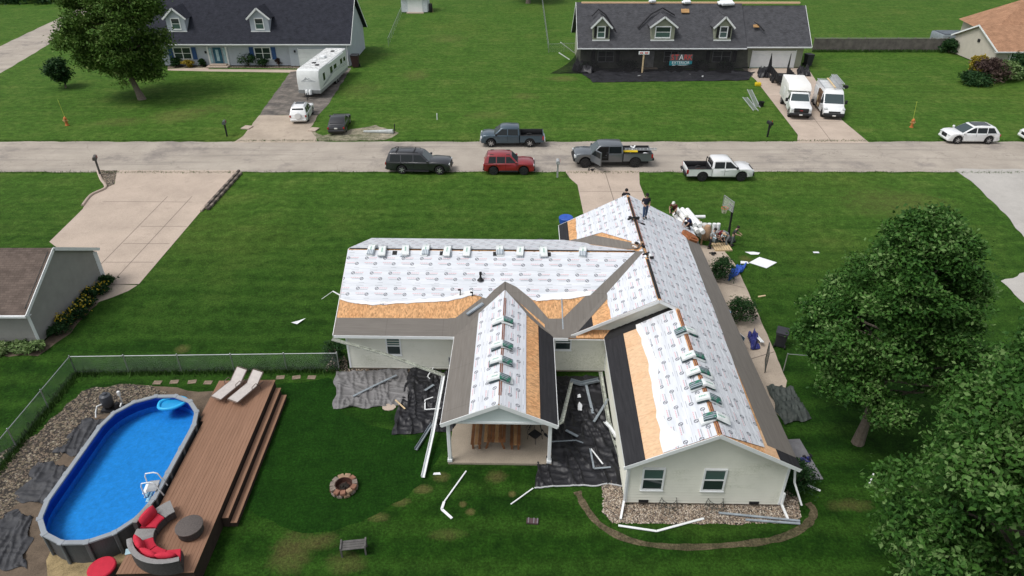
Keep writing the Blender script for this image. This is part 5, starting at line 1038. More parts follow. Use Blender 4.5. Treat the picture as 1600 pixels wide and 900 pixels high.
mb = MB(); mb.rbox(-.75,.05,-.45,.45,1.72,1.745,.02); c.part('sunroof', mb, M_cg)
c = suv('black sedan parked on the gravel at the road edge', 'car', (-17.95,69.5,0), R(94), P_car, 4.7, 1.82, 2.7, .96, .92, 1.42, 1.45, 1.0, -1.85, .22, .34, grp='vehicles in the driveways', rr=.85, fr=.95)
# pickups
def pickup(label, loc, rz, pm, L, W, wb, cabx, cowl, zh, zb_, zt, clear, r, rimm, doors=2, name='pickup_truck', scale=1., bumper=None, opendoor=False):
    c = Car(label, 'pickup truck', loc, rz, L, W, pm, name, scale=scale); x0, x1 = -L/2, L/2; wx = (x1-1.0-wb, x1-1.0); h = c.h; c.hwb = lambda x, z: h-.02
    c.body([(cabx,clear+.05),(cabx,zb_-.1),(cabx+.02,zb_),(cowl,zb_+.02),(cowl+.12,zb_+.0),(cowl+.5,zh),(x1-.25,zh-.05),(x1-.05,zh-.2),(x1,.7),(x1-.02,clear+.05)], clear, (wx[1],), r*1.22, .08, .07)
    prof = [(cabx-.02,zb_-.05),(cabx+.06,zt-.08),(cabx+.2,zt),((cabx+cowl)/2,zt+.03),(cowl-.82,zt),(cowl-.66,zt-.06),(cowl+.07,zb_-.03)]; c.cabin(prof, zb_, .24)
    A, B = cabx+.16, cowl-.12; zl, zu = zb_+.03, zt-.13; mid = A+(B-A)*(.46 if doors == 2 else .40); wins = [[(A,zl),(mid-.04,zl),(mid-.04,zu),(A+.04,zu)], [(mid+.04,zl),(B,zl),(cowl-.76,zu),(mid+.04,zu)]]
    if not opendoor: c.side_windows(wins)
    else:
        for i, poly in enumerate(wins):
            for sg in (1,-1):
                if i == 1 and sg > 0: continue
                mb = MB(); pts = [(x, sg*(c.chw(z)+.006), z) for x, z in poly]; pts = pts[::-1] if sg < 0 else pts; mb.loft([[(p[0], p[1]-sg*.03, p[2]) for p in pts], pts]); c.part('window', mb, M_cg, 0, c.cab)
        dx0, dx1 = mid+.02, cowl+.05; mb = MB(); mb.loft([[(x, h-.03, z) for x, z in ((dx0,clear+.22),(dx1,clear+.22),(dx1,zb_),(cowl-.72,zt-.12),(dx0,zt-.10))], [(x, (h+.008 if z < zb_+.05 else c.chw(z)+.012), z) for x, z in ((dx0,clear+.22),(dx1,clear+.22),(dx1,zb_),(cowl-.72,zt-.12),(dx0,zt-.10))]]); c.part('door_opening', mb, M_hole, 0)
        c.box('seat', mid+.1, mid+.6, h-.5, h+.015, .9, 1.02, M_trim, .04); c.box('seat', mid+.05, mid+.2, h-.5, h+.015, 1.0, 1.5, M_trim, .04)
        d = MB(); d.M = Matrix.Translation((dx1, h, 0)) @ Matrix.Rotation(R(-62),4,'Z'); ww = dx1-dx0
        hull_pts = [(-ww,clear+.22),(0,clear+.22),(0,zb_),(-.62,zt-.14),(-ww,zt-.12),(-ww,zb_)]; d.loft([[(x, .0, z) for x, z in hull_pts], [(x, .10, z) for x, z in hull_pts]]); dd = c.part('door', d, pm, 0)
        g = MB(); g.M = d.M; g.loft([[(x, -.008, z) for x, z in ((-ww+.06,zb_+.04),(-.12,zb_+.04),(-.62,zt-.2),(-ww+.06,zt-.18))], [(x, .108, z) for x, z in ((-ww+.06,zb_+.04),(-.12,zb_+.04),(-.62,zt-.2),(-ww+.06,zt-.18))]]); c.part('window', g, M_cg, 0, dd)
        g = MB(); g.M = d.M; g.rbox(-ww+.08,-.06,-.03,.0,clear+.3,zb_-.05,.01); c.part('door_card', g, M_trim, 1, dd)
    c.cross_glass('windscreen', (cowl-.0,zb_+.05), (cowl-.61,zt-.10)); c.cross_glass('rear_window', (cabx-.01,zb_+.1), (cabx+.045,zt-.16), .18, M_cg)
    # bed
    bx1 = cabx-.03; zs = zb_-.02; lo = arches(x0+.02, bx1, clear+.1, (wx[0],), r*1.22); prof = [(x0+.02, zs), (bx1, zs)] + lo
    for sg in (1,-1):
        mb = MB(); A_ = [(x, sg*(h-.02), z) for x, z in prof]; B_ = [(x, sg*(h-.09), z) for x, z in prof]; mb.loft([B_, A_] if sg < 0 else [A_[::-1], B_[::-1]]); bs = c.part('bed_side', mb, pm, 0)
        mb = MB(); mb.rbox(x0+.02, bx1, sg*(h-.055)-.055, sg*(h-.055)+.055, zs, zs+.025, .01); c.part('bed_rail', mb, M_trim if pm != P_wht else M_trim, 1, bs)
    c.box('tailgate', x0, x0+.08, -h+.09, h-.09, clear+.25, zs, pm, .02); c.box('bed_floor', x0+.08, bx1, -h+.09, h-.09, .62, .68, M_trim, .01); c.box('bed_front', bx1-.06, bx1, -h+.09, h-.09, .6, zs, M_trim, .01)
    for sg in (1,-1): c.box('bed_liner', x0+.08, bx1-.06, sg*(h-.115)-.02, sg*(h-.115)+.02, .66, zs-.01, M_trim, .01)
    c.wheels(wx, r, .30, rimm); c.under(x0+.3, x1-.3, .28); c.mirrors(cowl-.2, zb_+.02, M_trim); bm = bumper or M_chrome
    c.box('bumper', x1-.1, x1+.09, -h*.95, h*.95, clear+.1, clear+.38, bm, .06); c.box('bumper', x0-.16, x0+.0, -h*.93, h*.93, clear+.12, clear+.34, bm, .04); c.box('grille', x1-.05, x1+.03, -.55, .55, clear+.4, zh-.17, M_trim if bm != M_chrome else M_chrome, .03)
    c.box('headlight', x1-.2, x1+.02, h*.62, h*.95, clear+.42, zh-.18, M_lamp, .04, True); c.box('tail_light', x0-.015, x0+.14, h-.12, h+.002, zs-.42, zs-.05, M_tail, .02, True); c.box('number_plate', x0-.18, x0-.15, -.16, .16, clear+.2, clear+.3, M_plate, .005)
    c.seams([mid, cowl+.02], clear+.15, zb_); c.handles([mid-.25, mid+.18], zb_-.16); c.x = (x0, x1, bx1, zs); return c
pickup('slate blue pickup with empty bed on the far road side', (.02,64.6,0), math.pi, P_blue, 6.1, 2.05, 3.75, -.72, 1.75, 1.24, 1.20, 1.90, .42, .42, M_rim_s)
c = pickup('white pickup with black bed parked half on the near lawn', (17.9,56.1,0), 0., P_wht, 5.75, 1.98, 3.37, -.72, 1.55, 1.18, 1.15, 1.84, .40, .41, M_rim_k, bumper=M_trim)
mb = MB(); mb.tube([(-.85,-.85,1.15),(-.82,-.8,1.62),(-.82,.8,1.62),(-.85,.85,1.15)], .04, 6); c.part('headache_rack', mb, M_trim)
for k in range(4): mb = MB(); mb.tube([(-2.3+.3*k,-.4+.2*k,.70),(-1.9+.3*k,.1,.74),(-1.5,.3-.1*k,.72)], .04, 6); o = mb.build('branch', mat('brown_sticks', (.12,.05,.035), .9, .3)); o.location = (17.9,56.1,0); tag(o, f'{ordn[k]} brown stick lying in the bed of the white pickup', 'stick', 'sticks in the white pickup bed')
c = pickup('grey heavy-duty pickup with driver door open and loaded bed', (9.1,59.35,0), math.pi+.02, P_gry, 7.05, 2.15, 4.5, -.85, 1.95, 1.38, 1.34, 2.06, .52, .46, M_rim_k, bumper=M_trim, opendoor=True)
o = thing('ladder', 'aluminium ladder laid across the bed of the grey pickup', 'ladder', (11.35,59.15,1.42), -.12)
for s_ in (-.2,.2): mb = MB(); mb.bar((-1.2,s_,0),(1.7,s_,.12),.04,.08); mb.build('rail', M_alu, o)
for k in range(9): mb = MB(); mb.bar((-1.05+k*.32,-.2,.01+k*.0135),(-1.05+k*.32,.2,.01+k*.0135),.035,.03); mb.build('rung', M_alu, o)
mb = MB(); mb.rbox(-.75,.75,-.16,.16,0,.10,.03); mb.rbox(-.6,.6,-.05,.05,.1,.13,.01); o = mb.build('level', mat('yellow_plastic', (.68,.50,.02), .5), None, 1); o.location = (10.55,58.75,1.36); o.rotation_euler = (0,0,-.04); tag(o, 'long yellow case lying on the grey pickup bed rail', 'tool case')
for k, (x, y, rz, l) in enumerate(((11.0,59.7,1.0,'white plastic bracket sticking up in the grey pickup bed'),(12.1,59.2,.2,'white rounded bucket at the tail end of the grey pickup bed'))):
    mb = MB(); (mb.bar((-.5,0,0),(.5,0,.35),.12,.08), mb.bar((.1,-.2,.2),(.3,.35,.3),.1,.08)) if k == 0 else mb.lathe([(.16,0),(.19,.3),(.2,.32),(.01,.33)], (0,0,0), 14); o = mb.build('bracket' if k == 0 else 'bucket', M_white, None, 1); o.location = (x, y, .75 if k else 1.1); o.rotation_euler = (0,0,rz); tag(o, l, 'bracket' if k == 0 else 'bucket')
clutter('tripod', 'small black tripod tool standing on the driveway below the open truck door', 'tripod', (7.1, 57.6), 21, [M_black], 4, .14)
# ------------------------------------------------------------------ box truck
def rot_to(p, q): return math.atan2(q[1]-p[1], q[0]-p[0])
hd = rot_to((31.9,77.9), (31.05,73.0)); c = Car('white box truck with black grille facing the road in the concrete driveway', 'box truck', (31.6,75.7,0), hd, 6.9, 2.15, P_wht, 'box_truck', 'vehicles in the driveways', 1.06); h = c.h; c.hwb = lambda x, z: h-.02
c.body([(.55,.6),(.55,1.2),(.57,1.42),(1.75,1.44),(1.9,1.42),(2.1,1.34),(3.0,1.26),(3.25,1.1),(3.3,.8),(3.28,.55)], .48, (2.45,), .52, .1, .08)
c.cabin([(.5,1.38),(.52,2.05),(.66,2.16),(1.1,2.18),(1.28,2.14),(1.86,1.40)], 1.4, .2); c.side_windows([[(.68,1.46),(1.66,1.46),(1.22,2.02),(.72,2.04)]]); c.cross_glass('windscreen', (1.80,1.48), (1.32,2.08), .08)
mb = MB(); hull(mb, [(-3.4,.75),(-3.4,2.85),(.15,2.85),(.75,2.62),(.95,2.3),(.45,2.12),(.45,.75)], lambda x, z: 1.12, .08); bxo = c.part('cargo_box', mb, mat('fibreglass_white', (.80,.79,.76), .5, .05))
for sg in (-1,1): c.box('door_panel', -1.6, -.7, sg*1.125-.01, sg*1.125+.01, 1.0, 2.1, mat('pale_panel', (.70,.71,.70), .5), .004, parent=bxo)
c.wheels((2.45,-2.2), .42, .3, M_rim_s); c.under(-3.2,3.0,.45); c.box('grille', 3.2, 3.36, -.72, .72, .72, 1.14, M_trim, .05); c.box('bumper', 3.1, 3.45, -1.04, 1.04, .42, .68, M_trim, .06); c.box('headlight', 3.1, 3.31, .74, 1.0, .82, 1.12, M_lamp, .04, True); c.box('mirror', 1.5, 1.65, h+.05, h+.32, 1.35, 1.7, M_trim, .04, True); c.box('number_plate', 3.45, 3.47, -.16, .16, .48, .6, M_plate, .004); c.box('badge', 3.355, 3.375, -.14, .14, .9, .97, M_tail, .01); c.box('marker_light', .4,.52,.95,1.05,2.2,2.28,M_lamp,.01,True)
# ------------------------------------------------------------------ high-roof van
hd = rot_to((35.6,78.4), (34.5,72.4)); VX, VY = 35.15, 75.4
c = Car('white high-roof van with side door open and ladders on its roof rack', 'van', (VX,VY,0), hd, 6.3, 2.1, P_wht, 'cargo_van', 'vehicles in the driveways', 1.06); h = c.h; c.hwb = lambda x, z: h-.02
c.body([(-3.1,.4),(-3.12,1.3),(1.9,1.32),(2.1,1.3),(2.85,1.08),(3.08,.85),(3.12,.5),(3.1,.4)], .36, (-2.1,2.1), .46, .1, .08)
c.cabin([(-3.1,1.2),(-3.06,2.3),(-2.9,2.5),(0,2.56),(.9,2.5),(1.25,2.36),(2.2,1.26)], 1.3, .09, .02, .1); c.side_windows([[(1.02,1.42),(1.86,1.42),(1.38,2.05),(1.05,2.05)]]); c.cross_glass('windscreen', (2.1,1.38), (1.42,2.16), .08)
mb = MB(); mb.rbox(-.75,.75,-(h+.012),-(h-.2),.5,2.2,.02); c.part('door_opening', mb, mat('van_interior', (.12,.07,.04), .9, .6, 4.)); mb = MB(); mb.rbox(-.7,-.35,-(h+.02),-(h-.1),.9,1.5,.02); mb.rbox(-.2,.5,-(h+.02),-(h-.1),.52,.9,.02); c.part('cargo', mb, M_pine); c.box('sliding_door', -2.1,-.75,-(h+.09),-(h+.03),.48,2.25,P_wht,.02)
c.wheels((2.1,-2.1), .37, .26, M_trim); c.under(-3,2.9,.3); c.box('bumper', 2.8, 3.22, -1.0, 1.0, .3, .68, M_trim, .08); c.box('grille', 3.05, 3.16, -.55, .55, .72, .86, M_trim, .02); c.box('headlight', 2.7, 3.0, .68, 1.0, .92, 1.14, M_lamp, .05, True); c.box('mirror', 1.85, 2.0, h, h+.26, 1.35, 1.72, M_trim, .04, True); c.box('number_plate', 3.2, 3.235, -.16, .16, .4, .52, M_plate, .004)
for x in (-2.6,-1.9,-1.2,-.5,.2,.8): mb = MB(); mb.bar((x,-.95,2.66),(x,.95,2.66),.05,.04); c.part('rack_bar', mb, M_alu)
for s_ in (-.95,.95): mb = MB(); mb.bar((-2.8,s_,2.64),(1.0,s_,2.64),.05,.06); c.part('rack_rail', mb, M_alu)
R2 = Matrix.Translation((VX,VY,0)) @ Matrix.Rotation(hd,4,'Z') @ Matrix.Scale(1.06,4)
def roof_ladder(label, y, z, x0, x1, tilt):
    p = R2 @ Vector((0,y,z)); o = thing('extension_ladder', label, 'ladder', tuple(p), hd, 'ladders on the van roof')
    for s_ in (0,.4): mb = MB(); mb.bar((x0,s_*math.cos(tilt),s_*math.sin(tilt)),(x1,s_*math.cos(tilt),s_*math.sin(tilt)),.035,.09); mb.build('rail', M_alu, o)
    k = int((x1-x0)/.3)
    for i in range(k): x = x0+.15+i*.3; mb = MB(); mb.cyl((x,0,0),(x,.4*math.cos(tilt),.4*math.sin(tilt)),.022,n=6); mb.build('rung', M_alu, o)
for k, (y, t_) in enumerate(((.28,1.2),(.44,1.2),(.6,1.2),(.76,1.2))): roof_ladder(f'{ordn[k]} aluminium ladder stood on edge on the van roof, counted from the plank', y, 2.72, -3.2, .95, t_)
o = MB(); o.rbox(-3.0,1.1,-.09,.09,0,.06,.01); o = o.build('plank', M_pine); o.location = tuple(R2 @ Vector((0,.05,2.69))); o.rotation_euler = (0,0,hd); tag(o, 'long pale wooden plank beside the ladders on the van roof', 'plank')
o = MB(); o.rbox(-.2,.2,-.16,.2,-.16,.18,.04); o.cyl((-.3,0,0),(.3,0,0),.07,n=8); o = o.build('ladder_bracket', M_black, None, 1); o.location = tuple(R2 @ Vector((.55,1.15,2.72))); tag(o, 'black bracket block clamped to the ladder end on the van', 'bracket')
# material heap between truck and van
for k, (p, s_, m_, l) in enumerate((((33.3,78.4,0),(.55,1.0,1.6),mat('plastic_wrap', (.6,.62,.66), .4, .2, 5., bump=.5),'tall plastic-wrapped white pack standing between box truck and van'),((33.2,79.9,0),(.5,.6,2.1),mat('pink_wrap', (.62,.35,.50), .5, .4, 5., bump=.5),'pink and white wrapped insulation roll behind the van'))):
    o = MB(); o.rbox(-s_[0],s_[0],-s_[1],s_[1],0,s_[2],.25); o.rbox(-s_[0]*.8,s_[0]*.8,-s_[1]*.8,s_[1]*.8,s_[2]-.05,s_[2]+.2,.2); o = o.build('wrapped_pack', m_, None, 1); o.location = p; o.rotation_euler = (0,0,.2); tag(o, l, 'wrapped pack')
# dump trailer behind the box truck
c = thing('utility_trailer', 'black open utility trailer with two raised gate wings by the garage', 'trailer', (34.17,87.52,0), R(-97), 'vehicles in the driveways')
for s_ in (-1,1):
    mb = MB(); mb.rbox(-2.2,2.0,s_*1.0-.04,s_*1.0+.04,.6,1.45,.02)
    for k in range(5): mb.rbox(-2.1+k*.95,-2.0+k*.95,s_*1.06-.03,s_*1.06+.03,.55,1.5,.01)
    mb.build('side_wall', M_trim, c)
    mb = MB(); mb.slab([(-2.25,s_*1.05,.6),(-2.75,s_*1.35,.6),(-2.5,s_*1.2,3.0)], .08); mb.slab([(-2.25,s_*1.05,.6),(-2.5,s_*1.2,3.0),(-2.2,s_*1.0,1.5)], .08); mb.build('gate_wing', M_tarpk, c)
    for x in (-.5,.45): wheel(c, x, s_*1.2, .36, .24, M_rim_k, s_)
mb = MB(); mb.rbox(-2.2,2.0,-1.0,1.0,.5,.62,.02); mb.build('floor', M_trim, c); mb = MB(); mb.rbox(1.96,2.04,-1.0,1.0,.6,1.3,.02); mb.build('front_wall', M_trim, c); mb = MB(); mb.tube([(2.0,-.8,.5),(3.1,0,.5),(2.0,.8,.5)], .06, 6); mb.build('drawbar', M_trim, c)
tarp('tarp', 'black tarp heap on the driveway at the garage corner', 'tarp', [(31.79, 89.5),(33.28, 89.5),(34.53, 93.12),(32.79, 92.78)], .03, .9, M_tarpk, 51, 16, 1.2); tarp('tarp', 'black tarp heap behind the raised trailer wing by the garage', 'tarp', [(37.38, 90.79),(38.81, 90.14),(39.71, 93.46),(38.33, 93.46)], .03, .9, M_tarpk, 52, 16, 1.2)
# ------------------------------------------------------------------ travel trailer
rvh = R(-94.2); c = Car('white travel trailer with grey mountain logo parked in the asphalt driveway', 'travel trailer', (-23.35,86.2,0), rvh, 11.6, 2.66, mat('rv_white', (.74,.76,.75), .45, .06), 'travel_trailer', 'vehicles in the driveways'); h = 1.33; X0, X1 = -5.8, 5.8
mb = MB(); hull(mb, [(X0,.75),(X0,3.1),(X0+.1,3.22),(X1-.7,3.22),(X1-.3,3.1),(X1-.05,2.6),(X1,1.8),(X1-.1,.75)], lambda x, z: h, .1); c.part('body', mb, c.pm)
mb = MB(); hull(mb, [(X0+.02,.55),(X0+.02,.95),(X1+.015,.95),(X1-.05,.55)], lambda x, z: h+.006, .04); c.part('skirt', mb, mat('rv_grey_skirt', (.30,.31,.31), .6, .1))
M_rvroof = mat('rv_roof', (.62,.63,.62), .7, .35, 2.5, fine=7.); mb = MB(); mb.rbox(X0+.1,X1-.75,-h+.12,h-.12,3.2,3.235,.01); c.part('roof', mb, M_rvroof)
mb = MB(); mb.rbox(-.9,.1,-.4,.4,3.23,3.5,.12); c.part('air_conditioner', mb, M_white)
for x, y in ((-3.8,.2),(2.4,-.2),(3.4,.5),(.9,-.6)): c.box('roof_vent', x-.22, x+.22, y-.22, y+.22, 3.23, 3.33, M_trim if x > 2 or x < -3 else M_white, .04)
for sg in (-1,1):
    for x, w, z0, z1 in ((3.9,.35,1.65,2.5),(1.0,.45,1.75,2.55),(-.6,.55,1.95,2.45),(-3.2,.4,1.9,2.5),(-4.6,.4,1.9,2.4)): c.box('window', x-w, x+w, sg*h-.02, sg*h+.02, z0, z1, M_cg, .03)
    for k in range(3):
        mb = MB(); mb.tube([(4.8-k*.3,sg*(h+.008),1.15+k*.06),(3.0,sg*(h+.008),1.25+k*.1),(.5,sg*(h+.008),1.7+k*.12),(-2.5,sg*(h+.008),1.6+k*.15),(-5.2,sg*(h+.008),1.35+k*.2)], .02, 4); c.part('stripe', mb, mat('rv_stripe', (.25,.27,.28), .5))
    for x in (-1.6,-.7): wheel(c.o, x, sg*(h-.2), .36, .24, M_rim_s, sg)
    mb = MB(); mb.tube([(x_, sg*1.2, .55) for x_ in (-2.3,0)], .1, 6); c.part('fender', mb, M_white)
lg = MB(); lgx = X1-.015
for pts in ([(-.75,2.0),(-.45,2.15),(-.25,2.4),(-.05,2.18),(.15,2.32),(.35,2.1),(.8,2.0)], [(-.85,1.93),(-.2,1.97),(.9,1.93)], [(-.6,2.03),(-.2,2.22),(.1,2.08),(.5,2.04)]): lg.tube([(lgx + (.0 if z < 2.1 else -.02*(z-2.0)), y, z) for y, z in pts], .028, 5)
c.part('logo', lg, mat('rv_logo_grey', (.38,.40,.42), .5)); c.box('awning', -4.2, 2.0, h, h+.1, 2.95, 3.08, M_white, .03)
mb = MB(); mb.tube([(X1-.4,-.85,.5),(X1+1.25,0,.5),(X1-.4,.85,.5)], .06, 6); mb.cyl((X1+1.1,0,.05),(X1+1.1,0,.9),.05,n=8); c.part('drawbar', mb, M_trim)
for y in (-.2,.2): mb = MB(); mb.lathe([(.12,.5),(.17,.56),(.17,1.0),(.12,1.08),(.05,1.1)], (X1+.35,y,0), 14); c.part('gas_bottle', mb, M_white)

# ------------------------------------------------------------------ neighbouring houses
def HH(root):
    def mk():
        m = MB(); m.M = Matrix.Translation(-root.location); return m
    return mk
def lap(mk, p0, p1, z0, top, m, parent, step=.2):
    mb = mk(); mb.loft(siding(p0, p1, z0, top if callable(top) else (lambda s_: top), step, .018), False, False, False); return mb.build('siding', m, parent)
def roof_pl(mk, parent, pts, m, th=.14, name='roof'):
    """roof plane from eave-left, eave-right, ridge-right, ridge-left with UVs along the courses"""
    mb = mk(); mb.slab(pts, th); P = [Vector(p)-0*Vector(p) for p in pts]; u = (P[1]-P[0]).normalized(); n = (P[1]-P[0]).cross(P[3]-P[0]).normalized(); w = n.cross(u); return mb.build(name, m, parent, uv=(u, w, (0,0,0)))
def bars(mk, parent, name, m, *segs):
    for p, q, w, h in segs: mb = mk(); mb.bar(p, q, w, h); mb.build(name, m, parent)
def boxp(mk, parent, name, m, *b, bev=0):
    mb = mk(); (mb.rbox(*b, bev) if bev else mb.box(*b)); return mb.build(name, m, parent)
def gable_block(root, x0, x1, y0, y1, zw, zr, wallm, roofm, ov=.4, ends=(1,1), trim=M_vinyl, back=True):
    mk = HH(root); ym = (y0+y1)/2; k = (zr-zw)/(ym-y0+ov); ze = zw
    lap(mk, (x0,y0), (x1,y0), .1, zw+.1, wallm, root)
    if back: lap(mk, (x1,y1), (x0,y1), .1, zw+.1, wallm, root)
    g = lambda L: (lambda s_: min(zw+.05+k*min(s_, L-s_)+.2, zr-.1))
    if ends[1]: lap(mk, (x1,y0), (x1,y1), .1, g(y1-y0), wallm, root)
    if ends[0]: lap(mk, (x0,y1), (x0,y0), .1, g(y1-y0), wallm, root)
    a, b = x0-ov*.6*ends[0], x1+ov*.6*ends[1]
    roof_pl(mk, root, [(a,y0-ov,ze),(b,y0-ov,ze),(b,ym,zr),(a,ym,zr)], roofm); roof_pl(mk, root, [(b,y1+ov,ze),(a,y1+ov,ze),(a,ym,zr),(b,ym,zr)], roofm)
    bars(mk, root, 'gutter', trim, ((a,y0-ov-.05,ze-.06),(b,y0-ov-.05,ze-.06),.12,.12)); boxp(mk, root, 'soffit', trim, a,b,y0-ov,y0+.05,ze-.2,ze-.17)
    for s_, x in ((ends[1], b+.012), (ends[0], a-.012)):
        if s_: bars(mk, root, 'rake_board', trim, ((x,y0-ov,ze-.06),(x,ym,zr-.06),.04,.2), ((x,y1+ov,ze-.06),(x,ym,zr-.06),.04,.2))
    return mk
def dormer(root, xc, w, yf, z0, zt, za, slope_y, wallm, roofm, win, shutter=None, lean=0.):
    """slope_y(z) = y of the main roof at height z"""
    mk = HH(root); d = boxp(mk, root, 'dormer', wallm, xc-w/2, xc+w/2, yf, slope_y(zt)+.1, z0-.3, zt); yb = slope_y(za)+.3
    mb = mk(); mb.loft([[(xc-w/2,yf,zt),(xc+w/2,yf,zt),(xc,yf,za)], [(xc-w/2,yb,zt),(xc+w/2,yb,zt),(xc,yb,za)]]); mb.build('gable', wallm, d).parent = d
    k = (za-zt)/(w/2); o_ = .32
    for s_ in (-1,1):
        pts = [(xc+s_*(w/2+o_),yf-.25,zt-k*o_+.05),(xc+s_*(w/2+o_),yb,zt-k*o_+.05),(xc,yb,za+.05),(xc,yf-.25,za+.05)]; pts = pts if s_ > 0 else pts[::-1]; roof_pl(mk, d, pts, roofm, .08)
        bars(mk, d, 'rake_board', M_vinyl, ((xc+s_*(w/2+o_),yf-.27,zt-k*o_-.02),(xc,yf-.27,za-.02),.05,.22))
    x0, x1, wz0, wz1 = win; wdw = window(d, x0, x1, yf, wz0, wz1, mk, M_glass, M_glassg, .12)
    if shutter:
        for s_ in (-1,1): xx = (x0-.34) if s_ < 0 else (x1+.34); boxp(mk, d, 'shutter', shutter, xx-.16, xx+.16, yf-.06, yf+.01, wz0-.08, wz1+.08)
    boxp(mk, d, 'sill_board', M_vinyl, xc-w/2-.05, xc+w/2+.05, yf-.03, yf+.02, z0-.14, z0+.02)
    return d
def pair_window(root, mk, xa, xb, y, z0, z1, sash=2, fr=.1):
    w = mk(); w.box(xa-fr,xb+fr,y-.05,y+.02,z0-fr,z0); w.box(xa-fr,xb+fr,y-.05,y+.02,z1,z1+fr); n = sash
    for i in range(n+1): x = xa+(xb-xa)*i/n; w.box(x-fr/2 if 0 < i < n else (x-fr if i == 0 else x), x+fr/2 if 0 < i < n else (x if i == 0 else x+fr), y-.05, y+.02, z0, z1)
    o = w.build('window', M_vinyl, root)
    for i in range(n):
        a = xa+(xb-xa)*i/n+(fr/2 if i else 0); b = xa+(xb-xa)*(i+1)/n-(fr/2 if i < n-1 else 0); g = mk(); g.box(a,b,y-.02,y+.01,z0,z1); g.build('pane', M_glass, o); g = mk(); g.box(a,b,y-.03,y-.0,(z0+z1)/2-.03,(z0+z1)/2+.03); g.build('rail', M_vinyl, o)
    return o
def garage_door(root, mk, x0, x1, y, z1, n=4, m=M_vinyl, flare=0.):
    h = z1/n; d = boxp(mk, root, 'garage_door', m, x0, x1, y-.02, y+.02, .02, z1)
    for k in range(n): boxp(mk, d, 'panel', m, x0+.03, x1-.03, y-.05, y-.02, .04+k*h, (k+1)*h-.03, bev=.012)
    for s_ in (x0-.09, x1+.0): boxp(mk, d, 'jamb', M_vinyl, s_, s_+.09, y-.06, y+.02, .02, z1+.1)
# --- house with the roofing banner
M_sage = mat('sage_siding', (.27,.285,.215), .7, .08, 1.5); M_shg = shingle_mat('charcoal_shingle', (.070,.071,.078)); M_shb = shingle_mat('blue_black_shingle', (.028,.030,.040)); M_shbr = shingle_mat('brown_shingle', (.12,.093,.078)); M_sht = shingle_mat('tan_shingle', (.34,.19,.115), .2)
hs_ = thing('house', 'sage house with charcoal roof, three dormers and roofing banner across the road', 'house', (20,95,0)); mk = gable_block(hs_, 9.2, 31.1, 94.5, 103.5, 2.85, 7.7, M_sage, M_shg, .9, (1,0)); sl = lambda z: 93.6 + (z-2.85)/((7.7-2.85)/(99-93.6))
for xa, w, win in ((10.85+.95,2.2,(11.35,12.2)),(19.9,3.05,(19.0,20.85)),(27.9,2.2,(27.5,28.35))):
    dormer(hs_, xa if w < 3 else 19.95, w, 94.45, 3.75, 5.55, 6.65, sl, M_sage, M_shg, (win[0], win[1], 4.1, 5.35), M_black if w < 3 else None)
g2 = gable_block(hs_, 31.15, 39.2, 94.95, 103.0, 2.95, 7.3, M_sage, M_shg, 1.0, (0,1)); garage_door(hs_, g2, 32.4, 38.2, 94.9, 2.25)
for a, b in ((11.6,13.6),(20.5,22.2),(27.0,29.3)): pair_window(hs_, mk, a, b, 94.46, .95, 2.25)
boxp(mk, hs_, 'front_door', M_vinyl, 17.9,19.1,94.4,94.5,.1,2.3); boxp(mk, hs_, 'step', M_conc2, 17.4,19.6,93.3,94.45,0,.2)
for x in (10.9,14.2,26.3,29.9): boxp(mk, hs_, 'shutter', M_black, x-.25,x+.25,94.4,94.47,.9,2.3)
boxp(mk, hs_, 'ridge_sheathing', M_ply, 9.4,39.0,98.85,99.2,7.52,7.73)
# roof litter on that house
for k, (x, z, s_, m_, l, cat) in enumerate(((24.0-.7,6.7,.55,mat('cardboard', (.42,.25,.11), .9, .15),'flat cardboard box on the grey roof above the middle dormer','cardboard box'),(32.6,5.1,.4,mat('cardboard', (.42,.25,.11)),'small cardboard box on the grey garage roof','cardboard box'),(29.0,7.5,.9,M_foam,'crumpled white plastic heap on the ridge above the third dormer','plastic heap'),(23.6,7.6,.5,M_foam,'white bag on the ridge right of the middle dormer','bag'),(19.0,7.7,.4,M_foam,'small white scrap on the ridge above the middle dormer','scrap'))):
    o = MB(); o.rbox(-s_,s_,-s_*.6,s_*.6,0,.12 if 'card' in cat else .3,.06); (o.rbox(-s_*1.4,s_*.2,-s_*.3,s_*.5,0,.2,.05) if 'card' not in cat else o.rbox(-.08,.08,-s_*.6,s_*.6,.12,.125,.001)); o = o.build('cardboard_box' if 'card' in cat else ('plastic_heap' if 'heap' in l else 'plastic_bag'), m_, None, 1); o.location = (x, sl(z)-.1, z+.05); o.rotation_euler = (.7 if 'card' in cat else .3,0,.1*k); tag(o, l, cat)
for k, (pts, l) in enumerate(((((9.8+.9,6.1,.2),(11.6,6.75,.3),(12.6,6.2,.2),(13.8,4.6,.1)),'black netting strip draped over the first dormer roof'),(((16.8,4.9,.1),(18.6,6.3,.2),(20.2,6.9,.3),(21.8,6.2,.2)),'black netting strip draped over the middle dormer roof'),(((32.4,5.6,.1),(32.9,5.2,.2),(33.6,4.6,.1)),'black strip hanging past the small cardboard box on the garage roof'))):
    o = MB(); o.tube([(x, sl(z)-q-.12, z+q) for x, z, q in pts], .10, 6); tag(o.build('netting_strip', M_tarpk, None, 1), l, 'netting')
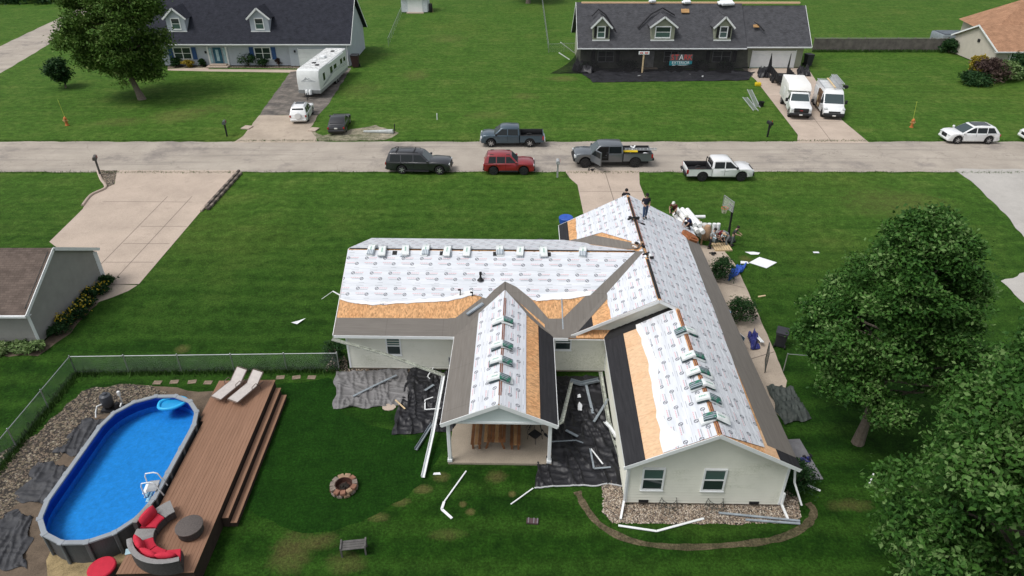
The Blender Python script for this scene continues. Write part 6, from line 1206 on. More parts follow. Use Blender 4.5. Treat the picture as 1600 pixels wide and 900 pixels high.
# black debris netting hung from the eave
M_net, t = newmat('debris_netting', .8, .1); t.bsdf.inputs['Base Color'].default_value = (.012,.012,.013,1); tr = t.n.new('ShaderNodeBsdfTransparent'); ms = t.n.new('ShaderNodeMixShader'); v = t.coord('Object'); t.put(ms.inputs[0], t.m('MULTIPLY_ADD', t.noise(v, 1.2, 3), .5, .50)); t.l.new(tr.outputs[0], ms.inputs[1]); t.l.new(t.bsdf.outputs[0], ms.inputs[2]); t.l.new(ms.outputs[0], t.n['Material Output'].inputs[0])
net = thing('debris_net', 'black debris netting hung across the whole front of the sage house', 'netting', (20,92.5,0)); nx, nzv = 60, 14; vs, fs = [], []
for j in range(nzv+1):
    for i in range(nx+1):
        u, w = i/nx, j/nzv; x = 8.6+(31.2-8.6)*u; z = 2.72*(1-w)+.02; y = 93.35 - 1.6*w**1.6 + .12*nz(x*.9, z*1.1, 3) + .25*w*nz(x*2.1, z*.5, 8); x += -1.2*w*w*(1-u)**6*3
        vs.append((x-20, y-92.5, z + .10*nz(x*.8, 4.)*(1-w))) 
for j in range(nzv):
    for i in range(nx): k = j*(nx+1)+i; fs.append((k, k+nx+1, k+nx+2, k+1))
mb = MB(); mb.add(vs, fs); mb.build('mesh_sheet', M_net, net, 2)
tarp('tarp', 'long black tarp on the lawn along the netted house front', 'tarp', [(10.37, 87.32),(30.09, 88.24),(32.35, 92.44),(8.65, 94.15)], .02, .35, M_tarpk, 61, 40, .6)
tarp('tarp', 'black tarp tail bunched at the free end of the netting', 'tarp', [(7.94, 92.78),(10.56, 90.79),(11.04, 95.56),(9.48, 100)], .04, 1.0, M_tarpk, 62, 16, .6)
for k, (x, y) in enumerate([(17.77, 91.77),(16.66, 90.14),(23.54, 91.11),(24.74, 89.82)]): scrap(f'{ordn[k]} white scrap on the long black tarp, counted from the sign post', (x, y), [(-.4,-.12),(.4,-.05),(.3,.15),(-.3,.12)], .03, mat('grey_scrap', (.35,.36,.36), .7), .4*k, .15)
# banner and post
def text_mesh(body, size, m, parent, loc, rot, name='lettering', ext=.004, sx=1.):
    cu = bpy.data.curves.new('txt', 'FONT'); cu.body = body; cu.size = size; cu.extrude = ext; cu.align_x = 'CENTER'; cu.align_y = 'CENTER'; tmp = bpy.data.objects.new('txt', cu); col.objects.link(tmp)
    bpy.context.view_layer.update(); me = bpy.data.meshes.new_from_object(tmp.evaluated_get(bpy.context.evaluated_depsgraph_get())); bpy.data.objects.remove(tmp); me.materials.clear(); me.materials.append(m)
    o = bpy.data.objects.new(name, me); col.objects.link(o); o.parent = parent; o.location = loc; o.rotation_euler = rot; o.scale = (sx,1,1); return o
bn = thing('banner', 'dark and teal roofing banner reading STARK on the netting', 'banner', (22.3,92.55,1.55)); M_bred = mat('banner_red', (.62,.07,.06), .6, .05); M_bteal = mat('banner_teal', (.03,.23,.27), .6, .05)
mb = MB(); mb.box(-1.5,1.5,-.01,.01,-.1,.75); mb.build('upper_field', mat('banner_grey', (.10,.10,.105), .6, .05), bn); mb = MB(); mb.box(-1.5,1.5,-.014,.01,-.72,-.1); mb.build('lower_field', M_bteal, bn)
for ch, x, m_ in (('S',-1.14,M_bred),('T',-.58,M_bred),('A',.02,M_white),('R',.62,M_bred),('K',1.18,M_bred)): text_mesh(ch, .98, m_, bn, (x,-.022,.34), (R(90),0,0), sx=.92)
text_mesh('EXTERIOR', .50, M_white, bn, (0,-.024,-.33), (R(90),0,0), sx=1.02); mb = MB(); mb.box(-1.1,1.1,-.026,-.012,-.66,-.60); mb.build('small_print', M_white, bn)
sp = thing('sign_post', 'pale timber post with small red and white sign in front of netting', 'sign post', (17.12, 91.44)); mb = MB(); mb.box(-.09,.09,-.06,.06,0,2.75); mb.build('post', M_pine, sp); mb = MB(); mb.rbox(-.7,.7,-.10,-.06,2.55,2.95,.01); b = mb.build('sign', M_white, sp)
for x in (-.45,-.25,.2,.4): mb = MB(); mb.box(x-.07,x+.09,-.108,-.099,2.66,2.84); mb.build('red_mark', M_bred, b)
for k, (A, B, l) in enumerate((((6.74, 98.45, 2.6),(8.76, 99.47, 1),'upper white trim pole leaning off the free end of the netted house'),((6.53, 98.57, 1.2),(8.07, 98.32, 0.3),'lower white trim pole leaning off the free end of the netted house'))):
    o = MB(); o.bar((0,0,0), tuple(b-a for a, b in zip(A, B)), .14, .1); o = o.build('trim_pole', M_white); o.location = A; tag(o, l, 'trim pole')
# --- light blue-grey house with the trailer
M_bluegrey = mat('blue_grey_siding', (.44,.48,.53), .65, .06, 1.2); M_blue = mat('blue_shutter', (.03,.08,.22), .6, .1)
hr = thing('house', 'pale blue-grey house with black roof and blue shutters across the road', 'house', (-37,96,0)); mk = gable_block(hr, -52.6, -22.1, 95.9, 106.5, 3.05, 8.4, M_bluegrey, M_shb, .8, (1,1)); sl = lambda z: 95.1 + (z-3.05)/((8.4-3.05)/(101.2-95.1))
for xc in (-45.1,-33.9): dormer(hr, xc, 2.5, 96.6, 4.45, 6.25, 7.35, sl, M_bluegrey, M_shb, (xc-.5, xc+.5, 4.75, 6.0))
boxp(mk, hr, 'garage_wall', M_bluegrey, -30.2,-22.05,95.55,96.0,.1,2.95); garage_door(hr, mk, -28.9, -23.9, 95.5, 2.35)
pair_window(hr, mk, -45.9,-43.7, 95.86, 1.0, 2.4); pair_window(hr, mk, -34.9,-32.9, 95.86, 1.0, 2.4)
for x in (-43.2,-35.4,-32.4,-46.4): boxp(mk, hr, 'shutter', M_blue, x-.28,x+.28,95.8,95.87,.9,2.5)
d = boxp(mk, hr, 'front_door', mat('teal_door', (.03,.11,.17), .5), -40.6,-39.5,95.75,95.86,.25,2.45); boxp(mk, d, 'glass', mat('door_glass', (.35,.5,.55), .2), -40.25,-39.85,95.72,95.76,.7,2.2, bev=.1)
for x in (-41.0,-39.1): boxp(mk, hr, 'side_light', mat('door_glass', (.35,.5,.55)), x-.16,x+.16,95.78,95.86,.3,2.4)
for x in (-41.3,-38.8): boxp(mk, hr, 'door_trim', M_vinyl, x-.1,x+.1,95.76,95.88,.1,2.6)
boxp(mk, hr, 'step', M_conc, -41.5,-38.6,94.6,95.8,0,.2, bev=.02); boxp(mk, hr, 'step', M_conc, -41.2,-38.9,95.1,95.8,.2,.38, bev=.02); bars(mk, hr, 'downspout', M_vinyl, ((-22.3,95.45,.1),(-22.3,95.45,2.9),.1,.1)); boxp(mk, hr, 'wall_lamp', M_black, -29.5,-29.3,95.4,95.55,1.9,2.2); boxp(mk, hr, 'wall_lamp', M_black, -41.75,-41.55,95.75,95.9,1.7,2.0)
sheet('house_walk', [(-46.61, 94.32),(-41.42, 95.02),(-41, 94.15),(-28.63, 93.8),(-28.73, 92.27),(-40.54, 92.95),(-46.24, 93.46)], .012, M_conc); sheet('mulch_bed', [(-46.69, 94.5),(-41.49, 95.2),(-28.81, 94.5),(-29.28, 96.27),(-47.6, 96.63)], .008, M_gravel, .1)
# --- neighbour at the left edge
M_taupe = mat('taupe_siding', (.29,.285,.265), .7, .08, 1.5)
hn = thing('house', 'taupe house with brown shingle roof beside the big concrete driveway', 'house', (-36,34.8,0)); mk = gable_block(hn, -52, -26.75, 31.35, 38.4, 2.25, 4.35, M_taupe, M_shbr, .35, (0,1))
bars(mk, hn, 'corner_board', M_vinyl, ((-26.74,31.34,.1),(-26.74,31.34,2.2),.14,.14), ((-26.74,38.4,.1),(-26.74,38.4,2.2),.14,.14)); bars(mk, hn, 'downspout', M_vinyl, ((-26.7,38.55,.2),(-26.7,38.55,2.1),.09,.09)); boxp(mk, hn, 'roof_vent', M_white, -33.2,-32.9,32.9,33.2,3.3,3.45)
# --- tan-roofed house at the right edge
M_beige = mat('beige_siding', (.50,.46,.39), .7, .06, 1.5)
hb = thing('house', 'beige house with tan shingle roof beyond the wooden fence', 'house', (75,100,0)); mk = gable_block(hb, 64.8, 95, 94.2, 104.2, 2.4, 4.75, M_beige, M_sht, .6, (1,0))
mb = mk(); mb.loft([[(69.5,103.8,2.5),(95,103.8,2.5),(95,116.5,2.5),(72,116.5,2.5)],[(76.8,109.8,6.3),(95,109.8,6.3),(95,110.4,6.3),(76.8,110.4,6.3)]]); mb.build('hip_roof', M_sht, hb, uv=((1,0,0),(0,.75,.65),(0,0,0))); boxp(mk, hb, 'back_wall', M_beige, 72.6,95,104.3,116,.1,2.45)
pair_window(hb, mk, 66.8,69.0, 94.15, .9, 2.1); pair_window(hb, mk, 70.2,74.0, 94.15, .9, 2.1); boxp(mk, hb, 'gable_vent', M_black, 64.7,64.8,98.4,98.9,2.6,3.0)
for x, y in ((72,101.5),(74,97.2)): boxp(mk, hb, 'roof_vent', M_white, x-.2,x+.2,y-.2,y+.2,2.4+.43*(min(y,199-y)-93.6)-.1,2.4+.43*(min(y,199-y)-93.6)+.2, bev=.03)
ht = thing('hot_tub', 'grey covered hot tub behind the beige house gable', 'hot tub', (68.6,111.6,0)); mb = MB(); mb.rbox(-2.2,2.4,-1.8,1.8,0,1.3,.1); mb.build('shell', mat('tub_grey', (.22,.25,.27), .6), ht, 1); mb = MB(); mb.rbox(-1.9,2.1,-1.5,1.5,1.3,1.42,.05); mb.build('cover', mat('tub_cover', (.10,.12,.14), .5, .4, 1.5), ht, 1)
# --- wooden privacy fence
wf = thing('wooden_fence', 'weathered grey wooden privacy fence beyond the trucks', 'fence', (54.3,104.5,0)); M_fw = mat('weathered_fence', (.14,.125,.115), .9, .3, 1.2, bump=.3); pk = MB(); x = -9.8; r_ = random.Random(9)
while x < 9.9: h_ = 1.85+r_.uniform(-.04,.04); pk.box(x, x+.135, -.02, .02, .05, h_); x += .143
p_ = pk.build('pickets', M_fw, wf); p_['kind'] = 'stuff'
for k in range(9): mb = MB(); mb.box(-9.8+k*2.45-.06,-9.8+k*2.45+.06,.03,.15,0,2.02); mb.build('post', M_fw, wf)
for z in (.4,1.5): mb = MB(); mb.box(-9.8,9.85,.03,.08,z,z+.1); mb.build('rail', M_fw, wf)
mb = MB(); mb.box(-9.85,9.95,-.05,.10,1.91,1.95); mb.build('cap_board', mat('pale_cap', (.3,.28,.26), .9), wf)
# --- shed at the top edge
sh = thing('shed', 'small white shed with door at the end of the far lawn', 'shed', (-18.4,139,0)); mk = gable_block(sh, -20.8, -15.9, 137, 141, 2.6, 3.8, mat('shed_white', (.66,.69,.73), .6), M_shg, .3); boxp(mk, sh, 'door', M_vinyl, -19.6,-16.8,136.9,137,.1,2.3, bev=.02); boxp(mk, sh, 'ramp', M_conc2, -19.8,-16.6,135.9,136.9,0,.1)
o = thing('garden_tools', 'dark tools leaning at the side of the white shed', 'tools', (-15.4,137.2,0)); mb = MB(); mb.rbox(-.3,.4,-.3,.3,0,1.6,.2); mb.build('cover', M_black, o, 1); mb = MB(); mb.bar((.5,0,0),(.2,0,1.9),.1,.05); mb.build('handle', M_wood, o)
# ------------------------------------------------------------------ street furniture and small things
def mailbox(label, p, rz=0., post=M_black, box=M_black, hp=1.05, s_=1.):
    o = thing('mailbox', label, 'mailbox', p, rz, 'mailboxes along the road'); o.scale = (s_,)*3
    mb = MB(); mb.rbox(-.06,.06,-.06,.06,0,hp,.01); mb.build('post', post, o); mb = MB(); prof = [(-.13,0),(.13,0),(.13,.14),(.09,.22),(0,.25),(-.09,.22),(-.13,.14)]; mb.loft([[(x,-.3,hp+z) for x, z in prof],[(x,.3,hp+z) for x, z in prof]]); b = mb.build('box', box, o); mb = MB(); mb.box(.135,.15,-.1,-.02,hp+.1,hp+.32); mb.build('flag', M_tail, b)
    mb = MB(); mb.bar((0,-.05,hp-.35),(0,-.28,hp-.02),.05,.05); mb.build('brace', post, o)
mailbox('black mailbox by the asphalt driveway of the blue-grey house', (-28.8, 66.88), .2, M_black, mat('dull_green_box', (.08,.10,.09), .5), s_=1.25); mailbox('black mailbox beside the driveway of the netted house', (25.76, 66.69), .2, s_=1.25); mailbox('grey plastic mailbox post at the driveway of the re-roofed house', (3.98, 56.11), 0, mat('grey_post', (.35,.36,.36), .6), mat('grey_post', (.35,.36,.36)), 1.1, 1.2); mailbox('dark weathered mailbox on a timber post at the big concrete driveway', (-36.3, 56.55), .4, M_gw, M_gw, 1.2, 1.25)
def hydrant(label, p):
    o = thing('fire_hydrant', label, 'fire hydrant', p, 0, 'fire hydrants'); o.scale = (1.35,)*3; m1 = mat('hydrant_orange', (.50,.17,.05), .6, .2); m2 = mat('hydrant_tan', (.50,.32,.14), .6)
    mb = MB(); mb.lathe([(.15,0),(.15,.06),(.1,.08),(.1,.5),(.13,.52),(.13,.56),(.11,.6),(.06,.68),(.02,.7)], (0,0,0), 12); mb.build('barrel', m1, o, 1); mb = MB(); mb.cyl((-.2,0,.4),(.2,0,.4),.055,n=10); mb.cyl((0,0,.4),(0,-.2,.4),.07,n=10); mb.build('outlet', m2, o, 1); mb = MB(); mb.cyl((0,.05,.5),(-.12,.1,2.0),.012,n=5); mb.build('marker_rod', mat('marker_yellow', (.55,.6,.1), .5), o)
hydrant('orange fire hydrant with marker rod on the corner lawn by the round tree', (-46.89, 70.33)); hydrant('orange fire hydrant with marker rod on the lawn beyond the vans', (41.78, 69.7))
def bin_(label, p, rz, m, s_=1., lidm=None, name='wheeled_bin'):
    o = thing(name, label, 'wheeled bin', p, rz, 'wheeled bins'); o.scale = (s_,)*3; mb = MB(); mb.loft([[(-.24,-.26,.06),(.24,-.26,.06),(.24,.24,.06),(-.24,.24,.06)],[(-.31,-.34,.98),(.31,-.34,.98),(.31,.36,.98),(-.31,.36,.98)]]); mb.build('body', m, o); mb = MB(); mb.rbox(-.34,.34,-.37,.40,.98,1.06,.04); mb.build('lid', lidm or m, o, 1); mb = MB(); mb.cyl((-.28,.42,.95),(.28,.42,.95),.02,n=6); mb.build('handle', m, o)
    for s2 in (-.29,.29): mb = MB(); mb.lathe([(.13,-.03),(.13,.03)], (s2,.26,.13), 12, 'X'); mb.build('wheel', M_rubber, o, 1)
M_bin = mat('dark_bin', (.035,.035,.042), .55, .15); bin_('black wheeled bin standing on the lawn beside the walkway', (15.16, 31.29), 2.7, M_bin, 1.0); bin_('dark wheeled bin with brown front by the blue-grey house garage', (-21.3,95.2,0), 0, mat('maroon_bin', (.05,.025,.025), .6), 1.6, M_bin); bin_('dark wheeled bin at the free side of the netted house garage', (40.6,96.0,0), .2, M_bin, 1.5); bin_('dark bin tucked behind the far corner of the re-roofed house', (1.9,42.0,0), .3, M_bin, 1.); o = MB(); o.lathe([(.3,0),(.5,.1),(.55,.5),(.5,.55),(.01,.5)], (0,0,0), 16); o = o.build('tub', M_tarpb, None, 1); o.location = (*(4.1, 46.96),0); tag(o, 'round blue tub behind the driveway gable of the re-roofed house', 'tub')
o = thing('culvert_pipe', 'pale culvert pipe end with black post in the far roadside grass', 'culvert pipe', (-12.64, 67.87)); mb = MB(); mb.tube([(-2.6,.35,.05),(-1.2,.2,.1),(0,0,.16),(.5,-.05,.18)], .2, 10, rs=[.12,.16,.24,.26]); mb.build('pipe', mat('pale_pipe', (.42,.45,.44), .6, .2), o, 1); mb = MB(); mb.bar((.6,.2,0),(.65,.2,.9),.12,.08); mb.build('post', M_black, o)
o = MB(); o.cyl((0,0,0),(0,0,.7),.05,n=8); o = o.build('marker_post', M_white); o.location = (*(-8.07, 72.27),0); tag(o, 'short white marker post alone in the far lawn', 'marker post')
for k, (p, l) in enumerate((((-27.65, 69.49),'concrete slab at the left foot of the asphalt driveway'),((-20.55, 68.87),'concrete slab at the sedan side of the asphalt driveway'))): o = MB(); o.rbox(-.45,.45,-.5,.5,0,.12,.03); o = o.build('concrete_slab', M_conc); o.location = (*p, 0); o.rotation_euler = (0,0,-.2); tag(o, l, 'concrete slab')
for k, (x0, y0, x1, y1, l) in enumerate(((*(29.02, 83.79),*(27.78, 76.44),'longer aluminium ladder lying on the lawn by the driveway'),(*(27.51, 80.5),*(27.2, 75.24),'shorter aluminium ladder lying on the lawn by the driveway'))):
    L = math.dist((x0,y0),(x1,y1)); o = thing('ladder', l, 'ladder', (x0,y0,.04), math.atan2(y1-y0,x1-x0), 'ladders lying on the lawn')
    for s_ in (-.26,.26): mb = MB(); mb.bar((0,s_,.04),(L,s_,.04),.06,.08); mb.build('rail', M_alu, o)
    for i in range(int(L/.36)): mb = MB(); mb.bar((.2+i*.36,-.26,.05),(.2+i*.36,.26,.05),.05,.04); mb.build('rung', M_alu, o)
o = MB(); o.lathe([(.25,0),(.32,.5),(.34,.52),(.30,.5),(.26,.08),(.01,.08)], (0,0,0), 14); o = o.build('bucket', M_black, None, 1); o.location = (*(28.37, 77.17),0); tag(o, 'black bucket at the end of the ladders on the lawn', 'bucket'); o = MB(); o.rbox(-.35,.35,-.25,.25,0,.4,.06); o.tube([(-.2,0,.4),(-.15,0,.6),(.15,0,.6),(.2,0,.4)], .03, 6); o = o.build('tool_case', mat('yellow_plastic', (.68,.50,.02)), None, 1); o.location = (*(30.66, 85.82),0); tag(o, 'yellow tool case on the lawn beside the netted house driveway', 'tool case')
# basketball hoop
M_clear, t = newmat('clear_acrylic', .1, .5); tr = t.n.new('ShaderNodeBsdfTransparent'); ms = t.n.new('ShaderNodeMixShader'); ms.inputs[0].default_value = .18; t.l.new(tr.outputs[0], ms.inputs[1]); t.l.new(t.bsdf.outputs[0], ms.inputs[2]); t.l.new(ms.outputs[0], t.n['Material Output'].inputs[0])
o = thing('basketball_hoop', 'basketball hoop on a black pole beside the pallets', 'basketball hoop', (15.6, 44.02), .3); mb = MB(); mb.tube([(0,0,0),(0,0,2.7),(-.35,0,3.0)], .07, 8); mb.cyl((.14,0,.4),(-.1,0,2.6),.04,n=6); mb.build('pole', M_black, o, 1); mb = MB(); mb.rbox(-.42,-.39,-.62,.62,2.65,3.4,.01); b = mb.build('backboard', M_clear, o); mb = MB()
for a, c_ in (((-.44,-.63,2.64),(-.44,.63,2.64)),((-.44,-.63,3.41),(-.44,.63,3.41)),((-.44,-.63,2.64),(-.44,-.63,3.41)),((-.44,.63,2.64),(-.44,.63,3.41))): mb.bar(a, c_, .04, .04)
mb.build('frame', M_steel, b); mb = MB(); mb.tube([(-.68+.23*math.cos(q),.23*math.sin(q),2.75) for q in [k*math.pi/9 for k in range(19)]], .018, 5); rm = mb.build('rim', mat('rim_orange', (.55,.13,.04), .5), o, 1); mb = MB()
for k in range(10): q = k*math.pi/5; mb.cyl((-.68+.22*math.cos(q),.22*math.sin(q),2.74),(-.68+.13*math.cos(q+.3),.13*math.sin(q+.3),2.35),.012,n=4)
mb.build('net', mat('net_cream', (.6,.55,.45), .8), rm); mb = MB(); mb.rbox(-.3,.5,-.4,.4,0,.2,.06); mb.build('base', M_black, o, 1)
# white rolls and packs by the roof edge
rl = [(11.95,45.6),(12.3,45.5),(12.65,45.4),(13.0,45.3),(12.1,45.9),(12.5,45.8),(12.85,45.7)]
for k, (x, y) in enumerate(rl):
    mb = MB(); z0 = .1+(.32 if k > 3 else 0); mb.cyl((0,0,0),(.35,-2.6,.0),.17,n=12); mb.cyl((-.002,.01,0),(0,0,0),.05,n=8); q = mb.build('siding_roll', mat('white_roll', (.80,.81,.80), .5, .06), None, 1); q.location = (x, y, z0+1.3 - .0); tag(q, f'{ordn[k]} long white wrapped roll in the stack at the roof edge', 'wrapped roll', 'white rolls stacked at the roof edge')
o = thing('scaffold_stand', 'low timber stand carrying the long white rolls', 'timber stand', (12.7,44.3,0)); mb = MB(); mb.box(-1.0,1.0,-.9,.9,1.12,1.2); mb.build('top', M_wood, o)
for sx in (-.9,.9):
    for sy in (-.8,.8): mb = MB(); mb.box(sx-.05,sx+.05,sy-.05,sy+.05,0,1.12); mb.build('leg', M_wood, o)
for k in range(6):
    mb = MB(); mb.lathe([(.02,0),(.14,0),(.15,.05),(.15,.95),(.14,1.),(.04,1.)], (0,0,0), 12); q = mb.build('membrane_roll', mat('white_roll', (.80,.81,.80)), None, 1); q.location = (13.75+.33*(k % 5)+.03*(k % 2), 44.9+.25*(k//5), 0); tag(q, f'{ordn[k]} upright white roll in the row behind the pallet, counted from the house', 'wrapped roll', 'upright white rolls by the pallet')
mb = MB(); mb.cyl((0,0,0),(1.25,.05,0),.13,n=10); q = mb.build('membrane_roll', mat('white_roll', (.80,.81,.80)), None, 1); q.location = (13.1,46.0,1.0); tag(q, 'single white roll lying level above the upright rolls', 'wrapped roll')
pl_ = thing('pallet', 'pale wooden pallet on the walkway by the crew', 'pallet', (14.93, 43.04), .05)
for k in range(7): mb = MB(); mb.rbox(-.62+k*.18,-.48+k*.18,-.55,.55,.1,.125,.005); mb.build('slat', M_pine, pl_)
for y in (-.5,0,.5): mb = MB(); mb.box(-.62,.62,y-.05,y+.05,.0,.098); mb.build('stringer', M_pine, pl_)
o = thing('shingle_bundle', 'white and blue shingle bundle on the pallet among the crew', 'shingle bundle', (*(14.88, 43.92),.13), .4); mb = MB(); mb.rbox(-.5,.5,-.3,.3,0,.35,.04); mb.build('pack', M_pack, o, 1, uv=((1,0,0),(0,1,0),(0,0,0))); mb = MB(); mb.rbox(-.48,.48,-.28,.28,.35,.37,.005); mb.build('wrapper', mat('pale_cyan_wrap', (.55,.70,.76), .4, .1), o, 1)
for k, (p, m_, l) in enumerate((((14.14, 44.32),mat('tan_canvas', (.42,.27,.17)),'tan sack slumped at the roof edge behind the grey-shirted person'),((13.98, 44.63),mat('white_bag', (.6,.6,.58), .7),'white sack between the tan sack and the rolls'))):
    mb = MB(); mb.lathe([(.25,0),(.34,.15),(.3,.5),(.18,.7),(.05,.74)], (0,0,0), 12); q = mb.build('sack', m_, None, 1); q.location = (*p, .0); q.scale = (1,1,1.6); tag(q, l, 'sack')
clutter('hand_tools', 'dark hand tools dropped on the walkway below the pallet', 'tools', (14.23, 42.09), 31, [M_black], 4, .12)
# walkway gate and clothesline frame
o = thing('gate', 'dark metal gate frame standing on the walkway', 'gate', (13.54, 28.81), 1.25); mb = MB(); mb.tube([(0,0,0),(0,0,1.25),(1.1,0,1.25),(1.1,0,.1),(0,0,.1)], .025, 6)
for k in range(1,8): mb.cyl((k*.14,0,.1),(k*.14,0,1.25),.008,n=4)
mb.build('frame', M_wire, o)
o = thing('chain_link_fence', 'short chain-link fence stub half hidden under the big tree', 'fence', (14.59, 28.97)); mb = MB(); mb.cyl((0,0,0),(0,0,1.2),.03,n=8); mb.build('post', M_steel, o); mb = MB(); mb.cyl((0,0,1.15),(2.2,-.3,1.15),.022,n=6); mb.build('top_rail', M_steel, o)
o = MB(); o.rbox(-.12,.12,-.35,.35,0,.06,.02); o = o.build('folding_chair', M_white); o.location = (*(14.02, 31.47),.3); o.rotation_euler = (0,.3,.2); tag(o, 'narrow white box on top of the navy cloth heap', 'box'); o.name = 'box_strip'
# stone edging wall of the big driveway
A, B = (-24.42, 57.14), (-24.46, 49.02); L = math.dist(A, B); n = int(L/.55); o = thing('stone_edging', 'low dark stone edging wall along the big concrete driveway', 'edging wall', A, math.atan2(B[1]-A[1], B[0]-A[0]))
for r2 in range(2):
    for k in range(n): mb = MB(); mb.rbox(k*.55+r2*.2, k*.55+.5+r2*.2, .08+r2*.22, .30+r2*.22, 0, .32-.12*r2, .04); mb.build('stone', [mat('dark_stone', (.09,.075,.065), .9, .4, 5., bump=.4), M_st[2]][(k+r2) % 2], o)
mb = MB(); mb.rbox(0,L,-.14,.06,0,.16,.03); mb.build('kerb', M_conc, o)
o = thing('kerb_edging', 'curved concrete edging round the mailbox rock bed', 'edging'); pts = smooth_pts([(*(-36.99, 57.45),.06),(*(-35.72, 55.53),.06),(*(-34.41, 53.71),.06),(*(-34.81, 52.11),.06),(*(-34.42, 50.1),.06)]); o.location = (*pts[0][:2],0); mb = MB(); mb.tube([(p[0]-pts[0][0], p[1]-pts[0][1], .06) for p in pts], .12, 6); mb.build('kerb', M_conc, o, 1)
# joints in the concrete drives
def joint(pts, w=.05):
    for a, b in pts:
        d_ = Vector((b[0]-a[0], b[1]-a[1])).normalized(); q = (-d_.y*w/2, d_.x*w/2); sheet('driveway_joint', [(a[0]-q[0],a[1]-q[1]),(b[0]-q[0],b[1]-q[1]),(b[0]+q[0],b[1]+q[1]),(a[0]+q[0],a[1]+q[1])], .0195, mat('joint_dark', (.16,.13,.11), .95))
joint([((-28.41, 51.98),(-28.06, 39.76)), ((-26.4, 51.98),(-26.13, 38.91)), ((-33.27, 50.97),(-25.94, 50.84)), ((-28.05, 46.42),(-24.56, 46.42)), ((-28, 43.62),(-24.68, 43.62)), ((-27.9, 40.9),(-24.61, 40.9)), ((8.3,41.2),(8.3,57)), ((5.65,47.5),(10.9,47.5)), ((5.65,53),(10.9,53)), ((30.87, 81.3),(36.74, 81.3)), ((31.67, 65.17),(35.15, 90.14)), ((29.93, 71.61),(35.07, 71.61)), ((14.98, 37.53),(12.2,39)), ((14.92, 34.42),(12.2,34.2)), ((14.67, 30.68),(12.2,29.6)), ((-26.43, 37.99),(-24.26, 37.99))])

# ------------------------------------------------------------------ trees and plants
def leaf_mat(name, c1, c2, c3):
    m, t = newmat(name, .6, .15); at_ = t.n.new('ShaderNodeAttribute'); at_.attribute_name = 'tint'
    cl = t.ramp(at_.outputs['Fac'], [(0., c1), (.55, c2), (1., c3)]); t.l.new(cl, t.bsdf.inputs['Base Color'])
    tr = t.n.new('ShaderNodeBsdfTranslucent'); t.l.new(cl, tr.inputs[0]); ms = t.n.new('ShaderNodeMixShader'); ms.inputs[0].default_value = .22
    t.l.new(t.bsdf.outputs[0], ms.inputs[1]); t.l.new(tr.outputs[0], ms.inputs[2]); t.l.new(ms.outputs[0], t.n['Material Output'].inputs[0]); return m
def leaves(name, centres, per, spread, size, m, parent, origin, up=.35, seed=0):
    """cupped two-face leaves scattered round clump centres"""
    g = np.random.default_rng(seed); C = np.asarray(centres, float); n = len(C)*per; cen = np.repeat(C, per, 0)
    d = g.normal(size=(n,3)); d[:,2] *= .55; pos = cen + d*spread*.5
    nrm_ = g.normal(size=(n,3)); nrm_[:,2] = np.abs(nrm_[:,2])+up; nrm_ /= np.linalg.norm(nrm_,axis=1)[:,None]
    a = np.cross(nrm_, g.normal(size=(n,3))); a /= np.linalg.norm(a,axis=1)[:,None]; b = np.cross(nrm_, a)
    s_ = size*g.uniform(.6,1.3,n)[:,None]; sag = nrm_*s_*g.uniform(-.25,.25,n)[:,None]
    V = np.stack([pos-a*s_, pos-b*s_*.55+sag, pos+a*s_, pos+b*s_*.55+sag], 1).reshape(-1,3) - np.asarray(origin)
    F = np.arange(n*4).reshape(n,4); me = bpy.data.meshes.new(name); me.vertices.add(n*4); me.vertices.foreach_set('co', V.ravel()); me.loops.add(n*4); me.loops.foreach_set('vertex_index', F.ravel().astype(np.int32))
    me.polygons.add(n); me.polygons.foreach_set('loop_start', (np.arange(n)*4).astype(np.int32)); me.polygons.foreach_set('loop_total', np.full(n,4,np.int32)); me.update(calc_edges=True)
    ct = np.repeat(g.uniform(0,1,len(C)), per); tint = np.clip(.5*ct**1.5 + .55*g.uniform(0,1,n)**2 + .06, 0, 1); at_ = me.attributes.new('tint','FLOAT','FACE'); at_.data.foreach_set('value', tint.astype(np.float32))
    me.materials.append(m); me.validate(); o = bpy.data.objects.new(name, me); col.objects.link(o); o.parent = parent; return o
L_maple = leaf_mat('maple_leaf', (.016,.060,.010), (.060,.152,.026), (.20,.31,.11)); L_ash = leaf_mat('ash_leaf', (.040,.095,.015), (.10,.185,.034), (.20,.27,.08)); L_dk = leaf_mat('dark_shrub_leaf', (.010,.038,.012), (.025,.068,.02), (.06,.12,.035)); L_lt = leaf_mat('pale_shrub_leaf', (.09,.16,.05), (.17,.26,.09), (.3,.38,.18)); L_yl = leaf_mat('golden_leaf', (.20,.16,.02), (.36,.27,.03), (.5,.4,.08)); L_pu = leaf_mat('bronze_leaf', (.05,.03,.03), (.09,.06,.05), (.14,.10,.08)); L_fl = leaf_mat('yellow_flower', (.45,.30,.02), (.6,.45,.03), (.7,.6,.15))
M_bark = mat('bark', (.17,.14,.115), .95, .3, 6., bump=.6)
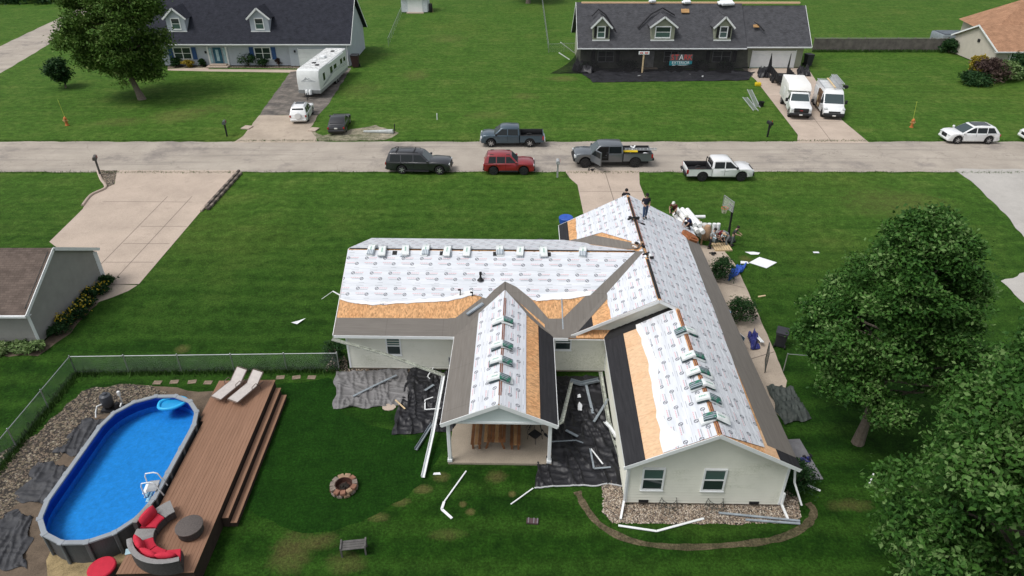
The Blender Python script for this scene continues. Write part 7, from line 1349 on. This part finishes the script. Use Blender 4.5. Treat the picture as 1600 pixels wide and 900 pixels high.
def tree(label, base, zc0, zc1, rx, ry, cx=0., cy=0., n=520, per=60, spread=1.0, size=.14, lm=None, trunk_r=.2, seed=1, lean=(0,0), shape=1., cluster=1.):
    o = thing('tree', label, 'tree', base); r = random.Random(seed); H0 = zc0; ctr = Vector((cx, cy, 0)); C = []; H_ = zc1-zc0
    limbs = MB(); tr = MB(); top = Vector((lean[0]+cx*.6, lean[1]+cy*.6, zc0+H_*.72)); pts = [Vector((0,0,-.1)), Vector((lean[0]*.3+.04, lean[1]*.3, zc0*.5)), Vector((lean[0]*.6, lean[1]*.6, zc0+.4)), Vector((lean[0]+cx*.3, lean[1]+cy*.3, zc0+H_*.35)), top]
    tr.tube(pts, 1, 9, rs=[trunk_r*1.5, trunk_r, trunk_r*.85, trunk_r*.6, trunk_r*.15]); tr.build('trunk', M_bark, o, 1)
    sub = []                 # sub-crowns carried by the main limbs give the uneven outline
    for k in range(int(54*cluster)):
        q = (k+.5)/int(54*cluster); z = zc0+H_*(.06+.9*q); f = math.sin(math.pi*min(1, max(.0, .12+.86*q))**shape)**.7; a = k*2.4+r.uniform(-.4,.4); w = r.uniform(.5,.95)
        sub.append((Vector((cx+rx*f*w*math.cos(a), cy+ry*f*w*math.sin(a), z)), r.uniform(.17,.31)*min(rx,ry)))
    for p, rad in sub:
        hz = max(zc0*.8, min(top.z, p.z-.25*(Vector((p.x,p.y,0))-ctr).length)); st = Vector((lean[0]+cx*.3*hz/zc1, lean[1]+cy*.3*hz/zc1, hz)); mid = st.lerp(p, .55)+Vector((0,0,-.15)); limbs.tube([st, mid, p], 1, 5, rs=[trunk_r*.38, trunk_r*.22, .02])
    limbs.build('limbs', M_bark, o, 1)
    for k in range(n):
        p, rad = sub[r.randrange(len(sub))]; v = Vector((r.gauss(0,1), r.gauss(0,1), r.gauss(0,1)*.8)).normalized()*rad*(.55+.5*r.random()**.5); v.z = abs(v.z)*.9-rad*.18 if r.random() < .75 else v.z
        C.append(tuple(p+v))
    leaves('crown', C, per, spread, size, lm, o, (0,0,0), .35, seed); return o
tree('big leafy maple standing beside the wheeled bin and gable wing', (16.26, 23.59), 2.5, 11.2, 3.7, 3.3, .7, 1.1, 900, 120, .5, .095, L_maple, .2, 3, shape=.56)
tree('large leafy tree cropped by the near corner of the lawn', (17.2,14.4,0), 2.2, 12.0, 5.3, 4.7, .5, .6, 1200, 120, .55, .098, L_maple, .26, 5, shape=.75)
tree('round leafy tree with slanting trunk on the corner lawn', (-43.45, 79.97), 1.9, 15.5, 5.6, 5.3, -1.5, 1.0, 860, 95, .9, .17, L_ash, .34, 8, (-.9,0))
tree('small young tree alone on the corner lawn', (-55.16, 84.94), .8, 3.4, 1.6, 1.5, -.3, 0, 110, 36, .6, .15, L_dk, .08, 9, cluster=.5)
tree('tree at the far end of the middle lawn, only its trunk showing', (3.23, 147.53), 2.6, 10, 5, 5, 0, 2, 240, 40, 1.3, .28, L_dk, .35, 10)
def shrub(label, p, w, h, lm=None, n=60, per=40, size=.09, seed=1, name='shrub', cat='shrub', flowers=None, grp=None, wy=None):
    o = thing(name, label, cat, p, 0, grp); r = random.Random(seed); C = []; st = MB(); wy = wy or w
    for k in range(n):
        a = r.uniform(0,6.283); e = r.random()**.5; z = h*(.15+.8*r.random()**.7); q = math.sqrt(max(.05, 1-((z/h)-.35)**2/.46)); C.append((w/2*e*q*math.cos(a), wy/2*e*q*math.sin(a), z))
    for k in range(6): a = k*1.05; st.tube([(0,0,0),(w*.12*math.cos(a),wy*.12*math.sin(a),h*.4),(w*.26*math.cos(a),wy*.26*math.sin(a),h*.8)], .03, 4)
    st.build('stem', M_bark, o); leaves('foliage', C, per, max(.18, w*.2), size, lm or L_dk, o, (0,0,0), .3, seed)
    if flowers: bl = leaves('blossoms', [(x, y, z+h*.25) for x, y, z in C[::2]], 5, .25, .07, flowers, o, (0,0,0), .8, seed+1); bl['kind'] = 'stuff'
    return o
shrub('round green shrub by the walkway next to the bright blue tarp', (13.74, 38.66), 1.5, 1.5, L_dk, 70, 44, .06, 1); shrub('round green shrub by the walkway beside the navy cloth heap', (13.6, 33.73), 1.6, 1.5, L_dk, 70, 44, .06, 2); shrub('green shrub at the near corner of the gable wing behind the downspout', (12.31, 20.93), 1.5, 1.2, L_dk, 60, 44, .06, 3); shrub('leafy shrub at the free corner of the long wing', (-9.6,29.6,0), 1.3, 1.5, L_dk, 50, 40, .06, 4)
scrap('pale blue cloth scrap on the walkway shrub', (12.35,33.0), [(-.25,-.2),(.3,-.15),(.25,.2),(-.2,.2)], .02, mat('light_blue_cloth', (.25,.42,.62), .7), 0, 1.2, 'cloth', 'cloth_scrap'); o = thing('lawn_chair', 'dark folding lawn chair tipped against the house wall by the walkway', 'lawn chair', (12.55,30.9,0), .4); mb = MB(); mb.tube([(0,-.3,0),(.25,-.3,.95),(.25,.3,.95),(0,.3,0)], .02, 6); mb.build('frame', M_alu, o); mb = MB(); mb.slab([(.03,-.28,.15),(.03,.28,.15),(.24,.28,.92),(.24,-.28,.92)], .02); mb.build('fabric', mat('dark_blue_fabric', (.04,.07,.10), .8), o)
tarp('cloth', 'dark cloth slumped on the walkway under the lawn chair', 'cloth', [(12.3,30.1),(12.9,30.0),(13.0,30.6),(12.4,30.7)], .03, .4, M_black, 71, 12, 2.)
for k, (x, y, w, h, lm, l) in enumerate(((389,103,2.6,1.7,L_dk,'large dark green bush between the door and garage of the blue-grey house'),(412,104,1.4,1.0,L_dk,'small dark bush under the blue shutters window'),(294,105,1.3,.9,L_yl,'golden shrub beside the blue-grey house wall'),(317,104,.8,1.0,L_dk,'small potted plant by the blue-grey house door'),(276,104,1.4,1.1,L_dk,'green bush under the round tree by the house wall'),(436,103,.7,1.1,L_pu,'thin dry plant near the blue-grey garage'),(350,101,.6,.7,L_pu,'dark red flower pot plant on the door step'))): shrub(l, [(-36.13, 95.91),(-34, 95.56),(-44.19, 95.2),(-42.32, 95.56),(-45.91, 95.56),(-32, 95.91),(-39.82, 96.63)][k], w, h, lm, 30, 40, .12, 20+k, grp='plants in front of the blue-grey house')
for k, (w, h, lm, l) in enumerate(((4.0,2.6,L_pu,'bronze leaved shrub in the bed of the beige house'),(3.2,2.2,L_lt,'pale variegated shrub in the bed of the beige house'),(4.2,2.8,L_dk,'dark green shrub at the frame edge by the beige house'),(2.2,2.0,L_yl,'yellow-green shrub against the beige gable wall'),(3.4,1.2,L_dk,'low green clump at the foot of the bronze shrub'),(2.6,1.8,L_dk,'weedy green bush at the end of the wooden fence'))): shrub(l, [(60.33, 87.93),(63.02, 88.87),(65.76, 89.82),(62.09, 92.78),(58, 86.71),(64.36, 103.99)][k], w, h, lm, 60, 40, .16, 40+k, grp='shrubs round the beige house')
for k, (x, w, h) in enumerate(((10.5,2.2,1.0),(15.5,2.6,1.1),(21.5,1.8,.9),(25.5,2.4,1.1),(28.8,2.4,1.0))): shrub(f'{ordn[k]} dark bush behind the debris netting from the free house end', (x,93.9,0), w, h, L_dk, 26, 36, .14, 60+k, grp='bushes behind the netting', wy=.8)
# day lilies and hostas along the taupe house
for k in range(7):
    q = k/6; x, y = -26.2+.15*math.sin(k*2.1), 37.9-q*5.6; shrub(f'{ordn[k]} clump in the flower bed along the taupe house, counted from the driveway', (x, y, 0), .95, .75 if 1 < k < 6 else .6, L_dk, 26, 34, .085, 80+k, 'flowering_plant', 'flowering plant', L_fl if 1 <= k <= 5 else None, 'flower bed of the taupe house')
for k in range(4): shrub(f'{ordn[k]} pale hosta along the near wall of the taupe house, counted from the corner', (-26.6-.9*k, 30.75+.05*(k % 2), 0), 1.0, .5, L_lt, 24, 30, .11, 95+k, 'hosta', 'hosta', None, 'hostas of the taupe house')
sheet('flower_bed', [(-26.75,38.4),(-25.7,38.0),(-25.75,32.0),(-26.3,30.4),(-31,30.2),(-31,31.3),(-26.75,31.3)], .006, M_soil, .1, .5, 7)
# crop edge in the far corner, ragged turf along fences
def turf(name, label, pts, n, h0, h1, m, seed, cat='grass'):
    g = random.Random(seed); V, F = [], []
    mb = MB()
    for k in range(n):
        i = g.randrange(len(pts)-1); q = g.random(); x = pts[i][0]+(pts[i+1][0]-pts[i][0])*q+g.gauss(0,.14); y = pts[i][1]+(pts[i+1][1]-pts[i][1])*q+g.gauss(0,.14); h = g.uniform(h0,h1); a = g.uniform(0,3.14); w = h*.16; lx, ly = g.uniform(-.4,.4)*h, g.uniform(-.4,.4)*h
        mb.add([(x-w*math.cos(a),y-w*math.sin(a),0),(x+w*math.cos(a),y+w*math.sin(a),0),(x+lx,y+ly,h)], [(0,1,2)])
    return tag(mb.build(name, m), label, cat, kind='stuff')
M_blade = mat('grass_blade', (.040,.095,.014), .8, .35, 1.5)
turf('grass', 'ragged long grass along the pool fence line', [(-22.9,13.),(-22.98,20.5),(-23.3,28.75),(-9.3,29.05)], 9000, .08, .26, M_blade, 1); turf('weeds', 'long grass at the foot of the wooden fence', [(44.5,104.3),(64.2,104.3)], 2500, .15, .5, M_blade, 2); turf('grass', 'uneven grass along the near road edge', [(-60,57.2),(60,57.2)], 6000, .05, .16, M_blade, 3); turf('grass', 'uneven grass along the far road edge', [(-60,65.5),(60,65.5)], 6000, .05, .18, M_blade, 4)
cr = thing('crop_field', 'dark green crop rows in the far corner beyond the side street', 'crop', (-98,152,0)); cr['kind'] = 'stuff'; leaves('foliage', [(-98+random.uniform(-16,6), 152+random.uniform(-6,14), random.uniform(.2,1.8)) for _ in range(600)], 24, 1.1, .3, L_dk, cr, (-98,152,0), .4, 77)
